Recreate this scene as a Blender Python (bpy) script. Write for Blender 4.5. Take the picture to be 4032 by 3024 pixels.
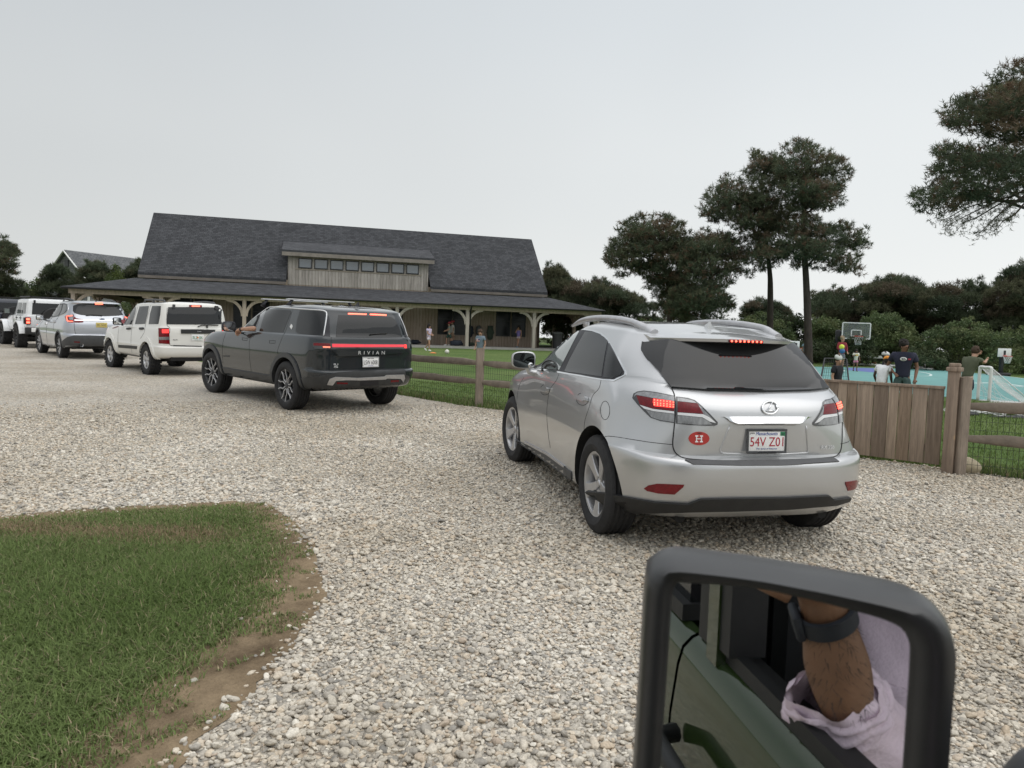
import bpy, bmesh, math, random
import numpy as np
from math import sin, cos, pi, radians, sqrt, atan2
from mathutils import Vector, Matrix, Quaternion
from mathutils.bvhtree import BVHTree
from mathutils.geometry import delaunay_2d_cdt
random.seed(7); rng = np.random.default_rng(11)
for o in list(bpy.data.objects): bpy.data.objects.remove(o)
scene = bpy.context.scene
COL = scene.collection
# ------------------------------------------------------------------ camera
FPX, PIT, ROL, HC, GA, GB = 2796.0, .065412, .032308, 1.53328, -.003121, .018325
cF = np.array([0, cos(PIT), -sin(PIT)]); _R0 = np.array([1., 0, 0]); _U0 = np.array([0, sin(PIT), cos(PIT)])
cR = cos(ROL)*_R0 + sin(ROL)*_U0; cU = -sin(ROL)*_R0 + cos(ROL)*_U0
cC = np.array([0, 0, HC])
cam = bpy.data.cameras.new('camera'); camo = bpy.data.objects.new('camera', cam); COL.objects.link(camo)
cam.sensor_width = 36; cam.lens = FPX/4032*36; cam.clip_start = .02; cam.clip_end = 3000
M = Matrix.Identity(4)
for i in range(3):
    M[i][0] = cR[i]; M[i][1] = cU[i]; M[i][2] = -cF[i]; M[i][3] = cC[i]
camo.matrix_world = M
scene.camera = camo
cam.dof.use_dof = True; cam.dof.focus_distance = 11.0; cam.dof.aperture_fstop = 10.0
# ------------------------------------------------------------------ world, sun, exposure
SUN_EL, SUN_AZ = radians(58), radians(115)
W = bpy.data.worlds.new('World'); scene.world = W; W.use_nodes = True
nt = W.node_tree; nt.nodes.clear()
def N(tree, t, **kw):
    n = tree.nodes.new(t)
    for k, v in kw.items(): setattr(n, k, v)
    return n
wo = N(nt, 'ShaderNodeOutputWorld'); sky = N(nt, 'ShaderNodeTexSky'); sky.sky_type = 'NISHITA'; sky.sun_disc = False
sky.sun_elevation = SUN_EL; sky.sun_rotation = SUN_AZ; sky.dust_density = 4; sky.air_density = 1.5
b1 = N(nt, 'ShaderNodeBackground'); b1.inputs['Strength'].default_value = .08
nt.links.new(sky.outputs[0], b1.inputs['Color'])
tc = N(nt, 'ShaderNodeTexCoord'); sx = N(nt, 'ShaderNodeSeparateXYZ'); nt.links.new(tc.outputs['Generated'], sx.inputs[0])
rp = N(nt, 'ShaderNodeValToRGB'); rp.color_ramp.interpolation = 'EASE'
els = rp.color_ramp.elements
els[0].position = 0; els[0].color = (.68, .695, .69, 1)
els[1].position = 1; els[1].color = (1.18, 1.19, 1.21, 1)
e = els.new(.22); e.color = (.61, .63, .635, 1)
e = els.new(.45); e.color = (.54, .57, .59, 1)
e = els.new(.7); e.color = (.90, .92, .95, 1)
nt.links.new(sx.outputs['Z'], rp.inputs[0])
mr = N(nt, 'ShaderNodeMapRange'); mr.inputs[1].default_value = -.7; mr.inputs[2].default_value = .7; mr.inputs[3].default_value = .82; mr.inputs[4].default_value = 1.14
nt.links.new(sx.outputs['X'], mr.inputs[0])
nz = N(nt, 'ShaderNodeTexNoise'); nz.inputs['Scale'].default_value = 1.6; nz.inputs['Detail'].default_value = 3
nt.links.new(tc.outputs['Generated'], nz.inputs['Vector'])
mn = N(nt, 'ShaderNodeMapRange'); mn.inputs[1].default_value = .3; mn.inputs[2].default_value = .7; mn.inputs[3].default_value = .96; mn.inputs[4].default_value = 1.04
nt.links.new(nz.outputs['Fac'], mn.inputs[0])
mm = N(nt, 'ShaderNodeMath', operation='MULTIPLY'); nt.links.new(mr.outputs[0], mm.inputs[0]); nt.links.new(mn.outputs[0], mm.inputs[1])
b2 = N(nt, 'ShaderNodeBackground'); nt.links.new(rp.outputs[0], b2.inputs['Color']); nt.links.new(mm.outputs[0], b2.inputs['Strength'])
mx = N(nt, 'ShaderNodeMixShader'); mx.inputs[0].default_value = .93
nt.links.new(b1.outputs[0], mx.inputs[1]); nt.links.new(b2.outputs[0], mx.inputs[2]); nt.links.new(mx.outputs[0], wo.inputs['Surface'])
sl = bpy.data.lights.new('sun', 'SUN'); sl.energy = .7; sl.angle = radians(75); sl.color = (1, .97, .92)
so = bpy.data.objects.new('sun', sl); COL.objects.link(so)
sd = Vector((cos(SUN_EL)*sin(SUN_AZ), cos(SUN_EL)*cos(SUN_AZ), sin(SUN_EL)))
so.rotation_euler = sd.to_track_quat('Z', 'Y').to_euler(); so.location = (10, -10, 30)
vs = scene.view_settings; vs.view_transform = 'Standard'; vs.look = 'None'; vs.exposure = .36; vs.gamma = 1
scene.cycles.max_bounces = 6; scene.cycles.glossy_bounces = 4; scene.cycles.transparent_max_bounces = 12
scene.cycles.use_denoising = True
# ------------------------------------------------------------------ pixel geometry
def ray(x, y): return cR*(x-2016)/FPX + cU*(1512-y)/FPX + cF
def gz(x, y):
    yy = min(max(y, -30), 90); xx = min(max(x, -90), 90)
    return GA*xx + GB*yy
def gnd(x, y, h=0):
    d = ray(x, y); n = np.array([-GA, -GB, 1]); t = (h - n@cC)/(n@d); return cC + t*d
def atd(x, y, Y): d = ray(x, y); return cC + d*(Y/d[1])
ZA = lambda p: (p[0]/1.3825+1850, p[1]/1.3825+1200)
ZB = lambda p: (p[0]/2.3284+2450, p[1]/2.3284+1500)
ZC = lambda p: (p[0]/2.765+1900, p[1]/2.765+1200)
ZR = lambda p: (p[0]/2.4578+750, p[1]/2.4578+1130)
ZL = lambda p: (p[0]/2.4043, p[1]/2.4043+1100)
ZK = lambda p: (p[0]/2.3702+3100, p[1]/2.3702+1200)
ZP = lambda p: (p[0]/2.3284+1500, p[1]/2.3284+1150)
# ------------------------------------------------------------------ materials
def mat(name, col, rough=.6, metal=0., spec=.5, var=0., vscale=8., bump=0., bscale=60., coat=0., emit=None, estr=0., var2=None, stretch=None, alpha=1.):
    m = bpy.data.materials.new(name); m.use_nodes = True
    t = m.node_tree; b = t.nodes['Principled BSDF']
    b.inputs['Base Color'].default_value = (*col, 1); b.inputs['Roughness'].default_value = rough; b.inputs['Metallic'].default_value = metal
    b.inputs['Specular IOR Level'].default_value = spec
    if coat: b.inputs['Coat Weight'].default_value = coat; b.inputs['Coat Roughness'].default_value = .04
    if emit: b.inputs['Emission Color'].default_value = (*emit, 1); b.inputs['Emission Strength'].default_value = estr
    if alpha < 1: b.inputs['Alpha'].default_value = alpha
    if var or bump:
        tc = N(t, 'ShaderNodeTexCoord'); mp = N(t, 'ShaderNodeMapping'); t.links.new(tc.outputs['Object'], mp.inputs[0])
        if stretch: mp.inputs['Scale'].default_value = stretch
    if var:
        n = N(t, 'ShaderNodeTexNoise'); n.inputs['Scale'].default_value = vscale; n.inputs['Detail'].default_value = 6; n.inputs['Roughness'].default_value = .65
        t.links.new(mp.outputs[0], n.inputs['Vector'])
        r = N(t, 'ShaderNodeValToRGB'); r.color_ramp.elements[0].position = .3; r.color_ramp.elements[1].position = .7
        c2 = var2 if var2 else tuple(min(1, c*(1+var)) for c in col)
        c1 = col if var2 else tuple(c*(1-var) for c in col)
        r.color_ramp.elements[0].color = (*c1, 1); r.color_ramp.elements[1].color = (*c2, 1)
        t.links.new(n.outputs['Fac'], r.inputs[0]); t.links.new(r.outputs[0], b.inputs['Base Color'])
    if bump:
        n2 = N(t, 'ShaderNodeTexNoise'); n2.inputs['Scale'].default_value = bscale; n2.inputs['Detail'].default_value = 4
        t.links.new(mp.outputs[0], n2.inputs['Vector'])
        bp = N(t, 'ShaderNodeBump'); bp.inputs['Strength'].default_value = bump; bp.inputs['Distance'].default_value = .01
        t.links.new(n2.outputs['Fac'], bp.inputs['Height']); t.links.new(bp.outputs[0], b.inputs['Normal'])
    return m
# ------------------------------------------------------------------ object helpers
def tag(o, label=None, cat=None, group=None, kind=None):
    if label: o['label'] = label
    if cat: o['category'] = cat
    if group: o['group'] = group
    if kind: o['kind'] = kind
    return o
def empty(name, loc=(0, 0, 0), rz=0, mw=None):
    o = bpy.data.objects.new(name, None); COL.objects.link(o); o.empty_display_size = .2
    if mw is not None: o.matrix_world = mw
    else: o.location = loc; o.rotation_euler = (0, 0, rz)
    return o
def link(name, me, mats=None, parent=None, smooth=True, sharp=None):
    if mats is not None:
        for m in (mats if isinstance(mats, (list, tuple)) else [mats]): me.materials.append(m)
    if smooth: me.polygons.foreach_set('use_smooth', [True]*len(me.polygons))
    if sharp is not None: me.set_sharp_from_angle(angle=radians(sharp))
    o = bpy.data.objects.new(name, me); COL.objects.link(o)
    if parent: o.parent = parent
    return o
class MB:
    'collects geometry for ONE mesh'
    def __init__(s): s.v = []; s.f = []; s.mi = []; s.cur = 0
    def add(s, vs, fs):
        n = len(s.v); s.v += [tuple(map(float, p)) for p in vs]
        for f in fs: s.f.append(tuple(i+n for i in f)); s.mi.append(s.cur)
    def box(s, c, d, R=None, bev=0.):
        x, y, z = d[0]/2, d[1]/2, d[2]/2
        if bev <= 0:
            vs = [Vector((a*x, b*y, e*z)) for e in (-1, 1) for b in (-1, 1) for a in (-1, 1)]
            fs = [(0, 2, 3, 1), (4, 5, 7, 6), (0, 1, 5, 4), (2, 6, 7, 3), (0, 4, 6, 2), (1, 3, 7, 5)]
        else:
            bm = bmesh.new(); bmesh.ops.create_cube(bm, size=1)
            for v in bm.verts: v.co = Vector((v.co.x*2*x, v.co.y*2*y, v.co.z*2*z))
            bmesh.ops.bevel(bm, geom=bm.edges[:], offset=bev, segments=2, affect='EDGES', profile=.5)
            bm.verts.index_update(); vs = [v.co.copy() for v in bm.verts]; fs = [tuple(v.index for v in f.verts) for f in bm.faces]; bm.free()
        if R is not None: vs = [R @ v for v in vs]
        c = Vector(c); s.add([v + c for v in vs], fs)
    def beam(s, a, b, w, h, up=(0, 0, 1), bev=0.):
        a, b = Vector(a), Vector(b); d = b-a; x = d.normalized(); u = Vector(up); y = u.cross(x).normalized(); z = x.cross(y)
        R = Matrix((x, y, z)).transposed(); s.box((a+b)/2, (d.length, w, h), R, bev)
    def tube(s, pts, r, n=8, cap=True, flat=None):
        pts = [Vector(p) for p in pts]; k = len(pts); rr = r if hasattr(r, '__len__') else [r]*k
        T = [(pts[min(i+1, k-1)]-pts[max(i-1, 0)]).normalized() for i in range(k)]
        ref = Vector((0, 0, 1)) if abs(T[0].z) < .9 else Vector((1, 0, 0))
        u = (ref - T[0]*ref.dot(T[0])).normalized(); vs = []
        for i in range(k):
            u = (u - T[i]*u.dot(T[i])); u = u.normalized() if u.length > 1e-6 else Vector((1, 0, 0)); w = T[i].cross(u)
            for j in range(n):
                a = 2*pi*j/n; vs.append(pts[i] + (u*cos(a) + w*sin(a))*rr[i])
        fs = [(i*n+j, i*n+(j+1) % n, (i+1)*n+(j+1) % n, (i+1)*n+j) for i in range(k-1) for j in range(n)]
        if cap: fs += [tuple(range(n))[::-1], tuple((k-1)*n+j for j in range(n))]
        s.add(vs, fs)
    def lathe(s, prof, n=32, axis='y', c=(0, 0, 0), closed=False):
        vs = []; k = len(prof); c = Vector(c)
        for i in range(n):
            a = 2*pi*i/n
            for (r, h) in prof:
                p = (r*cos(a), h, r*sin(a)) if axis == 'y' else ((r*cos(a), r*sin(a), h) if axis == 'z' else (h, r*cos(a), r*sin(a)))
                vs.append(c+Vector(p))
        fs = []
        for i in range(n):
            j = (i+1) % n
            for q in range(k if closed else k-1):
                q2 = (q+1) % k; fs.append((i*k+q, j*k+q, j*k+q2, i*k+q2))
        s.add(vs, fs)
    def ball(s, c, r, n=12, m=8, sc=(1, 1, 1), R=None):
        vs = [Vector((0, 0, 1))]; c = Vector(c)
        for i in range(1, m):
            a = pi*i/m
            for j in range(n): b = 2*pi*j/n; vs.append(Vector((sin(a)*cos(b), sin(a)*sin(b), cos(a))))
        vs.append(Vector((0, 0, -1))); L = len(vs)-1
        fs = [(0, 1+j, 1+(j+1) % n) for j in range(n)]
        for i in range(m-2):
            o = 1+i*n; fs += [(o+j, o+n+j, o+n+(j+1) % n, o+(j+1) % n) for j in range(n)]
        o = 1+(m-2)*n; fs += [(o+j, L, o+(j+1) % n) for j in range(n)]
        vs = [Vector((v.x*sc[0]*r, v.y*sc[1]*r, v.z*sc[2]*r)) for v in vs]
        if R is not None: vs = [R @ v for v in vs]
        s.add([v+c for v in vs], fs)
    def prism(s, poly, ex, o=(0, 0, 0), u=(1, 0, 0), v=(0, 0, 1)):
        'planar outline extruded by vector ex'
        o, u, v, ex = Vector(o), Vector(u), Vector(v), Vector(ex); n = len(poly)
        A = [o+u*p[0]+v*p[1] for p in poly]; B = [a+ex for a in A]
        s.add(A+B, [tuple(range(n))[::-1], tuple(range(n, 2*n))]+[(i, (i+1) % n, n+(i+1) % n, n+i) for i in range(n)])
    def mesh(s, name):
        me = bpy.data.meshes.new(name); me.from_pydata(s.v, [], s.f)
        if any(s.mi): me.polygons.foreach_set('material_index', s.mi)
        me.update(); return me
    def build(s, name, mats, parent=None, smooth=False, sharp=None):
        bm = bmesh.new(); me = s.mesh(name); bm.from_mesh(me); bmesh.ops.recalc_face_normals(bm, faces=bm.faces[:]); bm.to_mesh(me); bm.free()
        return link(name, me, mats, parent, smooth or sharp is not None, sharp)
def npmesh(name, V, F, mats=None, parent=None, smooth=False, col=None):
    'fast mesh from arrays; F is (n,k)'
    me = bpy.data.meshes.new(name); V = np.asarray(V, np.float32); F = np.asarray(F, np.int32); k = F.shape[1]
    me.vertices.add(len(V)); me.vertices.foreach_set('co', V.ravel())
    me.loops.add(F.size); me.loops.foreach_set('vertex_index', F.ravel())
    me.polygons.add(len(F)); me.polygons.foreach_set('loop_start', np.arange(0, F.size, k, dtype=np.int32)); me.polygons.foreach_set('loop_total', np.full(len(F), k, np.int32))
    me.update(calc_edges=True)
    if col is not None:
        a = me.color_attributes.new('Col', 'FLOAT_COLOR', 'POINT'); a.data.foreach_set('color', np.hstack([col, np.ones((len(col), 1))]).astype(np.float32).ravel())
    return link(name, me, mats, parent, smooth)
def cr(pts, m=6, closed=False):
    'Catmull-Rom resample'
    P = np.asarray(pts, float); n = len(P); out = []
    for i in range(n if closed else n-1):
        if closed: a, b, c, d = P[(i-1) % n], P[i], P[(i+1) % n], P[(i+2) % n]
        else: b, c = P[i], P[i+1]; a = P[i-1] if i else 2*b-c; d = P[i+2] if i+2 < n else 2*c-b
        for k in range(m):
            t = k/m; out.append(.5*((2*b)+(-a+c)*t+(2*a-5*b+4*c-d)*t*t+(-a+3*b-3*c+d)*t**3))
    if not closed: out.append(P[-1])
    return np.array(out)
def copy_tree(o, parent=None):
    c = o.copy(); COL.objects.link(c)
    if parent: c.parent = parent; c.matrix_parent_inverse = o.matrix_parent_inverse.copy()
    for ch in list(o.children): copy_tree(ch, c)
    return c
FONT = {}
def text_mesh(body, w=None, h=None, depth=.003, shear=0., space=1.):
    'text as a mesh in its own xy plane, centred on the origin, fitted to a box w x h'
    cu = bpy.data.curves.new('txt', 'FONT'); cu.body = body; cu.align_x = 'CENTER'; cu.align_y = 'CENTER'; cu.extrude = .02; cu.shear = shear; cu.space_character = space; cu.resolution_u = 3
    ob = bpy.data.objects.new('txt', cu); COL.objects.link(ob); bpy.context.view_layer.update()
    me = bpy.data.meshes.new_from_object(ob.evaluated_get(bpy.context.evaluated_depsgraph_get()))
    bpy.data.objects.remove(ob); n = len(me.vertices); co = np.empty(n*3); me.vertices.foreach_get('co', co); co = co.reshape(-1, 3)
    lo, hi = co.min(0), co.max(0); co -= (lo+hi)/2; s = hi-lo
    fx = w/s[0] if w else h/s[1]; fy = h/s[1] if h else fx
    co[:, 0] *= fx; co[:, 1] *= fy; co[:, 2] *= depth/s[2]
    me.vertices.foreach_set('co', co.ravel()); me.update(); return me
def text(name, body, o, right, up, w=None, h=None, m=None, parent=None, depth=.003, shear=0., space=1.):
    me = text_mesh(body, w, h, depth, shear, space); r = Vector(right).normalized(); u = Vector(up); u = (u-r*u.dot(r)).normalized(); n = r.cross(u)
    me.transform(Matrix(((r.x, u.x, n.x, o[0]), (r.y, u.y, n.y, o[1]), (r.z, u.z, n.z, o[2]), (0, 0, 0, 1))))
    return link(name, me, m, parent, False)
# ------------------------------------------------------------------ ground
PN = np.array([-GA, -GB, 1]); PN /= np.linalg.norm(PN)
def inpoly(P, poly):
    P = np.asarray(P); x, y = P[:, 0], P[:, 1]; r = np.zeros(len(P), bool); q = np.asarray(poly); n = len(q)
    for i in range(n):
        x1, y1 = q[i][:2]; x2, y2 = q[(i+1) % n][:2]
        c = ((y1 > y) != (y2 > y)); r ^= c & (x < (x2-x1)*(y-y1)/(y2-y1+1e-12)+x1)
    return r
def edgedist(P, poly):
    P = np.asarray(P)[:, :2]; q = np.asarray(poly)[:, :2]; n = len(q); d = np.full(len(P), 1e9)
    for i in range(n):
        a, b = q[i], q[(i+1) % n]; ab = b-a; t = np.clip(((P-a)@ab)/(ab@ab+1e-12), 0, 1); d = np.minimum(d, np.linalg.norm(P-a-t[:, None]*ab, axis=1))
    return d
def sheet(name, poly, m, h=.004, kind='structure'):
    bm = bmesh.new(); f = bm.faces.new([bm.verts.new((p[0], p[1], gz(p[0], p[1])+h)) for p in poly])
    bmesh.ops.triangulate(bm, faces=[f]); bmesh.ops.recalc_face_normals(bm, faces=bm.faces[:])
    if bm.faces[:][0].normal.z < 0: bmesh.ops.reverse_faces(bm, faces=bm.faces[:])
    me = bpy.data.meshes.new(name); bm.to_mesh(me); bm.free(); o = link(name, me, m, None, False); tag(o, kind=kind); return o
def worldnode(t):
    g = N(t, 'ShaderNodeNewGeometry'); return g.outputs['Position']
def grass_mat(name, c1, c2, c3, fine=90.):
    m = bpy.data.materials.new(name); m.use_nodes = True; t = m.node_tree; b = t.nodes['Principled BSDF']; b.inputs['Roughness'].default_value = .9; b.inputs['Specular IOR Level'].default_value = .15
    p = worldnode(t); n1 = N(t, 'ShaderNodeTexNoise'); n1.inputs['Scale'].default_value = .35; n1.inputs['Detail'].default_value = 6; t.links.new(p, n1.inputs['Vector'])
    n2 = N(t, 'ShaderNodeTexNoise'); n2.inputs['Scale'].default_value = fine; n2.inputs['Detail'].default_value = 3; t.links.new(p, n2.inputs['Vector'])
    r1 = N(t, 'ShaderNodeValToRGB'); r1.color_ramp.elements[0].color = (*c1, 1); r1.color_ramp.elements[1].color = (*c2, 1); r1.color_ramp.elements[0].position = .35; r1.color_ramp.elements[1].position = .68
    t.links.new(n1.outputs['Fac'], r1.inputs[0])
    r2 = N(t, 'ShaderNodeMapRange'); r2.inputs[1].default_value = .3; r2.inputs[2].default_value = .7; r2.inputs[3].default_value = .45; r2.inputs[4].default_value = 1.5; t.links.new(n2.outputs['Fac'], r2.inputs[0])
    mx = N(t, 'ShaderNodeVectorMath', operation='SCALE'); t.links.new(r1.outputs[0], mx.inputs[0]); t.links.new(r2.outputs[0], mx.inputs['Scale']); t.links.new(mx.outputs[0], b.inputs['Base Color'])
    bp = N(t, 'ShaderNodeBump'); bp.inputs['Strength'].default_value = .7; bp.inputs['Distance'].default_value = .03; t.links.new(n2.outputs['Fac'], bp.inputs['Height']); t.links.new(bp.outputs[0], b.inputs['Normal'])
    return m
M_lawn = grass_mat('lawn_grass', (.085, .140, .038), (.130, .180, .058), None)
M_field = grass_mat('field_grass', (.05, .08, .025), (.10, .12, .05), None, 30)
# base terrain to the horizon
xs = [-1500, -500, -150, -90, 0, 90, 150, 500, 1500]; ys = [-500, -100, -30, 0, 45, 90, 150, 500, 1500]
g = MB(); g.add([(x, y, gz(x, y)-.02) for y in ys for x in xs], [(j*9+i, j*9+i+1, j*9+i+10, j*9+i+9) for j in range(8) for i in range(8)])
tag(g.build('ground', M_field), kind='structure')
# gravel
def gravel_mat(name, scale, tint=(1, 1, 1), rand=False):
    m = bpy.data.materials.new(name); m.use_nodes = True; t = m.node_tree; b = t.nodes['Principled BSDF']; b.inputs['Roughness'].default_value = .85; b.inputs['Specular IOR Level'].default_value = .25
    p = worldnode(t)
    if rand:
        oi = N(t, 'ShaderNodeObjectInfo'); fac = oi.outputs['Random']
    else:
        v = N(t, 'ShaderNodeTexVoronoi'); v.inputs['Scale'].default_value = scale; t.links.new(p, v.inputs['Vector'])
        sp = N(t, 'ShaderNodeSeparateColor'); t.links.new(v.outputs['Color'], sp.inputs[0]); fac = sp.outputs[0]
    r = N(t, 'ShaderNodeValToRGB'); el = r.color_ramp.elements
    cols = [(0, (.24, .24, .24)), (.06, (.36, .35, .335)), (.25, (.47, .45, .42)), (.45, (.56, .54, .50)), (.62, (.64, .62, .58)), (.74, (.52, .45, .37)), (.82, (.74, .73, .70)), (.93, (.60, .54, .46)), (1, (.44, .38, .33))]
    el[0].color = (*cols[0][1], 1); el[1].position = 1; el[1].color = (*cols[-1][1], 1)
    for q, c in cols[1:-1]: e = el.new(q); e.color = (*c, 1)
    for e in el: e.color = (e.color[0]*tint[0], e.color[1]*tint[1], e.color[2]*tint[2], 1)
    t.links.new(fac, r.inputs[0])
    n1 = N(t, 'ShaderNodeTexNoise'); n1.inputs['Scale'].default_value = .45; n1.inputs['Detail'].default_value = 5; t.links.new(p, n1.inputs['Vector'])
    r1 = N(t, 'ShaderNodeValToRGB'); r1.color_ramp.elements[0].color = (.84, .80, .735, 1); r1.color_ramp.elements[1].color = (1.05, 1.04, 1.02, 1); r1.color_ramp.elements[0].position = .35; r1.color_ramp.elements[1].position = .65
    t.links.new(n1.outputs['Fac'], r1.inputs[0])
    mx = N(t, 'ShaderNodeVectorMath', operation='MULTIPLY'); t.links.new(r.outputs[0], mx.inputs[0]); t.links.new(r1.outputs[0], mx.inputs[1])
    if rand:
        n2 = N(t, 'ShaderNodeTexNoise'); n2.inputs['Scale'].default_value = 120; n2.inputs['Detail'].default_value = 3; t.links.new(p, n2.inputs['Vector'])
        r2 = N(t, 'ShaderNodeMapRange'); r2.inputs[1].default_value = .3; r2.inputs[2].default_value = .7; r2.inputs[3].default_value = .8; r2.inputs[4].default_value = 1.2; t.links.new(n2.outputs['Fac'], r2.inputs[0])
        m2 = N(t, 'ShaderNodeVectorMath', operation='SCALE'); t.links.new(mx.outputs[0], m2.inputs[0]); t.links.new(r2.outputs[0], m2.inputs['Scale']); t.links.new(m2.outputs[0], b.inputs['Base Color'])
    else:
        v2 = N(t, 'ShaderNodeTexVoronoi'); v2.feature = 'DISTANCE_TO_EDGE'; v2.inputs['Scale'].default_value = scale; t.links.new(p, v2.inputs['Vector'])
        r3 = N(t, 'ShaderNodeMapRange'); r3.inputs[1].default_value = 0; r3.inputs[2].default_value = .22; r3.inputs[3].default_value = .6; r3.inputs[4].default_value = 1.0; t.links.new(v2.outputs['Distance'], r3.inputs[0])  # shade in the gaps between stones painted as darker cell edges
        m2 = N(t, 'ShaderNodeVectorMath', operation='SCALE'); t.links.new(mx.outputs[0], m2.inputs[0]); t.links.new(r3.outputs[0], m2.inputs['Scale']); t.links.new(m2.outputs[0], b.inputs['Base Color'])
        bp = N(t, 'ShaderNodeBump'); bp.inputs['Strength'].default_value = .8; bp.inputs['Distance'].default_value = .02; t.links.new(r3.outputs[0], bp.inputs['Height']); t.links.new(bp.outputs[0], b.inputs['Normal'])
    return m
M_gravel = gravel_mat('gravel_sheet', 38, (1.05, 1.03, .985)); M_stone = gravel_mat('gravel_stone', 26, (1.0, .98, .935), rand=True)
gpoly = [(-60, -20), (40, -20), (40, -14), (9.2, 5.0), (5.9, 7.75), (5.0, 8.55), (4.2, 9.05), (1.6, 11.0), (-.1, 12.55), (-1.0, 13.2), (-2.1, 14.4), (-6.8, 19.3), (-15.5, 28.2), (-27, 39.5), (-34, 42), (-60, 44)]
def ragged(poly, step=.25, amp=.07, lim=26):
    out = []; r_ = random.Random(5)
    for i in range(len(poly)):
        a, c = np.array(poly[i]), np.array(poly[(i+1) % len(poly)]); L = np.linalg.norm(c-a); k = max(1, int(L/step)) if max(np.linalg.norm(a), np.linalg.norm(c)) < lim else 1; nrm = np.array([-(c-a)[1], (c-a)[0]])/L
        for q in range(k): out.append(tuple(a+(c-a)*q/k+(nrm*r_.uniform(-amp, amp) if k > 1 else 0)))
    return out
sheet('gravel_driveway', ragged(gpoly), M_gravel, .004)
lawnp = [(-75, -25), (75, -25), (75, 62), (-75, 62)]
sheet('lawn', lawnp, M_lawn, .0)
# grass island in the foreground
isl_px = [(-300, 2060), (0, 2038), (250, 2014), (500, 1996), (760, 1985), (950, 1976), (1060, 1986), (1150, 2050), (1215, 2120), (1258, 2205), (1275, 2290), (1290, 2345), (1250, 2420), (1185, 2490), (1150, 2560), (1060, 2650), (1000, 2740), (880, 2850), (780, 2930), (680, 3060), (600, 3200), (-300, 3200)]
isl = [gnd(*p) for p in isl_px]; isl = [(p[0], p[1]) for p in isl] + [(-1.6, 1.2), (-9, .5), (-9, 4.6)]
isl = isl[:21]+[(-1.25, 1.6), (-1.8, .6), (-9, .3), (-9, 4.7)]
M_dirt = bpy.data.materials.new('dirt'); M_dirt.use_nodes = True
def _dirt(m):
    t = m.node_tree; b = t.nodes['Principled BSDF']; b.inputs['Roughness'].default_value = .95; b.inputs['Specular IOR Level'].default_value = .1; p = worldnode(t)
    n1 = N(t, 'ShaderNodeTexNoise'); n1.inputs['Scale'].default_value = 3; n1.inputs['Detail'].default_value = 10; n1.inputs['Roughness'].default_value = .7; t.links.new(p, n1.inputs['Vector'])
    r = N(t, 'ShaderNodeValToRGB'); r.color_ramp.elements[0].position = .32; r.color_ramp.elements[1].position = .7; r.color_ramp.elements[0].color = (.10, .072, .045, 1); r.color_ramp.elements[1].color = (.33, .25, .16, 1)
    t.links.new(n1.outputs['Fac'], r.inputs[0]); t.links.new(r.outputs[0], b.inputs['Base Color'])
    n2 = N(t, 'ShaderNodeTexNoise'); n2.inputs['Scale'].default_value = 60; n2.inputs['Detail'].default_value = 6; t.links.new(p, n2.inputs['Vector'])
    bp = N(t, 'ShaderNodeBump'); bp.inputs['Strength'].default_value = .8; bp.inputs['Distance'].default_value = .02; t.links.new(n2.outputs['Fac'], bp.inputs['Height']); t.links.new(bp.outputs[0], b.inputs['Normal'])
_dirt(M_dirt)
sheet('dirt_verge', ragged(isl, .08, .025), M_dirt, .008)
# ------------------------------------------------------------------ car library
M_tyre = mat('tyre_rubber', (.018, .018, .019), .8, var=.35, vscale=20, bump=.25, bscale=120)
M_alloy = mat('alloy', (.52, .52, .53), .38, .75, var=.12, vscale=14)
M_alloyd = mat('alloy_dark', (.045, .047, .05), .45, .3, var=.2)
M_chrome = mat('chrome', (.78, .79, .80), .08, 1., var=.04)
M_badge = mat('badge_silver', (.72, .73, .74), .3, .3, var=.05)
M_blackpl = mat('black_plastic', (.014, .0145, .015), .55, var=.25, vscale=12, bump=.05, bscale=300)
M_greypl = mat('grey_plastic', (.06, .062, .065), .55, var=.15, vscale=12, bump=.05, bscale=300)
M_gap = mat('panel_gap', (.008, .008, .008), .8, var=.1)
M_well = mat('wheel_well', (.010, .010, .010), .9, var=.3)
M_glass = mat('tinted_glass', (.012, .013, .014), .05, spec=.45, var=.1)
M_glassl = mat('light_glass', (.16, .19, .18), .03, spec=.8, coat=.8, var=.1)
M_lred = mat('lamp_red', (.15, .006, .010), .15, spec=.3, coat=.25, var=.3, vscale=40)
M_ldark = mat('lamp_smoked', (.02, .02, .022), .15, spec=.6, coat=1., var=.3, vscale=30)
M_lclear = mat('lamp_clear', (.26, .265, .27), .18, .6, coat=.6, var=.3, vscale=50, stretch=(1, 1, .4))
M_lit = mat('lamp_lit', (.6, .02, .02), .3, emit=(1, .035, .03), estr=1.5, var=.2, vscale=90)
M_litw = mat('lamp_lit_hot', (1, .2, .12), .3, emit=(1, .10, .06), estr=3.2, var=.1)
M_amber = mat('lamp_amber', (.8, .25, .02), .3, emit=(1, .35, .05), estr=1.0, var=.1)
M_white = mat('white_enamel', (.78, .78, .77), .4, var=.04)
M_plred = mat('plate_red', (.38, .01, .03), .5, var=.1)
M_plblu = mat('plate_blue', (.03, .07, .30), .5, var=.1)
M_plgrn = mat('plate_green', (.03, .22, .10), .5, var=.1)
M_plblk = mat('plate_black', (.015, .015, .02), .5, var=.1)
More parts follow.
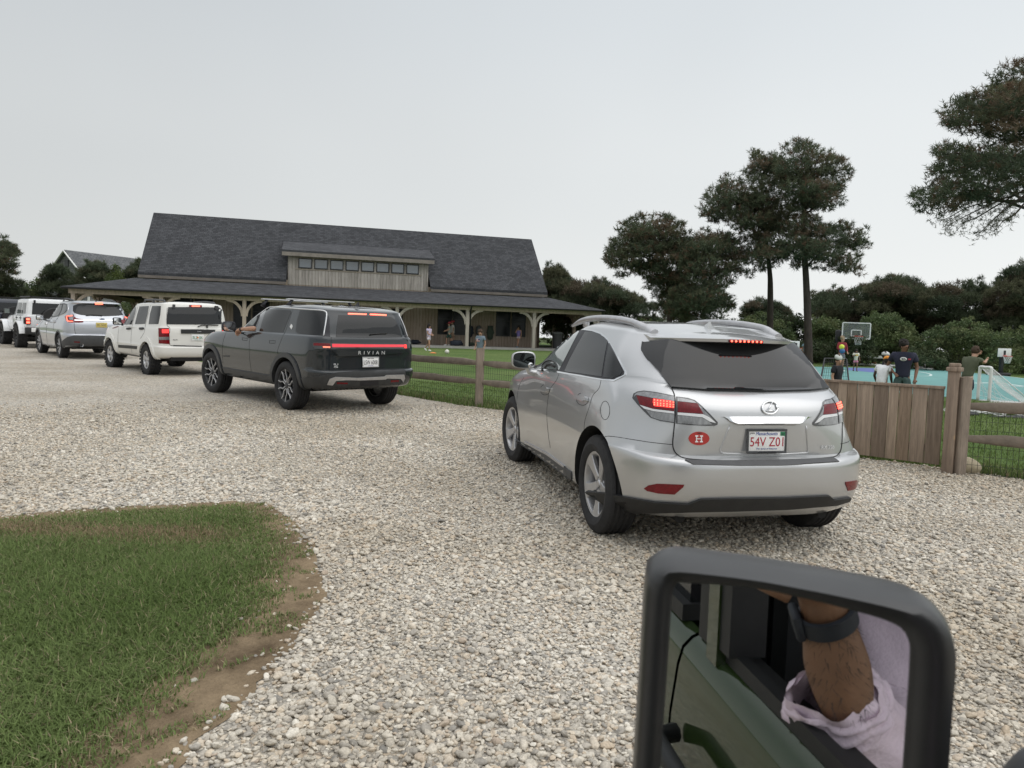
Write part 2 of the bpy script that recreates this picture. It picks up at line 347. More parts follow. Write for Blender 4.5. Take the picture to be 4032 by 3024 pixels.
def paint(name, col, metal=.0, rough=.3, dust=.22):
    m = mat(name, col, rough, metal, coat=1.); t = m.node_tree; b = t.nodes['Principled BSDF']; b.inputs['Specular IOR Level'].default_value = .5 if metal > .3 else .15
    tc = N(t, 'ShaderNodeTexCoord'); n = N(t, 'ShaderNodeTexNoise'); n.inputs['Scale'].default_value = 2.2; n.inputs['Detail'].default_value = 8
    t.links.new(tc.outputs['Object'], n.inputs['Vector']); sp = N(t, 'ShaderNodeSeparateXYZ'); t.links.new(tc.outputs['Object'], sp.inputs[0])
    # road dust settles low on the body, in patches
    a = N(t, 'ShaderNodeMapRange'); a.inputs[1].default_value = .85; a.inputs[2].default_value = .3; a.inputs[3].default_value = 0; a.inputs[4].default_value = dust; t.links.new(sp.outputs['Z'], a.inputs[0])
    c = N(t, 'ShaderNodeMath', operation='MULTIPLY'); t.links.new(a.outputs[0], c.inputs[0]); t.links.new(n.outputs['Fac'], c.inputs[1])
    mx = N(t, 'ShaderNodeMix'); mx.data_type = 'RGBA'; mx.inputs[6].default_value = (*col, 1); mx.inputs[7].default_value = (.30, .27, .22, 1)
    t.links.new(c.outputs[0], mx.inputs[0]); t.links.new(mx.outputs[2], b.inputs['Base Color'])
    return m
def frame(x, y, t, tr):
    h = np.array([sin(t), cos(t), 0]); h = h-PN*(h@PN); h /= np.linalg.norm(h); l = np.cross(PN, h)
    O = np.array([x, y, GA*x+GB*y])-tr/2*l; M = Matrix.Identity(4)
    for i in range(3): M[i][0], M[i][1], M[i][2], M[i][3] = h[i], l[i], PN[i], O[i]
    return M
class Car:
    def __init__(s, name, mw, label, cat, group=None):
        s.root = empty(name, mw=mw); tag(s.root, label, cat, group); s.mw = mw; s.inv = mw.inverted(); s.bvh = None
        s.co = s.inv @ Vector(cC)
    def at(s, px, ax, val):
        d = s.inv.to_3x3() @ Vector(ray(*px)); t = (val-s.co[ax])/d[ax]; return s.co+d*t
    def hit(s, px):
        d = (s.inv.to_3x3() @ Vector(ray(*px))).normalized(); p, n, i, dist = s.bvh.ray_cast(s.co, d)
        if p is None:
            t = (Vector((.8, 0, .9))-s.co).dot(d); best = None
            for k in range(-30, 31):
                q = s.co+d*(t+k*.08); r = s.bvh.find_nearest(q)
                if best is None or r[3] < best[2]: best = (r[0], r[1], r[3])
            p, n = best[0], best[1]
        if n.dot(d) > 0: n = -n
        return p, n
    def body(s, rings, sub, mats, arches, creases=(), m=5, arch_in=.5, name='body', bottom=True):
        R = [cr(np.array(r, float), m) for r in rings]; K = len(R); G = []
        for k in range(K-1):
            b, c = R[k], R[k+1]; a = R[k-1] if k and k not in creases else 2*b-c; d = R[k+2] if k+2 < K and (k+1) not in creases else 2*c-b
            for q in range(sub):
                t = q/sub; G.append(.5*((2*b)+(-a+c)*t+(2*a-5*b+4*c-d)*t*t+(-a+3*b-3*c+d)*t**3))
        G.append(R[-1]); G = np.array(G); G[:, :, 1] = np.maximum(G[:, :, 1], 0); G[:, 0, 1] = 0; G[:, -1, 1] = 0; G[-1, :, 1] = 0
        kk, P = G.shape[:2]; V = G.reshape(-1, 3); V2 = V*np.array([1, -1, 1]); n = len(V); F = []
        for i in range(kk-1):
            for j in range(P-1):
                a, b, c, d = i*P+j, i*P+j+1, (i+1)*P+j+1, (i+1)*P+j
                F.append((a, b, c, d)); F.append((n+d, n+c, n+b, n+a))
        for j in range(P-1): F.append((j, n+j, n+j+1, j+1))
        me = bpy.data.meshes.new(name); me.from_pydata([tuple(v) for v in V]+[tuple(v) for v in V2], [], F)
        bm = bmesh.new(); bm.from_mesh(me); bmesh.ops.remove_doubles(bm, verts=bm.verts[:], dist=1e-4)
        bmesh.ops.dissolve_degenerate(bm, edges=bm.edges[:], dist=1e-5); bmesh.ops.recalc_face_normals(bm, faces=bm.faces[:])
        s.bvh = BVHTree.FromBMesh(bm); bm.to_mesh(me); bm.free()
        if arches:
            ob = bpy.data.objects.new('tmp', me); COL.objects.link(ob); cb = MB()
            for (ax, az, r) in arches:
                for sg in (1, -1):
                    pr = [(0, sg*arch_in), (r, sg*arch_in), (r, sg*1.3), (0, sg*1.3)]; cb.lathe(pr, 48, 'y', (ax, 0, az))
            bmc = bmesh.new(); mc = cb.mesh('cut'); bmc.from_mesh(mc); bmesh.ops.remove_doubles(bmc, verts=bmc.verts[:], dist=1e-5); bmesh.ops.recalc_face_normals(bmc, faces=bmc.faces[:]); bmc.to_mesh(mc); bmc.free()
            oc = bpy.data.objects.new('cut', mc); COL.objects.link(oc)
            md = ob.modifiers.new('b', 'BOOLEAN'); md.object = oc; md.operation = 'DIFFERENCE'; md.solver = 'EXACT'
            bpy.context.view_layer.update(); me = bpy.data.meshes.new_from_object(ob.evaluated_get(bpy.context.evaluated_depsgraph_get()))
            bpy.data.objects.remove(ob); bpy.data.objects.remove(oc)
        me.name = name; mi = []
        for p in me.polygons:
            c = p.center; w = 0
            for (ax, az, r) in arches:
                dd = math.hypot(c.x-ax, c.z-az)
                if dd < r+.004 and (abs(abs(c.y)-arch_in) < .003 or (abs(dd-r) < .006 and (p.normal.x*(c.x-ax)+p.normal.z*(c.z-az)) < -.5*dd)): w = 1
            mi.append(w)
        me.materials.clear()
        for mm_ in mats: me.materials.append(mm_)
        me.polygons.foreach_set('material_index', mi)
        s.bodyo = link(name, me, None, s.root, True, 40); return s.bodyo
    # --- panels laid on the body surface
    def _fill(s, poly, proj, off, thick, res):
        q = np.array(poly, float); lo, hi = q.min(0), q.max(0); st = max(hi-lo)/res; dq = []
        for i in range(len(q)):
            a, b_ = q[i], q[(i+1) % len(q)]; k = max(1, int(np.ceil(np.linalg.norm(b_-a)/st))); dq += [a+(b_-a)*t/k for t in range(k)]
        q = np.array(dq); vs = [Vector(p) for p in q]; n = len(vs)
        gx, gy = np.meshgrid(np.arange(lo[0]+st/2, hi[0], st), np.arange(lo[1]+st/2, hi[1], st)); gp = np.c_[gx.ravel(), gy.ravel()]
        if len(gp):
            gp = gp[inpoly(gp, q)]
            if len(gp): gp = gp[edgedist(gp, q) > st*.35]
        vs += [Vector(p) for p in gp]
        r = delaunay_2d_cdt(vs, [], [list(range(n))], 1, 1e-6); V2, F = r[0], r[2]
        P, Nn = [], []
        for v in V2: p, nn = proj((v.x, v.y)); P.append(p); Nn.append(nn)
        from collections import Counter
        ec = Counter()
        for f in F:
            for i in range(len(f)): ec[tuple(sorted((f[i], f[(i+1) % len(f)])))] += 1
        top = [p+nn*off for p, nn in zip(P, Nn)]; V = list(top); FF = [tuple(f) for f in F]
        be = [(f[i], f[(i+1) % len(f)]) for f in F for i in range(len(f)) if ec[tuple(sorted((f[i], f[(i+1) % len(f)])))] == 1]
        mp = {}
        for a, b in be:
            for k in (a, b):
                if k not in mp: mp[k] = len(V); V.append(P[k]+Nn[k]*(off-thick))
            FF.append((b, a, mp[a], mp[b]))
        return V, FF
    def _mk(s, name, V, F, m, parent, label, mirror=False):
        me = bpy.data.meshes.new(name); me.from_pydata([(v[0], -v[1], v[2]) if mirror else tuple(v) for v in V], [], F)
        bm = bmesh.new(); bm.from_mesh(me); bmesh.ops.recalc_face_normals(bm, faces=bm.faces[:]); bm.to_mesh(me); bm.free()
        o = link(name, me, m, parent or s.root, True, 35)
        if label: o['label'] = label
        return o
    def panel(s, name, zf, pts, m, off=.004, thick=.012, both=False, smooth=0, res=14, parent=None, label=None, parent2=None):
        q = [zf(p) for p in pts]
        if smooth: q = cr(q, smooth, True)
        V, F = s._fill(q, s.hit, off, thick, res); o = s._mk(name, V, F, m, parent, label)
        if both: s.last2 = s._mk(name, V, F, m, parent2 if parent2 is not None else parent, label, True)
        return o
    def panel_l(s, name, pts, m, ax, sgn, off=.004, thick=.012, both=False, smooth=0, res=14, parent=None, label=None):
        'outline in local coordinates: ax=1 side panel (x,z) seen from sgn*y; ax=0 rear panel (y,z) seen from behind; ax=2 from above (x,y)'
        d = Vector((0, 0, 0)); d[ax] = -sgn; o2 = [i for i in range(3) if i != ax]
        def pj(p):
            o = Vector((0, 0, 0)); o[ax] = sgn*6; o[o2[0]] = p[0]; o[o2[1]] = p[1]; h, n, i, dd = s.bvh.ray_cast(o, d)
            if h is None: h, n, i, dd = s.bvh.find_nearest(Vector([sgn*.9 if k == ax else o[k] for k in range(3)]))
            if n.dot(d) > 0: n = -n
            return h, n
        q = cr(pts, smooth, True) if smooth else pts
        V, F = s._fill(q, pj, off, thick, res); o = s._mk(name, V, F, m, parent, label)
        if both: s._mk(name, V, F, m, parent, label, True)
        return o
    def line(s, name, zf, pts, m, r=.003, both=False, closed=False, off=0., n=6, parent=None, sm=4, label=None):
        q = cr([zf(p) for p in pts], sm, closed) if sm else [zf(p) for p in pts]
        P = []
        for p in q: h, nn = s.hit(p); P.append(h+nn*off)
        if closed: P.append(P[0])
        b = MB(); b.tube(P, r, n); o = b.build(name, m, parent or s.root, True)
        if both:
            b2 = MB(); b2.tube([Vector((p.x, -p.y, p.z)) for p in P], r, n); b2.build(name, m, parent or s.root, True)
        return o
    def gaps(s, items, m, r=.003, name='panel_gap'):
        'all shut lines of the body: one mesh'
        for zf, pts, both in items:
            P = [s.hit(p)[0] for p in cr([zf(p) for p in pts], 4)]; b = MB(); b.tube(P, r, 5); b.build(name, m, s.bodyo, True)
            if both: b = MB(); b.tube([Vector((p.x, -p.y, p.z)) for p in P], r, 5); b.build(name, m, s.bodyo, True)
    def wheel(s, pos, steer, spec, side):
        w = empty('wheel'); w.parent = s.root; w.location = pos; w.rotation_euler = (0, 0, steer + (0 if side > 0 else pi))
        s.tyre_rim(w, spec); return w
    def tyre_rim(s, w, sp):
        # wheel axis = local y, outer face towards +y
        R, r, wd = sp['R'], sp['r'], sp['w']; h = wd/2; c = .028
        key = ('whl', id(sp))
        if key in MESHC:
            for nm, me, mats, ch in MESHC[key]:
                o = bpy.data.objects.new(nm, me); COL.objects.link(o); o.parent = w
            return
        out = []
        prof = [(r-.006, h-.035), (r+.004, h-.012), (r+.02, h-.002), (r+(R-r)*.45, h+.006), (R-c-.012, h-.004), (R-.012, h-.018), (R-.002, h-.034)]
        g = sp.get('groove', 4); gs = np.linspace(h-.034, -(h-.034), g*4+2)[1:-1]
        for i in range(g):
            a = gs[i*4:(i+1)*4]; prof += [(R, a[0]), (R-.009, a[1]), (R-.009, a[2]), (R, a[3])]
        prof += [(q[0], -q[1]) for q in prof[:7][::-1]]
        b = MB(); b.lathe(prof, 64, 'y', closed=True); 
        if sp.get('lugs'):
            for k in range(sp['lugs']):
                a = 2*pi*k/sp['lugs']
                for sg in (1, -1):
                    off = (.5 if sg < 0 else 0)*2*pi/sp['lugs']; ca, sa = cos(a+off), sin(a+off); Rm = Matrix(((sa, 0, ca), (0, 1, 0), (-ca, 0, sa)))
                    Rm = Matrix(((-sa, 0, ca), (0, 1, 0), (ca, 0, sa)))
                    b.box((ca*(R-.002), sg*(h-.03), sa*(R-.002)), (.045, .085, .03), Rm); b.box((ca*(R-.025), sg*(h-.0), sa*(R-.025)), (.04, .02, .05), Rm)
                    b.box((ca*(R-.002), sg*(h*.35), sa*(R-.002)), (.05, .05, .024), Rm)
        o = b.build('tyre', M_tyre, w, True, 30); out.append(('tyre', o.data, None, 0))
        b = MB(); f = h-.02
        b.lathe([(r, f), (r+.004, f-.008), (r-.008, f-.02), (r-.03, -f*.6), (r-.01, -f), (r-.03, -f), (r-.045, -f*.6), (r-.03, f-.03), (r-.018, f-.004)], 56, 'y', closed=True)
        b.cur = 2; b.lathe([(0, -.02), (r*.62, -.02), (r*.62, -.045), (0, -.045)], 40, 'y'); b.lathe([(0, -.06), (r-.03, -.06), (r-.03, -.07), (0, -.07)], 40, 'y')
        dish = sp.get('dish', .02)
        for k in range(sp['n']):
            a = 2*pi*k/sp['n']+sp.get('a0', pi/2)
            for poly, z0, z1, mi in sp['spoke']:
                b.cur = mi
                # spoke outline: list of (radius, half-tangent) stations -> loft with chamfer
                L = []
                for rr, t0, t1 in poly:
                    q = rr/r; y = f-dish*(1-q)**1.0*1.0-.012*(q > .97)+z1; ch = min(.006, abs(t1-t0)*.2)
                    L.append([(rr, t0, y-.03+z0), (rr, t0, y-ch), (rr, t0+ch, y), (rr, t1-ch, y), (rr, t1, y-ch), (rr, t1, y-.03+z0)])
                vs = [Vector((p[0]*cos(a)-p[1]*sin(a), p[2], p[0]*sin(a)+p[1]*cos(a))) for st in L for p in st]; n6 = 6
                fs = [(i*n6+j, i*n6+j+1, (i+1)*n6+j+1, (i+1)*n6+j) for i in range(len(L)-1) for j in range(5)]+[tuple(range(6)), tuple(range(len(vs)-6, len(vs)))[::-1]]
                b.add(vs, fs)
        b.cur = sp.get('hubm', 0); b.lathe([(0, f-dish+.012), (.028, f-dish+.012), (.034, f-dish+.004), (.062, f-dish-.002), (.075, f-dish-.012), (.075, f-dish-.05)], 28, 'y')
        b.cur = 2
        for k in range(5):
            a = 2*pi*(k+.5)/5+sp.get('a0', pi/2); b.lathe([(0, f-dish-.001), (.011, f-dish-.001), (.011, f-dish-.03)], 10, 'y', (.052*cos(a), .003, .052*sin(a)))
        o = b.build('rim', [sp.get('m', M_alloy), sp.get('m2', M_alloy), M_ldark], w, True, 30); out.append(('rim', o.data, None, 0))
        MESHC[key] = out
MESHC = {}
def ontext(c, nm, body, zf, cx, cy, w, h, m, par=None, dx=40, shear=0., space=1., off=.004):
    'lettering on the body surface at a photo position'
    a, _ = c.hit(zf((cx-dx, cy))); b_, _ = c.hit(zf((cx+dx, cy))); o, n = c.hit(zf((cx, cy))); r = (b_-a).normalized(); up = n.cross(r)
    return text(nm, body, o+n*off, r, up, w, h, m, par or c.root, .002, shear, space)
def ring(xr, zr_, w, xf, zs, zf_, k=1., ws=None, xs=None, x0=.35, wb=None):
    ws = ws or w; xs = xs if xs is not None else xf-.6; wb = wb or w; b = [.02*k, .09*k, .24*k]
    x1 = xr+b[2]+.28; pl = [(xr, 0), (xr+.006*k, .36*wb), (xr+b[0], .68*wb), (xr+b[1], .88*wb), (xr+b[2], .972*wb), (x1, w), (x1+(xs-x1)*.33, w), (x1+(xs-x1)*.68, w), (xs, ws), (xs+(xf-xs)*.72, ws*.82), (xf-.04*(xf-xs), ws*.45), (xf, 0)]
    return zr(pl, [(xr, zr_), (xr+b[2], zr_*.5+zs*.5), (x1, zs), (xs-.2, zs), (xf, zf_)])
def zr(pl, zt):
    X = [a for a, b in zt]; Z = [b for a, b in zt]
    return [(x, y, float(np.interp(x, X, Z))) for x, y in pl]
def arch_flare(c, x, z, r0, r1, m, off=.02, a0=-8, a1=188, z_min=.3, name='wheel_arch_trim', n=26, tail=None):
    A = [radians(a0+(a1-a0)*i/n) for i in range(n+1)]
    pts = [(x+r1*cos(a), z+r1*sin(a)) for a in A]+[(x+r0*cos(a), z+r0*sin(a)) for a in A[::-1]]
    c.panel_l(name, pts, m, 1, 1, off, off+.04, True, res=34)
def plate(c, o, w, h, tilt, bg, name='license_plate', frame_m=None, right=(0, -1, 0)):
    'flat plate facing the rear; o = centre (local)'
    up = Vector((sin(tilt), 0, cos(tilt))); r = Vector(right); n = r.cross(up).normalized()
    R = Matrix((r, up, n)).transposed(); b = MB(); b.box(Vector(o), (w, h, .004), R, .0015)
    p = b.build(name, bg, c.root, True, 30)
    if frame_m:
        b = MB()
        for q, d in (((0, h/2), (w+.016, .016)), ((0, -h/2), (w+.016, .016)), ((w/2, 0), (.014, h-.018)), ((-w/2, 0), (.014, h-.018))):
            b.box(Vector(o)+r*q[0]+up*q[1]+n*.003, (d[0], d[1], .008), R, .002)
        b.build('plate_frame', frame_m, p, True, 30)
    return p, r, up, n
def ptext(p, o, r, up, n, body, x, y, m, w=None, h=None, shear=0., name='plate_text', space=1.):
    return text(name, body, Vector(o)+r*x+up*y+n*.003, r, up, w, h, m, p, .0015, shear, space)
# ------------------------------------------------------------------ silver crossover (nearest car)
M_silver = paint('silver_paint', (.51, .518, .525), .6, .29)
def silver_suv():
    c = Car('silver_suv', frame(.76924, 5.28205, -.230091, 1.62), 'silver crossover with a red oval sticker on its tailgate, nearest car in the queue', 'car', 'cars queuing on the gravel drive')
    S = [(0, .85), (1.2, .86), (2.0, .86), (2.74, .86), (3.2, .78), (3.45, .5), (3.5, 0)]
    low = lambda w0, w1, w2: [(0, w0), (1.2, w1), (2.0, w1), (2.74, w2)]
    nose = [(3.3, .84), (3.6, .5), (3.68, 0)]
    rings = [
        zr([(-.66, 0), (-.65, .4), (-.58, .64), (-.46, .76), (-.28, .82)]+S, [(-1, .30), (-.2, .25), (4, .24)]),
        zr([(-.77, 0), (-.74, .45), (-.63, .74), (-.48, .85), (-.28, .92)]+low(.945, .93, .94)+[(3.25, .82), (3.55, .5), (3.62, 0)], [(-.8, .355), (-.3, .31), (0, .28), (4, .27)]),
        zr([(-.82, 0), (-.79, .46), (-.67, .76), (-.49, .885), (-.28, .945)]+low(.968, .95, .965)+nose, [(-1, .46), (4, .45)]),
        zr([(-.835, 0), (-.80, .47), (-.675, .77), (-.49, .90), (-.28, .957)]+low(.975, .955, .972)+nose, [(-1, .61), (4, .61)]),
        zr([(-.82, 0), (-.78, .47), (-.66, .77), (-.48, .9), (-.27, .955)]+low(.974, .955, .972)+nose, [(-1, .668), (-.45, .70), (4, .70)]),
        zr([(-.70, 0), (-.685, .47), (-.60, .735), (-.465, .885), (-.265, .95)]+low(.972, .954, .97)+nose, [(-1, .690), (-.45, .72), (4, .72)]),
        zr([(-.715, 0), (-.70, .38), (-.61, .65), (-.46, .80), (-.25, .90)]+low(.95, .945, .955)+[(3.3, .82), (3.5, .5), (3.58, 0)], [(-1, .90), (2.7, .9), (3.6, .80)]),
        zr([(-.69, 0), (-.675, .37), (-.585, .635), (-.435, .775), (-.23, .87)]+low(.92, .935, .925)+[(3.25, .78), (3.4, .45), (3.48, 0)], [(-1, 1.035), (0, 1.02), (2, 1.01), (2.74, .965), (3.3, .89)]),
        zr([(-.61, 0), (-.597, .345), (-.53, .628), (-.38, .762), (-.17, .852), (.1, .905), (1.2, .924), (2.05, .918), (2.74, .895), (3.2, .75), (3.36, .42), (3.42, 0)], [(-.6, 1.10), (-.3, 1.105), (.2, 1.095), (1.2, 1.065), (2.05, 1.05), (2.74, .995), (3.3, .915)]),
        zr([(-.505, 0), (-.495, .33), (-.45, .62), (-.31, .745), (-.1, .83), (.2, .885), (1.2, .908), (2.1, .90), (2.74, .86), (3.15, .72), (3.3, .4), (3.35, 0)], [(-.6, 1.135), (-.3, 1.165), (.2, 1.15), (1.2, 1.115), (2.1, 1.085), (2.74, 1.02), (3.3, .94)]),
        zr([(-.495, 0), (-.485, .33), (-.44, .612), (-.3, .735), (-.09, .82), (.2, .875), (1.2, .898), (2.1, .875), (2.5, .76), (2.75, .6), (2.85, .35), (2.9, 0)], [(-.6, 1.15), (-.3, 1.185), (.2, 1.165), (1.2, 1.13), (2.1, 1.10), (2.5, 1.08), (2.9, 1.03)]),
        zr([(-.49, 0), (-.48, .33), (-.435, .605), (-.295, .73), (-.085, .815), (.2, .868), (1.2, .888), (1.9, .87), (2.1, .78), (2.2, .6), (2.25, .35), (2.28, 0)], [(-.6, 1.16), (-.3, 1.20), (.2, 1.18), (1.2, 1.145), (2.1, 1.12), (2.3, 1.10)]),
        zr([(-.37, 0), (-.36, .3), (-.3, .565), (-.16, .675), (.03, .75), (.25, .795), (1.1, .815), (1.6, .785), (1.72, .66), (1.78, .5), (1.82, .3), (1.84, 0)], [(-.5, 1.33), (0, 1.35), (1.8, 1.33)]),
        zr([(-.27, 0), (-.255, .3), (-.18, .5), (-.04, .59), (.1, .65), (.3, .69), (.95, .725), (1.3, .69), (1.4, .58), (1.45, .45), (1.48, .25), (1.5, 0)], [(-.3, 1.455), (0, 1.475), (.5, 1.50), (1, 1.50), (1.5, 1.48)]),
        zr([(-.24, 0), (-.22, .28), (-.13, .47), (0, .55), (.13, .60), (.32, .635), (.95, .66), (1.2, .61), (1.28, .5), (1.33, .4), (1.36, .22), (1.38, 0)], [(-.3, 1.478), (0, 1.505), (.5, 1.55), (.95, 1.555), (1.4, 1.53)]),
        zr([(-.1, 0), (-.08, .2), (0, .33), (.1, .4), (.2, .43), (.35, .45), (.9, .47), (1.1, .42), (1.15, .35), (1.18, .26), (1.2, .14), (1.2, .04)], [(-.2, 1.50), (0, 1.525), (.4, 1.58), (.9, 1.595), (1.3, 1.57)]),
        zr([(0, 0), (.05, 0), (.1, 0), (.2, 0), (.3, 0), (.45, 0), (.7, 0), (.85, 0), (.95, 0), (1.0, 0), (1.05, 0), (1.08, 0)], [(0, 1.535), (.4, 1.59), (.9, 1.607), (1.2, 1.59)])]
    c.body(rings, 5, [M_silver, M_well], [(0, .37, .435), (2.74, .37, .435)], creases=(5, 11), m=6, arch_in=.62)
    # glasshouse
    fr = c.panel('window_surround', ZC, [(530, 692), (545, 605), (640, 493), (760, 392), (900, 302), (1000, 272), (1100, 264), (1200, 277), (1290, 308), (1350, 358), (1400, 430), (1480, 570), (1566, 730), (1562, 765), (1500, 800), (1430, 833), (1300, 823), (1000, 770), (840, 744), (700, 722)], M_chrome, .003, .012, True, res=26)
    fr2 = c.last2
    bk = c.panel('window_gasket', ZC, [(538, 682), (552, 612), (645, 503), (765, 403), (903, 315), (1000, 286), (1100, 277), (1195, 290), (1283, 321), (1340, 370), (1388, 440), (1466, 577), (1545, 728), (1540, 758), (1490, 786), (1428, 815), (1303, 806), (1003, 752), (843, 727), (703, 705)], M_plblk, .006, .012, True, res=26, parent=fr, parent2=fr2)
    for nm, pts, m, lb in [('door_window', [(575, 690), (598, 610), (625, 530), (700, 472), (800, 393), (900, 332), (1000, 298), (1062, 287), (1000, 400), (920, 560), (840, 715), (700, 703)], M_glassl, 'clear front side window'),
                       ('quarter_window', [(542, 680), (560, 612), (618, 540), (572, 683)], M_glass, None),
                       ('door_window', [(1122, 296), (1200, 299), (1270, 319), (1330, 356), (1368, 395), (1338, 560), (1303, 788), (1100, 758), (897, 730), (960, 590), (1040, 440)], M_glass, 'tinted rear side window'),
                       ('quarter_window', [(1386, 418), (1430, 500), (1522, 700), (1528, 735), (1500, 772), (1420, 805), (1322, 793), (1350, 590)], M_glass, None)]:
        c.panel(nm, ZC, pts, m, .0085, .006, True, res=18, label=lb)
    c.panel_l('windscreen', [(-.62, 1.14), (.62, 1.14), (.55, 1.3), (.46, 1.47), (-.46, 1.47), (-.55, 1.3)], M_glass, 0, 1, .004, .01, res=18)
    # steering wheel seen through the clear front window
    p0, n0 = c.hit(ZC((740, 670))); b = MB()
    th = [radians(a) for a in range(-5, 200, 8)]
    pts = [c.hit(ZC((740+85*cos(a), 700-85*sin(a)*1.05)))[0]+n0*.0095 for a in th]; b.tube(pts, .008, 6)
    pts = [c.hit(ZC(q))[0]+n0*.0092 for q in [(690, 690), (720, 655), (760, 650), (800, 680)]]; b.tube(pts, .012, 6)
    b.build('steering_wheel', M_blackpl, c.root, True)
    c.panel('dashboard', ZC, [(600, 692), (690, 702), (838, 714), (845, 690), (800, 660), (735, 630), (690, 560), (640, 556), (615, 620)], M_greypl, .0088, .004, res=12)
    # tailgate glass and spoiler
    c.panel('rear_window', ZA, [(955, 210), (1100, 196), (1300, 192), (1500, 196), (1650, 203), (1762, 214), (1800, 262), (1878, 368), (1950, 460), (1850, 470), (1600, 477), (1300, 471), (1098, 455), (1030, 365), (968, 300), (936, 255)], M_glass, .016, .03, res=36)
    b = MB(); rows = []
    for y in np.linspace(-.60, .60, 25):
        q = abs(y)/.60; xe = -.40+.30*q**2.2; zt = 1.484-.010*q**2; x0 = .02+.10*q**2; z0 = 1.53-.03*q**2
        rows.append([(x0, y, z0), ((x0*2+xe)/3, y, (z0*2+zt)/3+.008), ((x0+2*xe)/3, y, (z0+2*zt)/3+.007), (xe, y, zt), (xe+.006, y, zt-.022), (xe+.05, y, zt-.03), (x0, y, z0-.05)])
    b.add([p for r in rows for p in r], [(i*7+j, i*7+(j+1) % 7, (i+1)*7+(j+1) % 7, (i+1)*7+j) for i in range(24) for j in range(7)]+[tuple(range(7)), tuple(range(168, 175))[::-1]])
    sp = b.build('roof_spoiler', M_silver, c.root, True, 50)
    b = MB(); x = -.405
    b.box((x+.012, 0, 1.470), (.012, .27, .018), None, .003); lamp = b.build('brake_lamp', M_lred, sp, True, 30)
    b = MB()
    for k in range(8): b.ball((x+.004, -.115+.033*k, 1.470), .0075, 8, 6)
    b.build('led', M_litw, lamp, True)
    for sg in (1,):
        c.panel('spoiler_fin', ZA, [(940, 205), (1010, 222), (985, 262), (968, 302), (950, 278), (934, 245)], M_blackpl, .012, .012, True, res=8)
    # lamps
    def lamp(zf, out, parts, lab=None):
        base = c.panel('tail_lamp', zf, out, M_ldark, .004, .015, True, res=16, label=lab); l2 = c.last2
        for nm, pts, m, o in parts: c.panel(nm, zf, pts, m, o, .005, True, res=12, parent=base, parent2=l2)
        return base, l2
    lo, lo2 = lamp(ZB, [(94, 158), (105, 118), (140, 98), (200, 90), (300, 102), (400, 122), (482, 140), (486, 260), (480, 388), (350, 368), (262, 338), (200, 278), (140, 215)], [
        ('lamp_chrome', [(112, 150), (120, 122), (150, 106), (205, 100), (300, 112), (400, 131), (476, 148), (476, 188), (290, 160), (132, 130)], M_lclear, .006),
        ('red_lens', [(134, 134), (290, 163), (476, 190), (476, 276), (290, 255), (165, 218)], M_lred, .007),
        ('light_strip', [(165, 222), (290, 259), (476, 281), (476, 300), (290, 278), (208, 256)], mat('lamp_strip', (.75, .76, .77), .3, .3, coat=1., var=.05), .0075),
        ('clear_lens', [(222, 266), (290, 282), (476, 304), (474, 378), (350, 360), (270, 332)], M_lclear, .007)])
    c.panel('lit_strip', ZB, [(288, 166), (400, 180), (474, 192), (474, 250), (300, 232), (286, 200)], M_lit, .008, .004, True, res=10, parent=lo, parent2=lo2)
    for par, sgn in ((lo, 1), (lo2, -1)):
        b = MB()
        for r_, (y0, y1) in enumerate(((178, 200), (203, 221), (220, 240))):
            for k in range(7):
                p, n = c.hit(ZB((300+k*28, y0+(y1-y0)*k/6))); p = p+n*.009; b.ball((p.x, p.y*sgn, p.z), .0052, 8, 5)
        b.build('led', M_litw, par, True)
    lamp(ZB, [(493, 145), (600, 158), (668, 180), (735, 235), (810, 310), (875, 378), (872, 400), (845, 412), (760, 412), (600, 402), (490, 390)], [
        ('lamp_chrome', [(506, 156), (600, 170), (660, 190), (725, 245), (800, 322), (855, 382), (740, 300), (690, 208), (508, 188)], M_lclear, .006),
        ('red_lens', [(508, 191), (690, 211), (743, 302), (508, 286)], M_lred, .007),
        ('light_strip', [(508, 290), (743, 306), (800, 336), (858, 386), (800, 372), (735, 334), (508, 311)], mat('lamp_strip', (.75, .76, .77), .3, .3, coat=1., var=.05), .0075),
        ('clear_lens', [(508, 315), (733, 338), (800, 376), (820, 398), (700, 402), (508, 388)], M_lclear, .007)])
    # shut lines
    c.gaps([(ZC, [(835, 748), (800, 830), (735, 920), (710, 1050), (700, 1200), (715, 1400), (738, 1560)], True),
            (ZC, [(1290, 822), (1268, 910), (1200, 990), (1160, 1120), (1115, 1260), (1106, 1365)], True),
            (ZC, [(452, 790), (405, 870), (378, 1000), (370, 1200), (374, 1440)], True),
            (ZC, [(1292, 1473), (1370, 1430), (1650, 1470), (1850, 1500), (2060, 1522)], True)], M_gap, .0022)
    c.gaps([(ZB, [(450, 62), (478, 130), (487, 250), (478, 400), (463, 560), (470, 620), (495, 665), (560, 705), (700, 722), (1000, 733), (1500, 724), (1900, 702), (1985, 665), (2012, 580), (2017, 390), (2018, 250), (2000, 150)], False)], M_gap, .0045, 'tailgate_gap')
    fd = [c.hit(ZC((1335+50*cos(a), 1150+101*sin(a))))[0] for a in np.linspace(0, 2*pi, 33)]
    for sg in (1,): b = MB(); b.tube(fd, .0022, 5); b.build('fuel_door', M_gap, c.bodyo, True)
    # trim
    c.panel('sill_trim', ZA, [(248, 733), (320, 768), (428, 818), (520, 884), (556, 908), (558, 962), (430, 892), (330, 835), (256, 790)], M_greypl, .010, .02, True, res=18)
    c.panel('sill_strip', ZA, [(300, 742), (428, 808), (520, 878), (516, 886), (424, 818), (298, 751)], M_alloy, .013, .012, True, res=18)
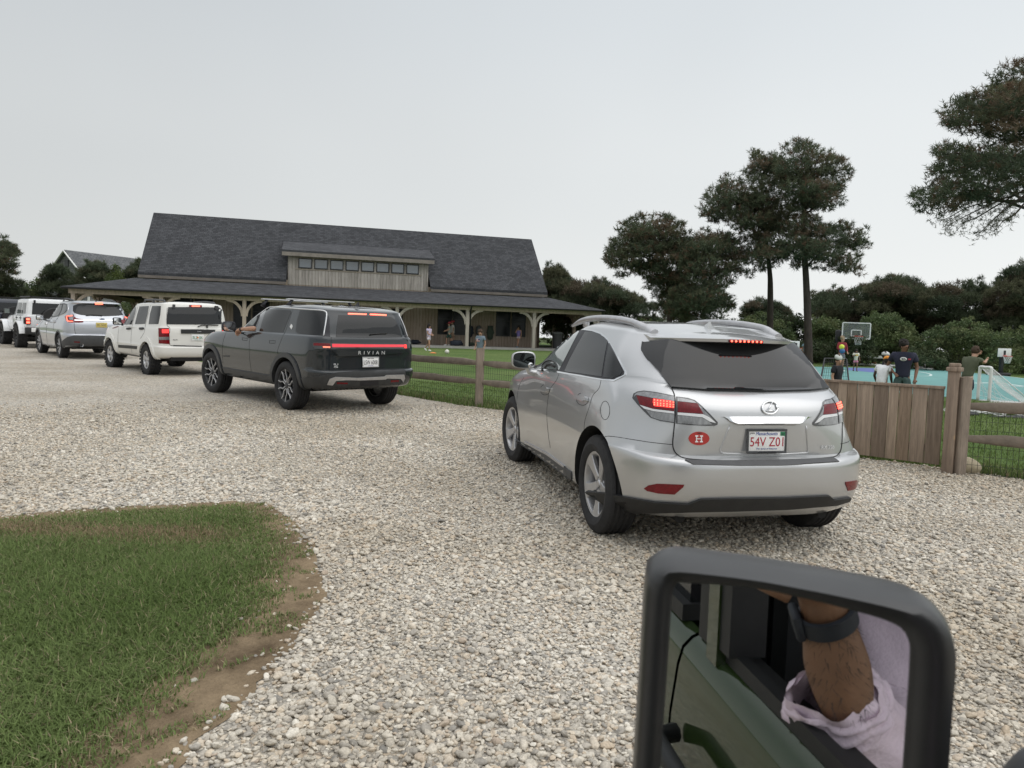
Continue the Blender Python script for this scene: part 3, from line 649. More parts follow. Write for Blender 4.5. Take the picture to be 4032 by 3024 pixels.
    c.panel('rear_valance', ZB, [(-330, 1010), (-100, 1030), (0, 1052), (300, 1103), (600, 1120), (720, 1076), (1000, 1068), (1500, 1062), (1890, 1044), (1930, 1082), (2078, 1060), (2070, 1092), (1950, 1128), (1500, 1162), (1000, 1178), (300, 1192), (0, 1192), (-330, 1192)], M_blackpl, .020, .035, res=40)
    c.panel('bumper_pad', ZB, [(575, 726), (700, 731), (1000, 741), (1500, 732), (1935, 708), (1985, 742), (1500, 774), (1100, 777), (650, 766)], M_greypl, .009, .014, res=34)
    c.panel('reflector', ZB, [(200, 985), (240, 957), (320, 941), (568, 951), (560, 972), (480, 1040), (330, 1030), (230, 1008)], M_lred, .005, .01, True, res=12)
    secs = []
    for k in range(33):
        t = k/32; xt = 897+849*t; e = min(1, min(t, 1-t)*9); xb = 980+675*t; m_ = e**.6
        Pt, n1 = c.hit(ZB((xt, 329))); Pm, n2 = c.hit(ZB((xt*(1-.6*1)+xb*.6, 329+58*m_))); Pb, n3 = c.hit(ZB((xb, 329+80*m_)))
        secs.append([Pt-n1*.006, Pt+n1*(.004+.012*e), Pm+n2*(.006+.034*e), Pm+n2*(.002+.032*e)-Vector((0, 0, .004)), Pb+n3*.004, Pb-n3*.006])
    b = MB(); b.add([p for q_ in secs for p in q_], [(i*6+j, i*6+j+1, (i+1)*6+j+1, (i+1)*6+j) for i in range(32) for j in range(5)]+[tuple(range(6))[::-1], tuple(range(192, 198))])
    b.build('chrome_bar', M_chrome, c.root, True, 28)
    # emblem: oval ring with a slanted L
    p, n = c.hit(ZB((1350, 250))); b = MB(); q = []
    for a in np.linspace(0, 2*pi, 41): h, nn = c.hit(ZB((1350+71*cos(a), 250+55*sin(a)))); q.append(h+nn*.008)
    b.tube(q, .0062, 8)
    for st in ([(1372, 199), (1330, 273)], [(1318, 276), (1395, 277)], [(1405, 225), (1418, 262)]):
        b.tube([c.hit(ZB(s_))[0]+n*.008 for s_ in st], .0058, 8)
    b.build('emblem', M_chrome, c.root, True)
    # sticker
    st = c.panel('sticker', ZB, [(703+96*cos(a), 527+62*sin(a)) for a in np.linspace(0, 2*pi, 33)[:-1]], mat('sticker_red', (.42, .035, .03), .4, var=.06), .003, .004, res=14)
    q = lambda P: c.hit(ZB(P))
    def ontail(nm, body, cx, cy, w, h, m, par, dx=60, shear=0.):
        a, _ = q((cx-dx, cy)); b_, _ = q((cx+dx, cy)); o, n = q((cx, cy)); r = (b_-a).normalized(); up = n.cross(r); return text(nm, body, o+n*.004, r, up, w, h, m, par, .002, shear)
    ontail('letter', 'H', 703, 530, .040, .044, M_white, st)
    b = MB(); o, n = q((703, 530)); a, _ = q((640, 530)); b_, _ = q((766, 530)); r = (b_-a).normalized(); up = n.cross(r); Rm = Matrix((r, up, n)).transposed()
    for dx, dy in ((-.0155, -.019), (.0155, -.019), (-.0155, .019), (.0155, .019)): b = MB(); b.box(o+r*dx+up*dy+n*.0042, (.02, .009, .002), Rm); b.build('letter_serif', M_white, st)
    ontail('sticker_text', 'HIKE', 706, 478, .026, .008, M_plblk, st, 30)
    ontail('badge', 'RX 350', 1882, 608, .125, .026, M_badge, c.root, 60)
    # plate in its recess
    po, pn = c.hit(ZB((1312, 548))); po = po+Vector((-.016, 0, 0))
    pw = .285; ph = .148
    pl, r, up, n = plate(c, po, pw, ph, .05, M_white, frame_m=M_greypl)
    ptext(pl, po, r, up, n, '54V Z01', 0, -.004, M_plred, .25, .062, name='plate_number')
    ptext(pl, po, r, up, n, 'Massachusetts', -.002, .051, M_plblu, .165, .022, .25)
    ptext(pl, po, r, up, n, 'The Spirit of America', 0, -.052, M_plblu, .155, .013, .25)
    ptext(pl, po, r, up, n, 'JAN', -.112, .052, M_plblk, .034, .015)
    b = MB(); b.box(po+r*.118+up*.05+n*.0035, (.034, .026, .002), Matrix((r, up, n)).transposed()); b.build('sticker_patch', M_plgrn, pl)
    ptext(pl, po+n*.002, r, up, n, '27', .119, .049, M_plblk, .024, .014)
    ptext(pl, po+n*.007, r, up, n, 'WATERTOWN', 0, -ph/2-.001, M_plblk, .14, .011)
    ptext(pl, po+n*.007, r, up, n, 'LEXUS', 0, ph/2+.001, M_plblk, .07, .010)
    c.gaps([(ZB, [(985, 412), (925, 560), (897, 632), (912, 655), (960, 664), (1320, 672), (1660, 660), (1698, 640), (1694, 540), (1686, 412)], False)], M_silver, .006, 'plate_recess_edge')
    # door handles
    for (cx, cy, rx, ry, bar) in ((682, 925, 52, 57, [(638, 912), (660, 903), (722, 901), (733, 915), (727, 945), (700, 952), (655, 940)]), (1090, 1026, 68, 68, [(1032, 1000), (1060, 993), (1148, 1004), (1155, 1022), (1150, 1048), (1125, 1060), (1050, 1035), (1030, 1020)])):
        c.panel('door_handle', ZC, bar, M_silver, .032, .03, True, res=8)
        bw = [c.hit(ZC((cx+rx*cos(a), cy+ry*sin(a))))[0] for a in np.linspace(.1*pi, 1.4*pi, 21)]; b = MB(); b.tube(bw, .003, 5); b.build('handle_bowl', M_greypl, c.bodyo, True)
    # mirrors
    for sg in (1, -1):
        b = MB(); a = c.at(ZC((440, 600)), 1, 1.06); ctr = Vector((a.x, a.y*sg, a.z)); W2, H2 = .122, .086
        prof = [(.10, .2), (.075, .6), (.045, .85), (.0, 1.0), (-.028, 1.0), (-.034, .93)]; vs = []
        for (dx, s_) in prof:
            for k in range(28):
                t = 2*pi*k/28; cx_ = abs(cos(t))**.55*math.copysign(1, cos(t)); sz = abs(sin(t))**.55*math.copysign(1, sin(t)); vs.append(ctr+Vector((dx, sg*cx_*W2*s_, sz*H2*s_*(1 if cx_ < 0 else 1-.12*cx_))))
        n_ = 28; b.add(vs, [(i*n_+k, i*n_+(k+1) % n_, (i+1)*n_+(k+1) % n_, (i+1)*n_+k) for i in range(5) for k in range(n_)]+[tuple(range(n_)), tuple(range(5*n_, 6*n_))[::-1]])
        b.tube([ctr+Vector((.02, -sg*.05, -.06)), ctr+Vector((.01, -sg*.07, -.12)), Vector((ctr.x+.02, sg*.90, 1.055))], [.03, .026, .035], 8)
        mo = b.build('side_mirror', M_silver, c.root, True, 45)
        b = MB(); vs = [ctr+Vector((-.0365, sg*abs(cos(t))**.55*math.copysign(1, cos(t))*W2*.88, abs(sin(t))**.55*math.copysign(1, sin(t))*H2*.86)) for t in np.linspace(0, 2*pi, 29)[:-1]]
        b.add(vs+[v+Vector((.003, 0, 0)) for v in vs], [tuple(range(28))[::-1]]+[(k, (k+1) % 28, 28+(k+1) % 28, 28+k) for k in range(28)])
        b.build('mirror_glass', mat('mirror_tint', (.10, .11, .11), .05, 1., var=.1), mo, False)
        b = MB(); b.ball(ctr+Vector((-.037, -sg*.07, -.05)), .026, 16, 8, (.2, 1, 1)); b.build('blind_spot_mirror', M_chrome, mo, True)
    # roof rails
    for sg in (1, -1):
        P = [c.at(ZC(q_), 1, .55) for q_ in [(985, 232), (1060, 190), (1150, 158), (1300, 146), (1480, 158), (1620, 186), (1700, 215), (1765, 262), (1830, 318)]]
        P = [Vector((p.x, sg*(.555 if i < 7 else .545-.012*(i-6)), p.z)) for i, p in enumerate(P)]
        b = MB(); q_ = cr([tuple(p) for p in P], 5); k = len(q_)
        rr = [.012+.016*min(1, min(i/6, 1))+(.012*max(0, (i-k+12)/12)) for i in range(k)]; b.tube(q_, rr, 10)
        f = c.at(ZC((1130, 190)), 1, .555); b.box((f.x, sg*.555, f.z-.02), (.12, .03, .06), None, .01)
        b.build('roof_rail', M_alloy, c.root, True, 60)
    # fin aerial
    a = c.at(ZA((1290, 132)), 1, 0); b = MB()
    b.add([(a.x+.10, 0, a.z-.012), (a.x-.05, .03, a.z-.018), (a.x-.05, -.03, a.z-.018), (a.x-.045, .005, a.z+.06), (a.x-.045, -.005, a.z+.06), (a.x+.02, 0, a.z+.035)], [(0, 1, 3, 5), (0, 5, 4, 2), (1, 2, 4, 3), (5, 3, 4), (0, 2, 1)])
    b.build('fin_aerial', M_silver, c.root, True, 20)
    # underside: exhausts, tow hook, axle
    b = MB(); b.box((1.4, 0, .28), (2.8, 1.2, .12)); b.box((-.2, .1, .30), (.5, 1.0, .1)); b.tube([(-.62, -.55, .27), (-.30, -.55, .28)], .035, 12); b.tube([(-.62, .55, .27), (-.3, .55, .28)], .035, 12); b.tube([(0, -.8, .36), (0, .8, .36)], .05, 8); b.tube([(-.6, .33, .31), (-.61, .33, .24), (-.58, .33, .24)], .008, 6)
    b.build('underbody', M_well, c.root)
    spec = dict(R=.368, r=.243, w=.24, n=5, dish=.035, a0=pi/2+.5, spoke=[([(.045, -.036, .036), (.09, -.034, .034), (.15, -.042, .042), (.20, -.056, .056), (.232, -.072, .072)], 0, 0, 1)], m=M_alloy, m2=M_alloy)
    for (x, st) in ((0, 0), (2.74, radians(5))):
        for sg in (1, -1): c.wheel((x, sg*.842, .368), st, spec, sg)
    return c
silver = silver_suv()
# ------------------------------------------------------------------ dark grey electric SUV
def dark_suv():
    c = Car('grey_suv', frame(-3.62795, 11.70333, -.776009, 1.72), 'dark grey SUV with a full-width red light bar, second in the queue', 'car', 'cars queuing on the gravel drive')
    pt = paint('slate_paint', (.019, .024, .028), .1, .16, .04); clad = mat('satin_cladding', (.036, .038, .040), .45, var=.2, vscale=10, bump=.04, bscale=200)
    rings = [ring(-.86, .40, .90, 3.75, .40, .40, 1.3), ring(-.97, .44, .955, 3.85, .44, .45, 1.3), ring(-1.04, .56, .985, 3.9, .56, .56, 1.2), ring(-1.06, .66, .99, 3.92, .66, .66, 1.1),
             ring(-1.05, .70, .99, 3.92, .70, .70, 1.1), ring(-1.01, .72, .99, 3.92, .72, .72, 1.1), ring(-1.01, .92, .985, 3.92, .92, .90, 1.05), ring(-1.02, 1.06, .975, 3.9, 1.06, 1.0, 1.0), ring(-1.01, 1.19, .955, 3.8, 1.17, 1.08, 1.0, .92),
             ring(-.995, 1.235, .935, 3.7, 1.225, 1.10, 1.0, .86, 3.1), ring(-.985, 1.25, .915, 2.75, 1.245, 1.16, 1.0, .84, 2.2), ring(-.975, 1.26, .905, 2.6, 1.255, 1.18, 1.0, .82, 2.0),
             ring(-.93, 1.45, .855, 2.1, 1.46, 1.44, 1.0, .77, 1.65), ring(-.86, 1.61, .80, 1.7, 1.645, 1.63, .95, .70, 1.3), ring(-.82, 1.665, .755, 1.55, 1.70, 1.68, .9, .66, 1.2), ring(-.62, 1.70, .60, 1.35, 1.735, 1.71, .6, .5, 1.05), ring(-.3, 1.725, .3, 1.1, 1.748, 1.725, .3, .25, .9)]
    n_ = len(rings[0]); rings.append([(-.1+i*.1, 0, 1.75) for i in range(n_)])
    c.body(rings, 5, [pt, M_well], [(0, .40, .475), (3.075, .40, .475)], creases=(5, 11), m=6, arch_in=.6)
    # glass
    fw = c.panel('door_window', ZR, [(598, 207), (692, 208), (668, 290), (612, 425), (530, 420), (437, 412), (480, 352), (540, 275)], mat('cabin_shade', (.006, .006, .007), .9, var=.3), .003, .01, True, res=18, label='open front window, filled by a near-black panel for cabin shade')  # dark panel stands in for the shaded cabin behind the open window
    c.panel('seat_headrest', ZR, [(530, 345), (560, 335), (600, 345), (618, 380), (612, 420), (520, 415), (515, 370)], M_blackpl, .005, .006, res=8)
    c.panel('quarter_window', ZR, [(540, 330), (575, 300), (615, 270), (650, 265), (640, 320), (610, 370), (545, 372)], mat('far_window', (.09, .105, .095), .25, var=.25, vscale=5), .0055, .006, res=8, label='far side window seen through the car')
    c.panel('door_window', ZR, [(735, 212), (968, 226), (975, 242), (898, 440), (862, 440), (672, 428), (690, 350)], M_glass, .003, .01, True, res=18)
    c.panel('rear_quarter_window', ZR, [(1062, 222), (1180, 230), (1288, 240), (1303, 255), (1292, 360), (1276, 470), (1150, 460), (1040, 450), (1018, 430), (1030, 330)], M_glass, .003, .01, True, res=18)
    c.panel('pillar_cover', ZR, [(1322, 255), (1345, 300), (1350, 480), (1290, 474), (1308, 350)], M_plblk, .003, .008, True, res=8)
    c.panel('rear_window', ZR, [(1432, 272), (1700, 278), (1940, 290), (1980, 318), (2020, 400), (2048, 485), (1730, 490), (1408, 484), (1415, 380)], M_glass, .004, .012, res=24)
    c.panel_l('windscreen', [(-.72, 1.28), (.72, 1.28), (.66, 1.45), (.6, 1.64), (-.6, 1.64), (-.66, 1.45)], M_glass, 0, 1, .004, .01, res=16)
    c.line('roof_trim', ZR, [(425, 372), (500, 288), (585, 196), (600, 187), (700, 187), (900, 200), (1100, 214), (1240, 223), (1298, 233), (1318, 258), (1311, 330), (1288, 472)], M_badge, .011, True, sm=5)
    # light bar
    lb = c.panel('tail_lamp', ZR, [(1183, 560), (1192, 535), (1362, 542), (1700, 548), (2088, 550), (2092, 598), (1700, 602), (1362, 602), (1205, 597)], M_ldark, .005, .015, res=36)
    c.panel('red_lens', ZR, [(1192, 541), (1354, 547), (1354, 573), (1194, 567)], M_lred, .009, .006, parent=lb, res=10)
    c.panel('light_bar', ZR, [(1370, 550), (1700, 555), (2062, 557), (2064, 581), (1700, 582), (1370, 582)], mat('bar_lit', (.5, .015, .03), .25, emit=(1, .03, .06), estr=.42, coat=1., var=.1), .009, .006, parent=lb, res=30)
    c.panel('lit_strip', ZR, [(1284, 575), (1350, 577), (1350, 588), (1284, 585)], M_litw, .009, .006, parent=lb, res=8)
    c.panel('lit_strip', ZR, [(2066, 558), (2086, 558), (2090, 592), (2068, 590)], M_lit, .009, .006, parent=lb, res=6)
    for q in ([(1525, 254), (1612, 256), (1702, 260), (1702, 270), (1612, 267), (1525, 265)], [(1736, 260), (1893, 267), (1895, 279), (1736, 271)]): c.panel('brake_lamp', ZR, q, M_litw, .008, .012, res=10)
    c.panel('lamp_spill', ZR, [(1372, 606), (1700, 606), (2070, 603), (2072, 612), (1700, 616), (1372, 616)], pt, .012, .02, res=24) if False else None
    # shut lines
    c.gaps([(ZR, [(706, 208), (640, 380), (598, 440), (572, 520), (568, 620), (576, 720), (590, 822)], True), (ZR, [(988, 226), (930, 400), (893, 480), (850, 590), (840, 648)], True), (ZR, [(345, 435), (318, 520), (308, 620), (316, 745)], True)], M_gap, .003)
    c.gaps([(ZR, [(1362, 485), (1362, 600), (1356, 700), (1352, 800), (1372, 815)], False), (ZR, [(1372, 812), (1700, 803), (2070, 800)], False)], M_gap, .004, 'tailgate_gap')
    c.panel('tailgate_step', ZR, [(1372, 606), (1700, 608), (2078, 604), (2060, 640), (1700, 662), (1425, 668)], pt, .022, .03, res=24)
    # lower cladding
    for x in (0, 3.075): arch_flare(c, x, .40, .468, .545, clad, .022, -14, 194)
    c.panel('sill_cladding', ZR, [(318, 776), (580, 822), (784, 856), (792, 955), (600, 925), (385, 890), (340, 830)], clad, .022, .04, True, res=22)
    c.panel('bumper_cladding', ZR, [(1075, 880), (1180, 868), (1320, 848), (1420, 826), (1700, 812), (2074, 806), (2080, 850), (2068, 900), (2000, 962), (1860, 990), (1700, 1006), (1450, 1022), (1240, 1030), (1120, 1005), (1095, 940)], clad, .012, .03, res=34)
    c.panel('bumper_trim', ZR, [(1320, 938), (1345, 886), (1400, 868), (1500, 872), (1625, 876), (1870, 864), (1890, 850), (2060, 846), (2069, 880), (2052, 915), (2030, 884), (1900, 880), (1878, 890), (1630, 898), (1500, 896), (1405, 902), (1372, 945)], M_alloy, .026, .03, res=34)
    for q in ([(1415, 918), (1518, 922), (1518, 936), (1415, 934)], [(1935, 900), (2010, 896), (2012, 914), (1935, 918)]): c.panel('reflector', ZR, q, M_lred, .016, .012, res=8)
    c.panel('tow_cover', ZR, [(1640, 905), (1815, 898), (1815, 945), (1640, 952)], M_plblk, .016, .012, res=10)
    # badges, plate
    ontext(c, 'badge', 'RIVIAN', ZR, 1748, 634, .50, 0.055, M_badge, None, 90, space=1.9, off=.024)
    ontext(c, 'badge', 'RIVIAN', ZR, 350, 668, .26, .03, M_greypl, None, 25, space=1.6)
    ontext(c, 'badge', 'R1', ZR, 1407, 748, .072, .024, M_badge, None, 18); ontext(c, 'badge', 'S', ZR, 1407, 771, .072, .034, M_badge, None, 18)
    p, n = c.hit(ZR((1740, 726))); pl, r, up, n = plate(c, p+Vector((-.012, 0, 0)), .30, .152, .03, M_white, frame_m=M_alloy); o = p+Vector((-.012, 0, 0))
    ptext(pl, o, r, up, n, 'LSW 6008', 0, -.005, M_plblk, .255, .07, name='plate_number'); ptext(pl, o, r, up, n, 'NEW YORK', 0, .057, M_plblk, .12, .018)
    ptext(pl, o, r, up, n, 'EXCELSIOR', 0, -.060, M_plblu, .10, .011)
    c.panel('diamond_badge', ZR, [(977, 358), (991, 380), (979, 409), (963, 386)], M_white, .006, .008, True, res=6)
    for q in ([(765, 519), (822, 521), (818, 545), (763, 543)], [(500, 492), (552, 497), (548, 519), (500, 513)]): c.line('door_handle', ZR, q, M_gap, .004, True, True, sm=0)
    # wiper
    b = MB(); b.tube([c.hit(ZR(q))[0]+Vector((-.02, 0, .005)) for q in [(1735, 462), (1760, 457), (1830, 452), (1895, 452)]], .010, 6); b.build('wiper', M_blackpl, c.root, True)
    # mirrors
    for sg in (1, -1):
        b = MB(); a = c.at(ZR((370, 382)), 1, 1.12); ctr = Vector((a.x, sg*a.y, a.z)); vs = []
        for (dx, s_) in [(.13, .25), (.10, .7), (.04, .95), (-.02, 1.), (-.03, .92)]:
            for k in range(24):
                t = 2*pi*k/24; cy = abs(cos(t))**.6*math.copysign(1, cos(t)); sz = abs(sin(t))**.6*math.copysign(1, sin(t)); vs.append(ctr+Vector((dx, sg*cy*.125*s_, sz*.095*s_)))
        b.add(vs, [(i*24+k, i*24+(k+1) % 24, (i+1)*24+(k+1) % 24, (i+1)*24+k) for i in range(4) for k in range(24)]+[tuple(range(24)), tuple(range(96, 120))[::-1]])
        b.tube([ctr+Vector((.02, -sg*.09, -.05)), Vector((ctr.x+.03, sg*.92, 1.20))], [.035, .03], 8)
        mo = b.build('side_mirror', M_plblk, c.root, True, 45)
        b = MB(); vs = [ctr+Vector((-.032, sg*abs(cos(t))**.6*math.copysign(1, cos(t))*.105, abs(sin(t))**.6*math.copysign(1, sin(t))*.078)) for t in np.linspace(0, 2*pi, 25)[:-1]]
        b.add(vs+[v+Vector((.004, 0, 0)) for v in vs], [tuple(range(24))[::-1]]+[(k, (k+1) % 24, 24+(k+1) % 24, 24+k) for k in range(24)]); b.build('mirror_glass', M_chrome, mo)
    # roof bars
    for (l, r_, yl) in ((ZR((690, 113)), ZR((1290, 131)), .62), (ZR((932, 117)), ZR((1595, 150)), .62)):
        a = c.at(l, 1, .66); x = a.x; z = 1.83
        b = MB(); b.box((x, 0, z), (.075, 1.32, .022), None, .006)
        bar = b.build('roof_bar', M_alloy, c.root, True, 40)
        for sg in (1, -1): b = MB(); b.tube([(x, sg*.56, z-.01), (x, sg*.60, 1.77), (x, sg*.64, 1.70)], [.03, .025, .05], 8); b.build('bar_foot', M_plblk, bar, True)
    a = c.at(ZR((1615, 205)), 1, 0); b = MB(); z = 1.74
    b.add([(a.x+.10, 0, z), (a.x-.04, .025, z-.01), (a.x-.04, -.025, z-.01), (a.x-.03, .005, z+.075), (a.x-.03, -.005, z+.075), (a.x+.03, 0, z+.04)], [(0, 1, 3, 5), (0, 5, 4, 2), (1, 2, 4, 3), (5, 3, 4), (0, 2, 1)]); b.build('fin_aerial', M_plblk, c.root)
    b = MB(); b.box((1.5, 0, .38), (3.4, 1.2, .14)); b.tube([(0, -.8, .4), (0, .8, .4)], .06, 8); b.build('underbody', M_well, c.root)
    sp = lambda t0, t1, t2, t3: None
    spec = dict(R=.402, r=.268, w=.275, n=5, dish=.028, a0=pi/2+.3, m=M_alloyd, m2=M_alloy, hubm=0, spoke=[
        ([(.05, -.020, .020), (.135, -.022, .022)], 0, 0, 0),
        ([(.125, -.030, .004), (.19, -.075, -.045), (.255, -.095, -.06)], 0, 0, 0), ([(.125, -.004, .030), (.19, .045, .075), (.255, .06, .095)], 0, 0, 0),
        ([(.05, -.030, -.012), (.132, -.034, -.014), (.19, -.090, -.068), (.258, -.110, -.086)], 0, .003, 1), ([(.05, .012, .030), (.132, .014, .034), (.19, .068, .090), (.258, .086, .110)], 0, .003, 1)])
    for (x, st) in ((0, 0), (3.075, radians(6))):
        for sg in (1, -1): c.wheel((x, sg*.862, .402), st, spec, sg)
    return c
slate = dark_suv()
# ------------------------------------------------------------------ cream-white boxy SUV (third)
def mirror_box(c, px, zf, Y, w, h, m, arm_to, mg=None, dep=.1):
    for sg in (1, -1):
        a = c.at(zf(px), 1, Y); ctr = Vector((a.x, sg*Y, a.z)); b = MB(); b.box(ctr+Vector((dep*.4, 0, 0)), (dep, w, h), None, min(w, h)*.18)
        b.tube([ctr+Vector((dep*.3, -sg*w*.4, -h*.25)), Vector((a.x+.06, sg*arm_to, a.z-h*.5))], [.03, .03], 8); mo = b.build('side_mirror', m, c.root, True, 40)
        b = MB(); b.box(ctr+Vector((-dep*.1-.002, 0, 0)), (.006, w*.84, h*.8), None, .002); b.build('mirror_glass', mg or M_chrome, mo, True, 30)
def white_suv():
    c = Car('white_suv', frame(-8.83566, 17.3611, -.803219, 1.56), 'cream white boxy SUV with black door mouldings, third in the queue', 'car', 'cars queuing on the gravel drive')
    pt = paint('cream_paint', (.74, .73, .69), 0, .3, .25)
    rings = [ring(-.62, .42, .80, 3.5, .40, .42, .8), ring(-.76, .46, .86, 3.6, .44, .46, .8), ring(-.82, .55, .90, 3.65, .55, .55, .8), ring(-.83, .66, .905, 3.66, .66, .66, .8), ring(-.82, .71, .905, 3.66, .71, .7, .8),
             ring(-.76, .73, .90, 3.62, .73, .72, .75), ring(-.76, .9, .89, 3.62, .9, .9, .75), ring(-.76, 1.05, .875, 3.55, 1.04, 1.0, .7, .86), ring(-.755, 1.13, .86, 3.45, 1.12, 1.04, .7, .82, 2.9),
             ring(-.745, 1.17, .845, 2.5, 1.16, 1.12, .7, .80, 2.1), ring(-.74, 1.18, .84, 2.35, 1.17, 1.14, .7, .79, 1.95), ring(-.72, 1.45, .80, 1.95, 1.45, 1.42, .7, .74, 1.65), ring(-.66, 1.69, .755, 1.65, 1.675, 1.64, .65, .69, 1.35), ring(-.62, 1.755, .72, 1.5, 1.735, 1.70, .6, .65, 1.25), ring(-.5, 1.79, .5, 1.3, 1.765, 1.73, .4, .45, 1.1)]
    rings.append([(-.3+i*.12, 0, 1.80) for i in range(12)])
    c.body(rings, 4, [pt, M_well], [(0, .36, .45), (2.695, .36, .45)], creases=(5, 10), m=5, arch_in=.5)
    for nm, q in (('door_window', [(1290, 262), (1282, 310), (1248, 426), (1168, 428), (1200, 340), (1245, 280)]), ('door_window', [(1322, 257), (1410, 252), (1398, 330), (1374, 422), (1278, 424), (1300, 330)]), ('rear_quarter_window', [(1442, 252), (1524, 252), (1518, 330), (1500, 424), (1408, 424), (1420, 330)])):
        c.panel(nm, ZL, q, M_glass, .004, .012, True, res=12)
    c.panel('rear_window', ZL, [(1592, 263), (1800, 262), (2075, 266), (2112, 300), (2140, 424), (1860, 428), (1578, 426), (1582, 340)], M_glass, .005, .012, res=18)
    c.panel('brake_lamp', ZL, [(1790, 243), (1908, 245), (1912, 264), (1790, 262)], M_lred, .01, .014, res=8); c.panel('lit_strip', ZL, [(1815, 249), (1890, 250), (1890, 260), (1815, 259)], M_litw, .012, .01, res=8)
    for q in ([(1632, 240), (1656, 242), (1656, 276), (1634, 282)], [(2030, 253), (2062, 256), (2060, 290), (2034, 290)]): c.panel('hinge', ZL, q, M_blackpl, .03, .03, res=6)
    c.panel('handle_bar', ZL, [(1712, 474), (1870, 474), (2034, 478), (2032, 514), (1870, 513), (1714, 513)], M_blackpl, .022, .03, res=14); ontext(c, 'badge', 'Jeep', ZL, 1882, 494, .10, .035, M_alloy, None, 20, off=.03)
    lb = c.panel('tail_lamp', ZL, [(1502, 462), (1600, 461), (1608, 612), (1504, 606)], M_lred, .010, .02, True, res=8); l2 = c.last2
    c.panel('lit_strip', ZL, [(1534, 474), (1594, 474), (1597, 508), (1536, 508)], M_lit, .014, .008, True, res=6, parent=lb, parent2=l2)
    c.panel('clear_lens', ZL, [(1506, 545), (1603, 544), (1605, 574), (1507, 573)], M_lclear, .014, .008, True, res=6, parent=lb, parent2=l2)
    c.gaps([(ZL, [(1305, 258), (1290, 310), (1262, 400), (1246, 480), (1240, 600), (1250, 700)], True), (ZL, [(1425, 245), (1400, 350), (1378, 430), (1366, 500), (1330, 560)], True), (ZL, [(1128, 440), (1116, 560), (1122, 690)], True)], M_gap, .004)
    c.gaps([(ZL, [(1585, 222), (1578, 420), (1610, 470), (1610, 622), (1900, 632)], False)], M_gap, .005, 'tailgate_gap')
    c.panel('bumper_gap', ZL, [(1640, 622), (1910, 630), (1910, 640), (1640, 634)], M_gap, .006, .012, res=12)
    c.panel('side_moulding', ZL, [(1128, 619), (1210, 624), (1296, 632), (1296, 660), (1210, 652), (1128, 645)], M_blackpl, .022, .03, True, res=12)
    for q in ([(1205, 460), (1240, 458), (1241, 474), (1206, 477)], [(1326, 459), (1362, 457), (1362, 474), (1327, 478)]): c.panel('door_handle', ZL, q, M_blackpl, .03, .03, True, res=6)
    c.panel('sill_trim', ZL, [(1108, 700), (1215, 722), (1322, 742), (1325, 770), (1215, 748), (1110, 722)], M_blackpl, .012, .03, True, res=12)
    for x in (0, 2.695): arch_flare(c, x, .36, .445, .56, pt, .028, -22, 202)
    p, n = c.hit(ZL((1870, 551))); o = p+Vector((-.012, 0, 0)); pl, r, up, n = plate(c, o, .30, .152, .0, M_white)
    ptext(pl, o, r, up, n, 'BLZ  BK', 0, 0, M_plgrn, .24, .066, name='plate_number'); b = MB(); b.ball(o+n*.003, .022, 10, 6, (.15, 1, 1)); b.build('plate_orange', mat('orange_print', (.7, .2, .04), .5, var=.1), pl, True)
    ptext(pl, o, r, up, n, 'SUNSHINE STATE', 0, -.058, M_plgrn, .15, .013)
    ontext(c, 'badge', '4x4', ZL, 1658, 572, .10, .03, M_plblk, None, 14)
    b = MB(); b.tube([c.hit(ZL(q))[0]+Vector((-.025, 0, 0)) for q in [(1870, 448), (1905, 434), (1980, 432), (2062, 434)]], .012, 6); b.tube([c.hit(ZL(q))[0]+Vector((-.02, 0, 0)) for q in [(1955, 434), (1960, 458)]], .02, 6); b.build('wiper', M_blackpl, c.root, True)
    mirror_box(c, (1113, 396), ZL, 1.02, .20, .19, M_blackpl, .88)
    c.panel('bonnet_decal', ZL, [(1060, 462), (1115, 440), (1128, 448), (1075, 466)], M_lred, .004, .006, res=6)
    for sg in (1, -1):
        b = MB(); b.tube([(-.42, sg*.60, 1.76), (-.34, sg*.60, 1.81), (.2, sg*.61, 1.83), (.9, sg*.61, 1.82), (1.0, sg*.60, 1.75)], .022, 8); b.box((.35, sg*.60, 1.79), (.1, .035, .06), None, .008); b.build('roof_rail', M_greypl, c.root, True, 50)
    a = c.at(ZL((1808, 214)), 0, -.2); b = MB(); b.tube([(a.x, a.y, 1.78), (a.x, a.y, 1.81)], .02, 8); b.tube([(a.x, a.y, 1.80), (a.x-.03, a.y+.015, 2.05)], [.006, .004], 6); b.build('aerial', M_blackpl, c.root, True)
    b = MB(); b.box((1.3, 0, .42), (3.0, 1.1, .16)); b.box((-.45, 0, .44), (.6, 1.2, .14)); b.tube([(0, -.7, .36), (0, .7, .36)], .05, 8); b.ball((0, .1, .34), .13, 10, 8); b.tube([(-.7, -.35, .36), (-.2, -.4, .4)], .04, 8); b.build('underbody', M_well, c.root)
    spec = dict(R=.365, r=.215, w=.24, n=5, dish=.02, a0=pi/2, m=M_alloy, m2=M_alloy, lugs=26, spoke=[([(.04, -.03, .03), (.10, -.038, .038), (.16, -.05, .05), (.20, -.07, .07)], 0, 0, 1)])
    for (x, st) in ((0, 0), (2.695, radians(3))):
        for sg in (1, -1): c.wheel((x, sg*.80, .362), st, spec, sg)
white_suv()
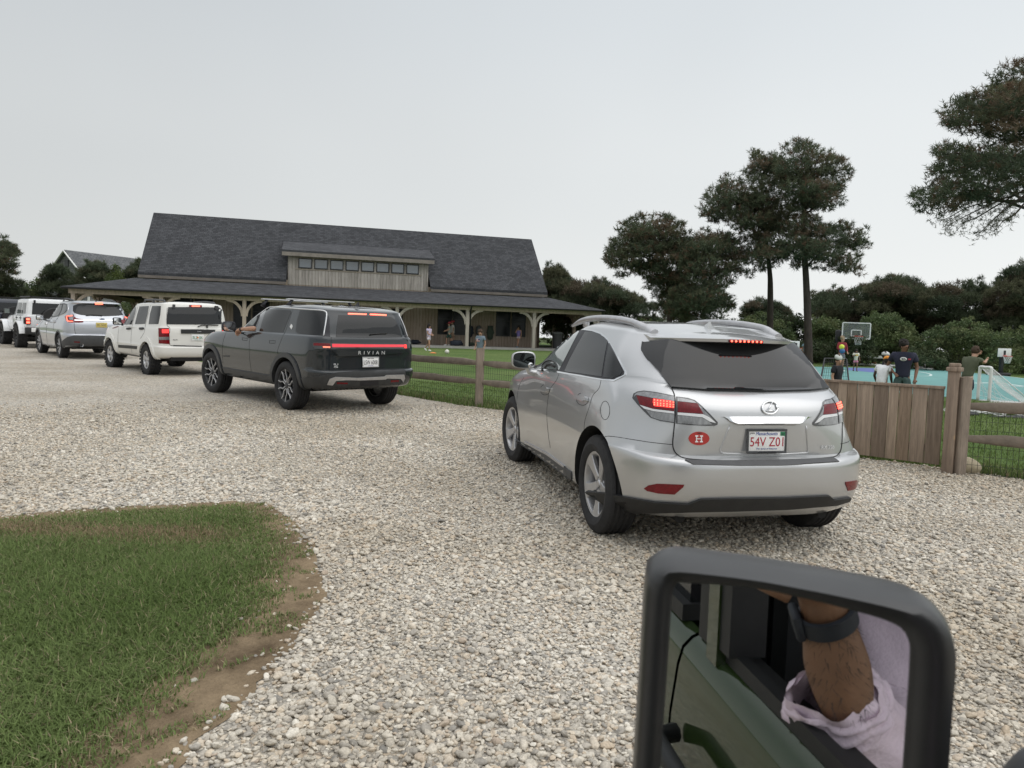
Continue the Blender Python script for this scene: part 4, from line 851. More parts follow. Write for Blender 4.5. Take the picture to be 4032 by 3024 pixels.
# ------------------------------------------------------------------ pale blue-silver family SUV (fourth)
def blue_silver_suv():
    c = Car('pale_silver_suv', frame(-13.98596, 22.10792, -.767506, 1.63), 'pale blue-silver SUV with a yellow number plate, fourth in the queue', 'car', 'cars queuing on the gravel drive')
    pt = paint('ice_silver_paint', (.44, .46, .50), .7, .3, .12)
    rings = [ring(-.78, .40, .86, 3.7, .30, .34, 1.3), ring(-.93, .43, .92, 3.8, .34, .38, 1.3), ring(-1.0, .55, .955, 3.86, .50, .5, 1.3), ring(-1.02, .70, .965, 3.88, .66, .66, 1.3), ring(-1.0, .77, .965, 3.86, .74, .74, 1.3),
             ring(-.95, .79, .96, 3.85, .77, .76, 1.2), ring(-.95, .95, .955, 3.8, .93, .9, 1.2), ring(-.94, 1.08, .94, 3.7, 1.06, .98, 1.2, .88), ring(-.90, 1.18, .905, 3.5, 1.15, 1.03, 1.2, .84, 3.0),
             ring(-.885, 1.215, .885, 2.7, 1.185, 1.10, 1.2, .82, 2.2), ring(-.875, 1.225, .88, 2.5, 1.195, 1.12, 1.2, .81, 2.0), ring(-.77, 1.42, .81, 2.0, 1.42, 1.4, 1.2, .74, 1.6), ring(-.66, 1.65, .74, 1.6, 1.65, 1.62, 1.1, .67, 1.25), ring(-.68, 1.745, .70, 1.45, 1.735, 1.69, 1., .63, 1.15), ring(-.4, 1.79, .5, 1.2, 1.785, 1.74, .7, .45, 1.0)]
    rings.append([(-.2+i*.1, 0, 1.81) for i in range(12)])
    c.body(rings, 4, [pt, M_well], [(0, .37, .44), (2.89, .37, .44)], creases=(5, 10), m=5, arch_in=.55)
    c.panel('window_gasket', ZL, [(412, 368), (425, 335), (450, 298), (500, 256), (560, 232), (608, 226), (642, 238), (644, 290), (612, 328), (560, 348), (490, 362)], M_plblk, .003, .01, True, res=16)
    for q in ([(420, 362), (440, 322), (480, 280), (522, 255), (500, 310), (488, 355)], [(532, 252), (590, 236), (580, 290), (552, 343), (498, 354), (512, 300)], [(602, 234), (634, 242), (636, 288), (606, 322), (566, 338), (590, 285)]): c.panel('door_window', ZL, q, M_glass, .006, .008, True, res=10)
    c.line('window_trim', ZL, [(560, 346), (612, 326), (644, 289), (642, 238)], M_chrome, .012, True)
    c.panel('rear_window', ZL, [(692, 250), (735, 232), (900, 226), (1112, 236), (1140, 262), (1184, 335), (1120, 344), (1000, 349), (880, 347), (760, 336), (705, 320), (690, 300)], M_glass, .006, .015, res=20)
    c.panel('brake_lamp', ZL, [(900, 222), (972, 223), (972, 236), (900, 235)], M_litw, .02, .03, res=8)
    a = c.panel('tail_lamp', ZL, [(614, 352), (640, 339), (694, 339), (700, 372), (697, 410), (652, 408), (626, 386)], M_lred, .008, .015, True, res=10); a2 = c.last2
    c.panel('clear_lens', ZL, [(652, 352), (690, 345), (695, 385), (662, 384)], M_lclear, .012, .008, True, res=8, parent=a, parent2=a2)
    c.line('lit_strip', ZL, [(688, 345), (644, 348), (634, 360), (646, 396), (690, 400)], M_litw, .012, True, parent=a, off=.012)
    c.panel('tail_lamp', ZL, [(702, 350), (722, 368), (784, 380), (790, 400), (786, 408), (745, 411), (702, 409)], M_lred, .008, .015, True, res=10)
    c.panel('chrome_bar', ZL, [(705, 382), (900, 386), (1130, 388), (1130, 398), (900, 396), (705, 392)], M_chrome, .016, .02, res=16)
    p, n = c.hit(ZL((965, 381))); b = MB(); b.ball(p+n*.02, .068, 18, 8, (.16, 1, .45)); em = b.build('emblem', mat('emblem_blue', (.02, .05, .16), .2, coat=1., var=.1), c.root, True)
    b = MB(); q = [p+n*.024+Vector((0, .07*cos(t), .034*sin(t))) for t in np.linspace(0, 2*pi, 25)]; b.tube(q, .006, 6)
    for dy, dz, r_ in ((.035, .008, .012), (-.01, .008, .008), (-.035, .002, .008), (.012, -.012, .008), (-.018, -.012, .008)): b.ball(p+n*.028+Vector((0, dy, dz)), r_, 6, 4, (.3, 1, 1))
    b.build('emblem_ring', M_chrome, em, True)
    p, n = c.hit(ZL((962, 433))); o = p+Vector((-.014, 0, 0)); pl, r, up, n = plate(c, o, .305, .152, .02, mat('plate_yellow', (.62, .50, .16), .5, var=.12))
    ptext(pl, o, r, up, n, 'S91 NXZ', 0, 0, M_plblk, .26, .068, name='plate_number'); ptext(pl, o, r, up, n, 'New Jersey', 0, .058, M_plblk, .12, .018); ptext(pl, o, r, up, n, 'Garden State', 0, -.058, M_plblk, .12, .016)
    c.gaps([(ZL, [(528, 250), (500, 310), (492, 360), (445, 430), (440, 520), (450, 610)], True), (ZL, [(600, 232), (585, 290), (560, 345), (510, 420), (505, 480)], True), (ZL, [(410, 390), (372, 440), (366, 520)], True)], M_gap, .004)
    c.gaps([(ZL, [(686, 325), (700, 345), (702, 412), (706, 470), (716, 510), (735, 518), (1000, 522)], False)], M_gap, .006, 'tailgate_gap')
    c.panel('bumper_cladding', ZL, [(585, 590), (600, 575), (640, 545), (700, 530), (850, 530), (995, 534), (1000, 600), (996, 636), (900, 648), (760, 650), (650, 646), (600, 640)], M_greypl, .014, .03, res=20)
    c.panel('reflector', ZL, [(702, 586), (756, 588), (756, 597), (702, 595)], M_lred, .02, .01, res=8)
    p, n = c.hit(ZL((765, 620))); b = MB(); b.lathe([(.052, -.03), (.062, -.04), (.062, .1), (.045, .1), (.045, -.03)], 20, 'x', p); b.build('exhaust', M_chrome, c.root, True, 40)
    ontext(c, 'badge', 'ASCENT', ZL, 768, 464, .24, .03, M_alloy, None, 30)
    for x in (0, 2.89): arch_flare(c, x, .37, .436, .485, M_greypl, .010, -18, 196)
    c.panel('sill_trim', ZL, [(404, 606), (508, 616), (516, 634), (412, 624)], M_alloy, .012, .03, True, res=12)
    for q in ([(432, 412), (446, 408), (447, 426), (434, 430)], [(508, 390), (528, 388), (528, 404), (510, 408)]): c.panel('door_handle', ZL, q, M_alloy, .028, .03, True, res=6)
    b = MB(); b.tube([c.hit(ZL(q))[0]+Vector((-.02, 0, 0)) for q in [(812, 340), (880, 336), (965, 344)]], .014, 6); b.build('wiper', M_blackpl, c.root, True)
    mirror_box(c, (378, 362), ZL, 1.08, .21, .15, M_greypl, .90)
    for sg in (1, -1):
        b = MB(); b.tube([(-.35, sg*.58, 1.73), (-.22, sg*.58, 1.80), (.3, sg*.59, 1.84), (.9, sg*.59, 1.82), (1.1, sg*.58, 1.74)], .025, 8); b.box((-.05, sg*.58, 1.78), (.16, .035, .08), None, .008); b.build('roof_rail', M_greypl, c.root, True, 50)
    a = c.at(ZL((905, 195)), 1, 0); b = MB(); b.add([(a.x+.1, 0, 1.77), (a.x-.05, .03, 1.76), (a.x-.05, -.03, 1.76), (a.x-.04, 0, 1.86)], [(0, 1, 3), (0, 3, 2), (1, 2, 3), (0, 2, 1)]); b.build('fin_aerial', M_greypl, c.root)
    b = MB(); b.box((1.4, 0, .35), (3.0, 1.2, .14)); b.box((-.4, 0, .40), (.6, 1.2, .1)); b.tube([(0, -.75, .37), (0, .75, .37)], .05, 8); b.build('underbody', M_well, c.root)
    spec = dict(R=.37, r=.255, w=.245, n=10, dish=.02, a0=pi/2, m=M_alloyd, m2=M_alloy, spoke=[([(.05, -.012, .012), (.15, -.016, .016), (.245, -.022, .022)], 0, 0, 1)])
    for (x, st) in ((0, 0), (2.89, radians(3))):
        for sg in (1, -1): c.wheel((x, sg*.835, .37), st, spec, sg)
blue_silver_suv()
# ------------------------------------------------------------------ slab-sided off-roaders at the head of the queue
def offroader(mw, label, col, dark=False):
    c = Car('off_road_car', mw, label, 'car', 'cars queuing on the gravel drive'); pt = paint('offroad_paint', col, 0, .3, .1); top = pt
    rings = [ring(-.62, .62, .70, 3.3, .62, .62, .3), ring(-.72, .64, .78, 3.4, .64, .64, .3), ring(-.74, .8, .80, 3.42, .8, .8, .3), ring(-.74, 1.0, .80, 3.42, 1.0, 1.0, .3), ring(-.735, 1.16, .795, 3.42, 1.16, 1.14, .3, .74),
             ring(-.73, 1.22, .785, 3.38, 1.22, 1.18, .3, .70, 2.6), ring(-.72, 1.235, .775, 2.25, 1.235, 1.22, .3, .72, 1.9), ring(-.70, 1.5, .745, 1.85, 1.5, 1.5, .3, .70, 1.6), ring(-.66, 1.76, .715, 1.6, 1.76, 1.76, .3, .67, 1.4), ring(-.62, 1.835, .68, 1.5, 1.835, 1.83, .3, .63, 1.3), ring(-.5, 1.865, .5, 1.3, 1.865, 1.855, .2, .45, 1.1)]
    rings.append([(-.3+i*.12, 0, 1.875) for i in range(12)])
    c.body(rings, 3, [pt, M_well], [(0, .46, .52), (3.0, .46, .52)], creases=(1, 5, 6, 8), m=4, arch_in=.42)
    for x0, x1 in ((1.02, 1.55), (.28, .92), (-.5, .16)): c.panel_l('side_window', [(x0, 1.29), (x1, 1.29), (x1-(.16 if x0 > 1 else .02), 1.70), (x0+.03, 1.70)], M_glass, 1, 1, .006, .015, True, res=8)
    c.panel_l('rear_window', [(-.60, 1.27), (.60, 1.27), (.56, 1.70), (-.56, 1.70)], M_glass, 0, -1, .006, .015, res=8)
    for x in (0, 3.0):
        for sg in (1, -1):
            b = MB(); A = [radians(a) for a in np.linspace(8, 172, 17)]; vs = []
            for a in A:
                r_ = .60 if 40 < math.degrees(a) < 140 else .62
                X, Z = x+r_*cos(a), .48+.56*sin(a)
                vs += [(X, sg*.74, Z), (X, sg*.985, Z-.01), (x+(r_-.05)*cos(a), sg*.99, .48+.50*sin(a)), (x+(r_-.05)*cos(a), sg*.74, .48+.50*sin(a))]
            b.add(vs, [(i*4+j, i*4+(j+1) % 4, (i+1)*4+(j+1) % 4, (i+1)*4+j) for i in range(16) for j in range(4)]+[(0, 1, 2, 3), (64, 67, 66, 65)]); b.build('wheel_arch_flare', pt, c.root, True, 40)
    b = MB(); b.box((-.86, 0, .66), (.22, 1.7, .26), None, .03); b.box((-.7, 0, .58), (.2, 1.2, .2)); b.build('rear_bumper', M_blackpl, c.root, True, 30)
    for sg in (1, -1):
        b = MB(); b.box((-.745, sg*.735, 1.03), (.08, .17, .27), None, .015); lm = b.build('tail_lamp', M_lred, c.root, True, 30)
        b = MB()
        for dz in (.06, -.06): b.box((-.787, sg*.735, 1.03+dz), (.012, .11, .07), None, .004)
        b.build('lit_strip', M_litw, lm, True, 30); b = MB(); b.box((-.72, sg*.84, 1.03), (.1, .05, .24), None, .01); b.build('lamp_housing', M_blackpl, lm, True, 30)
    b = MB(); b.lathe([(.0, -.10), (.12, -.10), (.24, -.12), (.42, -.12), (.44, -.06), (.44, .10), (.3, .12), (.0, .12)], 36, 'x', (-.90, -.10, 1.10)); b.build('spare_wheel', M_tyre, c.root, True, 35)
    plate(c, Vector((-.975, .52, .70)), .30, .15, 0, M_white)
    for x in (.97, .22, 1.62): b = MB(); b.tube([(x, .803, 1.2), (x, .803, .72)], .005, 5); b.build('panel_gap', M_gap, c.bodyo)
    for x in (.78, .08): b = MB(); b.box((x+.12, .815, 1.12), (.16, .03, .035), None, .008); b.build('door_handle', M_blackpl, c.root, True, 30)
    b = MB()
    for y in (-.6, .6): b.tube([(-.55, y, 1.87), (-.6, y, 1.935), (1.3, y, 1.935), (1.35, y, 1.87)], .022, 6)
    for x in np.linspace(-.5, 1.2, 6): b.box((x, 0, 1.935), (.06, 1.2, .025))
    b.build('roof_rack', M_blackpl, c.root)
    b = MB(); b.box((-.70, .5, 1.75), (.06, .06, .12), None, .01); b.box((-.70, -.5, 1.75), (.06, .06, .12), None, .01); b.build('hinge', M_blackpl, c.root, True, 30)
    for sg in (1, -1): b = MB(); b.box((1.75, sg*.98, 1.36), (.1, .2, .22), None, .03); b.tube([(1.77, sg*.9, 1.27), (1.77, sg*.76, 1.22)], .03, 8); mo = b.build('side_mirror', M_blackpl, c.root, True, 40); b = MB(); b.box((1.697, sg*.98, 1.36), (.006, .16, .17), None, .002); b.build('mirror_glass', M_glassl, mo)
    b = MB(); b.box((1.3, 0, .62), (3.2, 1.0, .2)); b.tube([(0, -.8, .46), (0, .8, .46)], .06, 8); b.tube([(3, -.8, .46), (3, .8, .46)], .06, 8); b.ball((0, .1, .46), .16, 10, 8); b.build('underbody', M_well, c.root)
    for (x, st) in ((0, 0), (3.0, radians(3))):
        for sg in (1, -1): c.wheel((x, sg*.84, .455), st, OFFW, sg)
    return c
OFFW = dict(R=.455, r=.225, w=.32, n=6, dish=.05, a0=pi/2, m=M_blackpl, m2=M_blackpl, lugs=22, spoke=[([(.05, -.03, .03), (.12, -.03, .03), (.215, -.045, .045)], 0, 0, 1)])
mw5 = frame(-18.65579, 26.95554, -.776613, 1.64)
offroader(mw5, 'white off-roader with big knobbly tyres and flat flared arches, fifth in the queue', (.74, .75, .76))
h5 = mw5.to_3x3() @ Vector((1, 0, 0)); mw6 = mw5.copy(); mw6.translation = mw5.translation+h5*6.1+(mw5.to_3x3() @ Vector((0, .25, 0)))
offroader(mw6, 'navy off-roader at the head of the queue, cut off by the left photo edge', (.02, .025, .04))
# ------------------------------------------------------------------ barn-like clubhouse
def shingle_mat(name, c1, c2, sx, sy, use='xz', mortar=(.02, .02, .022), rot=None):
    m = bpy.data.materials.new(name); m.use_nodes = True; t = m.node_tree; b = t.nodes['Principled BSDF']; b.inputs['Roughness'].default_value = .9; b.inputs['Specular IOR Level'].default_value = .2
    tc = N(t, 'ShaderNodeTexCoord'); sp = N(t, 'ShaderNodeSeparateXYZ'); t.links.new(tc.outputs['Object'], sp.inputs[0]); cb = N(t, 'ShaderNodeCombineXYZ')
    ax = {'x': 0, 'y': 1, 'z': 2}; t.links.new(sp.outputs[ax[use[0]]], cb.inputs[0]); t.links.new(sp.outputs[ax[use[1]]], cb.inputs[1])
    br = N(t, 'ShaderNodeTexBrick'); t.links.new(cb.outputs[0], br.inputs['Vector']); br.inputs['Scale'].default_value = 1; br.inputs['Brick Width'].default_value = sx; br.inputs['Row Height'].default_value = sy; br.inputs['Mortar Size'].default_value = sy*.07; br.inputs['Mortar Smooth'].default_value = .3
    br.inputs['Color1'].default_value = (*c1, 1); br.inputs['Color2'].default_value = (*c2, 1); br.inputs['Mortar'].default_value = (*mortar, 1); br.offset = .37; br.inputs['Bias'].default_value = -.1
    n = N(t, 'ShaderNodeTexNoise'); n.inputs['Scale'].default_value = .8; n.inputs['Detail'].default_value = 8; n.inputs['Roughness'].default_value = .75; t.links.new(tc.outputs['Object'], n.inputs['Vector'])
    r = N(t, 'ShaderNodeMapRange'); r.inputs[1].default_value = .3; r.inputs[2].default_value = .7; r.inputs[3].default_value = .84; r.inputs[4].default_value = 1.16; t.links.new(n.outputs['Fac'], r.inputs[0])
    mx = N(t, 'ShaderNodeVectorMath', operation='SCALE'); t.links.new(br.outputs['Color'], mx.inputs[0]); t.links.new(r.outputs[0], mx.inputs['Scale']); t.links.new(mx.outputs[0], b.inputs['Base Color'])
    bp = N(t, 'ShaderNodeBump'); bp.inputs['Strength'].default_value = .6; bp.inputs['Distance'].default_value = .03; t.links.new(br.outputs['Fac'], bp.inputs['Height']); bp.invert = True; t.links.new(bp.outputs[0], b.inputs['Normal'])
    return m
def board_mat(name, c1, c2, bw, bl=40., along='z', across='x', grain=1., seam=True):
    m = bpy.data.materials.new(name); m.use_nodes = True; t = m.node_tree; b = t.nodes['Principled BSDF']; b.inputs['Roughness'].default_value = .85; b.inputs['Specular IOR Level'].default_value = .2
    tc = N(t, 'ShaderNodeTexCoord'); sp = N(t, 'ShaderNodeSeparateXYZ'); t.links.new(tc.outputs['Object'], sp.inputs[0]); cb = N(t, 'ShaderNodeCombineXYZ'); ax = {'x': 0, 'y': 1, 'z': 2}
    t.links.new(sp.outputs[ax[along]], cb.inputs[0]); t.links.new(sp.outputs[ax[across]], cb.inputs[1])
    br = N(t, 'ShaderNodeTexBrick'); t.links.new(cb.outputs[0], br.inputs['Vector']); br.inputs['Scale'].default_value = 1; br.inputs['Brick Width'].default_value = bl; br.inputs['Row Height'].default_value = bw; br.inputs['Mortar Size'].default_value = bw*.035
    br.inputs['Color1'].default_value = (*c1, 1); br.inputs['Color2'].default_value = (*c2, 1); br.inputs['Mortar'].default_value = (tuple(c*.25 for c in c1) if seam else c1)+(1,)
    if not seam:
        m4 = N(t, 'ShaderNodeMapping'); m4.inputs['Scale'].default_value = (4.2, 4.2, 2.6); t.links.new(tc.outputs['Object'], m4.inputs[0]); vo = N(t, 'ShaderNodeTexVoronoi'); vo.inputs['Scale'].default_value = 1.0; t.links.new(m4.outputs[0], vo.inputs['Vector'])
        kr = N(t, 'ShaderNodeMapRange'); kr.inputs[1].default_value = .05; kr.inputs[2].default_value = .11; kr.inputs[3].default_value = 1; kr.inputs[4].default_value = 0; t.links.new(vo.outputs['Distance'], kr.inputs[0])
        km = N(t, 'ShaderNodeMix'); km.data_type = 'RGBA'; km.inputs[7].default_value = (.44, .31, .20, 1); t.links.new(kr.outputs[0], km.inputs[0]); t.links.new(br.outputs['Color'], km.inputs[6])
    mp = N(t, 'ShaderNodeMapping'); t.links.new(tc.outputs['Object'], mp.inputs[0]); sc = [14*grain]*3; sc[ax[along]] = .9*grain; mp.inputs['Scale'].default_value = sc
    n = N(t, 'ShaderNodeTexNoise'); n.inputs['Scale'].default_value = 1.6; n.inputs['Detail'].default_value = 8; n.inputs['Roughness'].default_value = .7; n.inputs['Distortion'].default_value = .6; t.links.new(mp.outputs[0], n.inputs['Vector'])
    r = N(t, 'ShaderNodeMapRange'); r.inputs[1].default_value = .3; r.inputs[2].default_value = .7; r.inputs[3].default_value = .62; r.inputs[4].default_value = 1.35; t.links.new(n.outputs['Fac'], r.inputs[0])
    mx = N(t, 'ShaderNodeVectorMath', operation='SCALE'); t.links.new(km.outputs[2] if not seam else br.outputs['Color'], mx.inputs[0]); t.links.new(r.outputs[0], mx.inputs['Scale']); t.links.new(mx.outputs[0], b.inputs['Base Color'])
    bp = N(t, 'ShaderNodeBump'); bp.inputs['Strength'].default_value = .4; bp.inputs['Distance'].default_value = .01; t.links.new(n.outputs['Fac'], bp.inputs['Height']); t.links.new(bp.outputs[0], b.inputs['Normal'])
    return m
BTH, BL_ = .269867, 4.135394
def clubhouse():
    root = empty('clubhouse', (-22.69649, 36.69271, 0), BTH); tag(root, 'long clubhouse with steep dark shingle roof, window dormer and timber porch', 'building')
    shz = shingle_mat('roof_shingles', (.050, .052, .057), (.082, .085, .092), .24, .105, 'xz'); shp = shingle_mat('porch_shingles', (.050, .052, .057), (.082, .085, .092), .24, .038, 'xz'); shy = shingle_mat('hip_shingles', (.050, .052, .057), (.082, .085, .092), .24, .038, 'yz'); shd = shingle_mat('dormer_shingles', (.062, .064, .07), (.095, .098, .105), .24, .038, 'xz')
    wall = board_mat('wall_boards', (.35, .28, .225), (.41, .335, .275), .19); dwall = board_mat('dormer_boards', (.32, .295, .265), (.42, .39, .355), .19)
    timber = mat('timber', (.50, .41, .34), .8, var=.22, vscale=3, stretch=(4, 4, 1)); fascia = mat('fascia_boards', (.17, .15, .13), .8, var=.2, vscale=2); grey_t = mat('weathered_timber', (.50, .45, .40), .85, var=.2, vscale=3, stretch=(5, 5, .6))
    black = mat('window_frame_black', (.015, .015, .018), .4, var=.1); pane = mat('window_pane_sky_tint', (.11, .135, .16), .05, spec=1., coat=.6, var=.2, vscale=.8); paned = mat('window_pane_shaded', (.012, .014, .016), .2, spec=.25, var=.3, vscale=1.2)  # dormer pane colour carries sky reflection; porch panes painted darker for shade
    gut = mat('gutter', (.018, .018, .020), .5, var=.1); conc = mat('concrete', (.36, .35, .33), .9, var=.12, vscale=3)
    fz, sL, sR, vE, zE, vR, zR_ = .92, 2.50, 26.36, 2.33, 4.50, 6.29, 8.36
    b = MB(); b.box((14.4, 6.3, fz-.3), (29.2, 12.9, .6)); b.build('porch_floor', conc, root)
    # walls
    b = MB(); b.box((14.4, 2.98, (fz+4.5)/2), (23.4, .16, 4.5-fz)); b.box((14.4, 9.6, (fz+4.5)/2), (23.4, .16, 4.5-fz)); b.build('wall', wall, root)
    b = MB()
    for s in (2.78, 26.02): b.prism([(2.9, fz), (9.7, fz), (9.7, 4.95), (6.29, 8.2), (2.9, 4.95)], (.16, 0, 0), (s-.08, 0, 0), (0, 1, 0), (0, 0, 1))
    b.build('gable_wall', board_mat('gable_boards', (.16, .118, .082), (.20, .15, .108), .19, across='y'), root)
    # main roof
    b = MB(); t = .16
    for sg in (1, -1):
        e = (vE if sg > 0 else 2*vR-vE); vm = 3.04; zm = zE+(zR_-zE)*(vm-vE)/(vR-vE)
        for x0, x1, v_, z_ in (((sL, 10.34, e, zE), (10.34, 18.80, vm, zm), (18.80, sR, e, zE)) if sg > 0 else ((sL, sR, e, zE),)): b.prism([(v_, z_), (vR, zR_), (vR, zR_-t*1.4), (v_, z_-t)], (x1-x0, 0, 0), (x0, 0, 0), (0, 1, 0), (0, 0, 1))
    b.build('main_roof', shz, root)
    for x0, x1 in ((sL, 10.3), (18.85, sR)): b = MB(); b.box(((x0+x1)/2, vE+.01, zE-.235), (x1-x0, .08, .15)); b.build('eave_board', fascia, root)
    # porch roof: hipped all round
    o0, o1, w0, w1, zo, zi = -.35, 29.15, 2.35, 26.5, 3.40, 4.16; v0, v1 = -.47, 13.05; vi0, vi1 = 2.4, 10.2
    O = [(o0, v0), (o1, v0), (o1, v1), (o0, v1)]; I = [(w0, vi0), (w1, vi0), (w1, vi1), (w0, vi1)]
    for k, mm_ in enumerate((shp, shy, shp, shy)):
        j = (k+1) % 4; b = MB(); top = [(*O[k], zo), (*O[j], zo), (*I[j], zi), (*I[k], zi)]; b.add(top+[(p[0], p[1], p[2]-.10) for p in top], [(0, 1, 2, 3), (7, 6, 5, 4), (0, 4, 5, 1), (1, 5, 6, 2), (2, 6, 7, 3), (3, 7, 4, 0)])
        b.build('porch_roof', mm_, root)
    b = MB(); b.tube([(o0-.02, v0-.05, zo-.06), (o1+.02, v0-.05, zo-.06)], .06, 8); b.tube([(o0-.05, v0, zo-.06), (o0-.05, v1, zo-.06)], .06, 8); b.tube([(o1+.05, v0, zo-.06), (o1+.05, v1, zo-.06)], .06, 8); b.build('gutter', gut, root, True)
    # beams, posts, braces
    b = MB()
    for v in (0, 12.6): b.box((14.47, v, 3.21-.02), (28.95+.4, .2, .24))
    for s in (0, 28.95): b.box((s, 6.3, 3.19), (.2, 12.4, .24))
    b.build('beam', timber, root)
    def post(s, v, dirs, m):
        b = MB(); b.box((s, v, (fz+3.07)/2), (.19, .19, 3.07-fz), None, .012); p = b.build('post', m, root, True, 30)
        for dx, dy in dirs:
            b = MB(); pr = []
            for k in range(9):
                a = k/8*pi/2; pr.append((.09+.80*(1-cos(a)), 2.22+.80*sin(a)*1.05))
            for (r_, z_), (r2, z2) in zip(pr[:-1], pr[1:]): b.beam((s+dx*r_, v+dy*r_, z_), (s+dx*r2*1.02, v+dy*r2*1.02, z2*1.003), .10, .15, (dy, -dx, 0) if False else (0, 0, 1) if abs(z2-z_) < abs(r2-r_) else (dx, dy, 0))
            b.build('brace', m, p)
    for k in range(8):
        dirs = [(1, 0), (-1, 0)] if 0 < k < 7 else ([(1, 0), (0, 1)] if k == 0 else [(-1, 0), (0, 1)])
        post(k*BL_, 0, dirs, grey_t if k > 3 else timber)
    for v in (4.2, 8.4, 12.6):
        for s in (0, 28.95): post(s, v, [(0, 1), (0, -1)], timber)
    for k in range(1, 7): post(k*BL_, 12.6, [(1, 0), (-1, 0)], timber)
    b = MB(); b.tube([(5*BL_+.17, -.05, fz), (5*BL_+.17, -.05, 3.0), (5*BL_+.17, -.4, 3.3)], .045, 8); b.build('downpipe', gut, root, True)
    # dormer
    b = MB(); b.box((14.56, 2.95, 5.17), (8.32, .14, 1.85)); 
    for s in (10.47, 18.65): b.prism([(3.02, 4.3), (5.6, 6.9), (3.02, 6.05)], (.12, 0, 0), (s-.06, 0, 0), (0, 1, 0), (0, 0, 1))
    b.build('dormer_wall', dwall, root)
    b = MB(); b.prism([(2.5, 6.23), (5.35, 7.12), (5.35, 6.98), (2.5, 6.10)], (9.0, 0, 0), (10.05, 0, 0), (0, 1, 0), (0, 0, 1)); b.build('dormer_roof', shd, root)
    b = MB(); b.box((14.55, 2.52, 6.0), (8.96, .06, .22)); b.build('dormer_fascia', fascia if False else mat('dormer_trim', (.24, .215, .19), .85, var=.2, vscale=3), root)
    b = MB(); b.box((14.56, 2.87, 5.20-.03), (7.5, .03, .06)); b.box((14.56, 2.87, 5.86), (7.5, .03, .06)); b.build('window_trim', mat('window_trim_boards', (.30, .26, .21), .85, var=.2), root)
    def window(s0, s1, z0, z1, v, pm, mull=0, cols=1):
        b = MB(); f = .055; c = ((s0+s1)/2, v, (z0+z1)/2)
        b.box((s0+f/2, v, c[2]), (f, .08, z1-z0)); b.box((s1-f/2, v, c[2]), (f, .08, z1-z0)); b.box((c[0], v, z0+f/2), (s1-s0-2*f, .08, f)); b.box((c[0], v, z1-f/2), (s1-s0-2*f, .08, f))
        if mull: b.box((c[0], v+.005, z0+(z1-z0)*mull), (s1-s0-2*f, .05, .05))
        w = b.build('window', black, root); b = MB(); b.box((c[0], v+.012, c[2]), (s1-s0-2*f, .02, z1-z0-2*f)); b.build('pane', pm, w)
    for k in range(8): window(10.99+k*.909, 11.77+k*.909, 5.23, 5.82, 2.86, pane)
    for s0 in (4.3, 5.35, 7.4, 8.45, 11.6, 12.65, 19.38, 20.36, 23.15, 24.18): window(s0, s0+.95, 1.58, 3.16, 2.88, paned, .62)
    for s in (15.0, 16.2):
        b = MB(); b.box((s+.5, 2.88, 2.0), (1.0, .08, 2.12), None, .01); d = b.build('door', black, root, True, 30); b = MB(); b.box((s+.5, 2.835, 2.1), (.74, .012, 1.6)); b.build('pane', paned, d)
    return root
club = clubhouse()
def BW(s, v, z): return Vector((-22.69649+s*cos(BTH)-v*sin(BTH), 36.69271+s*sin(BTH)+v*cos(BTH), z))
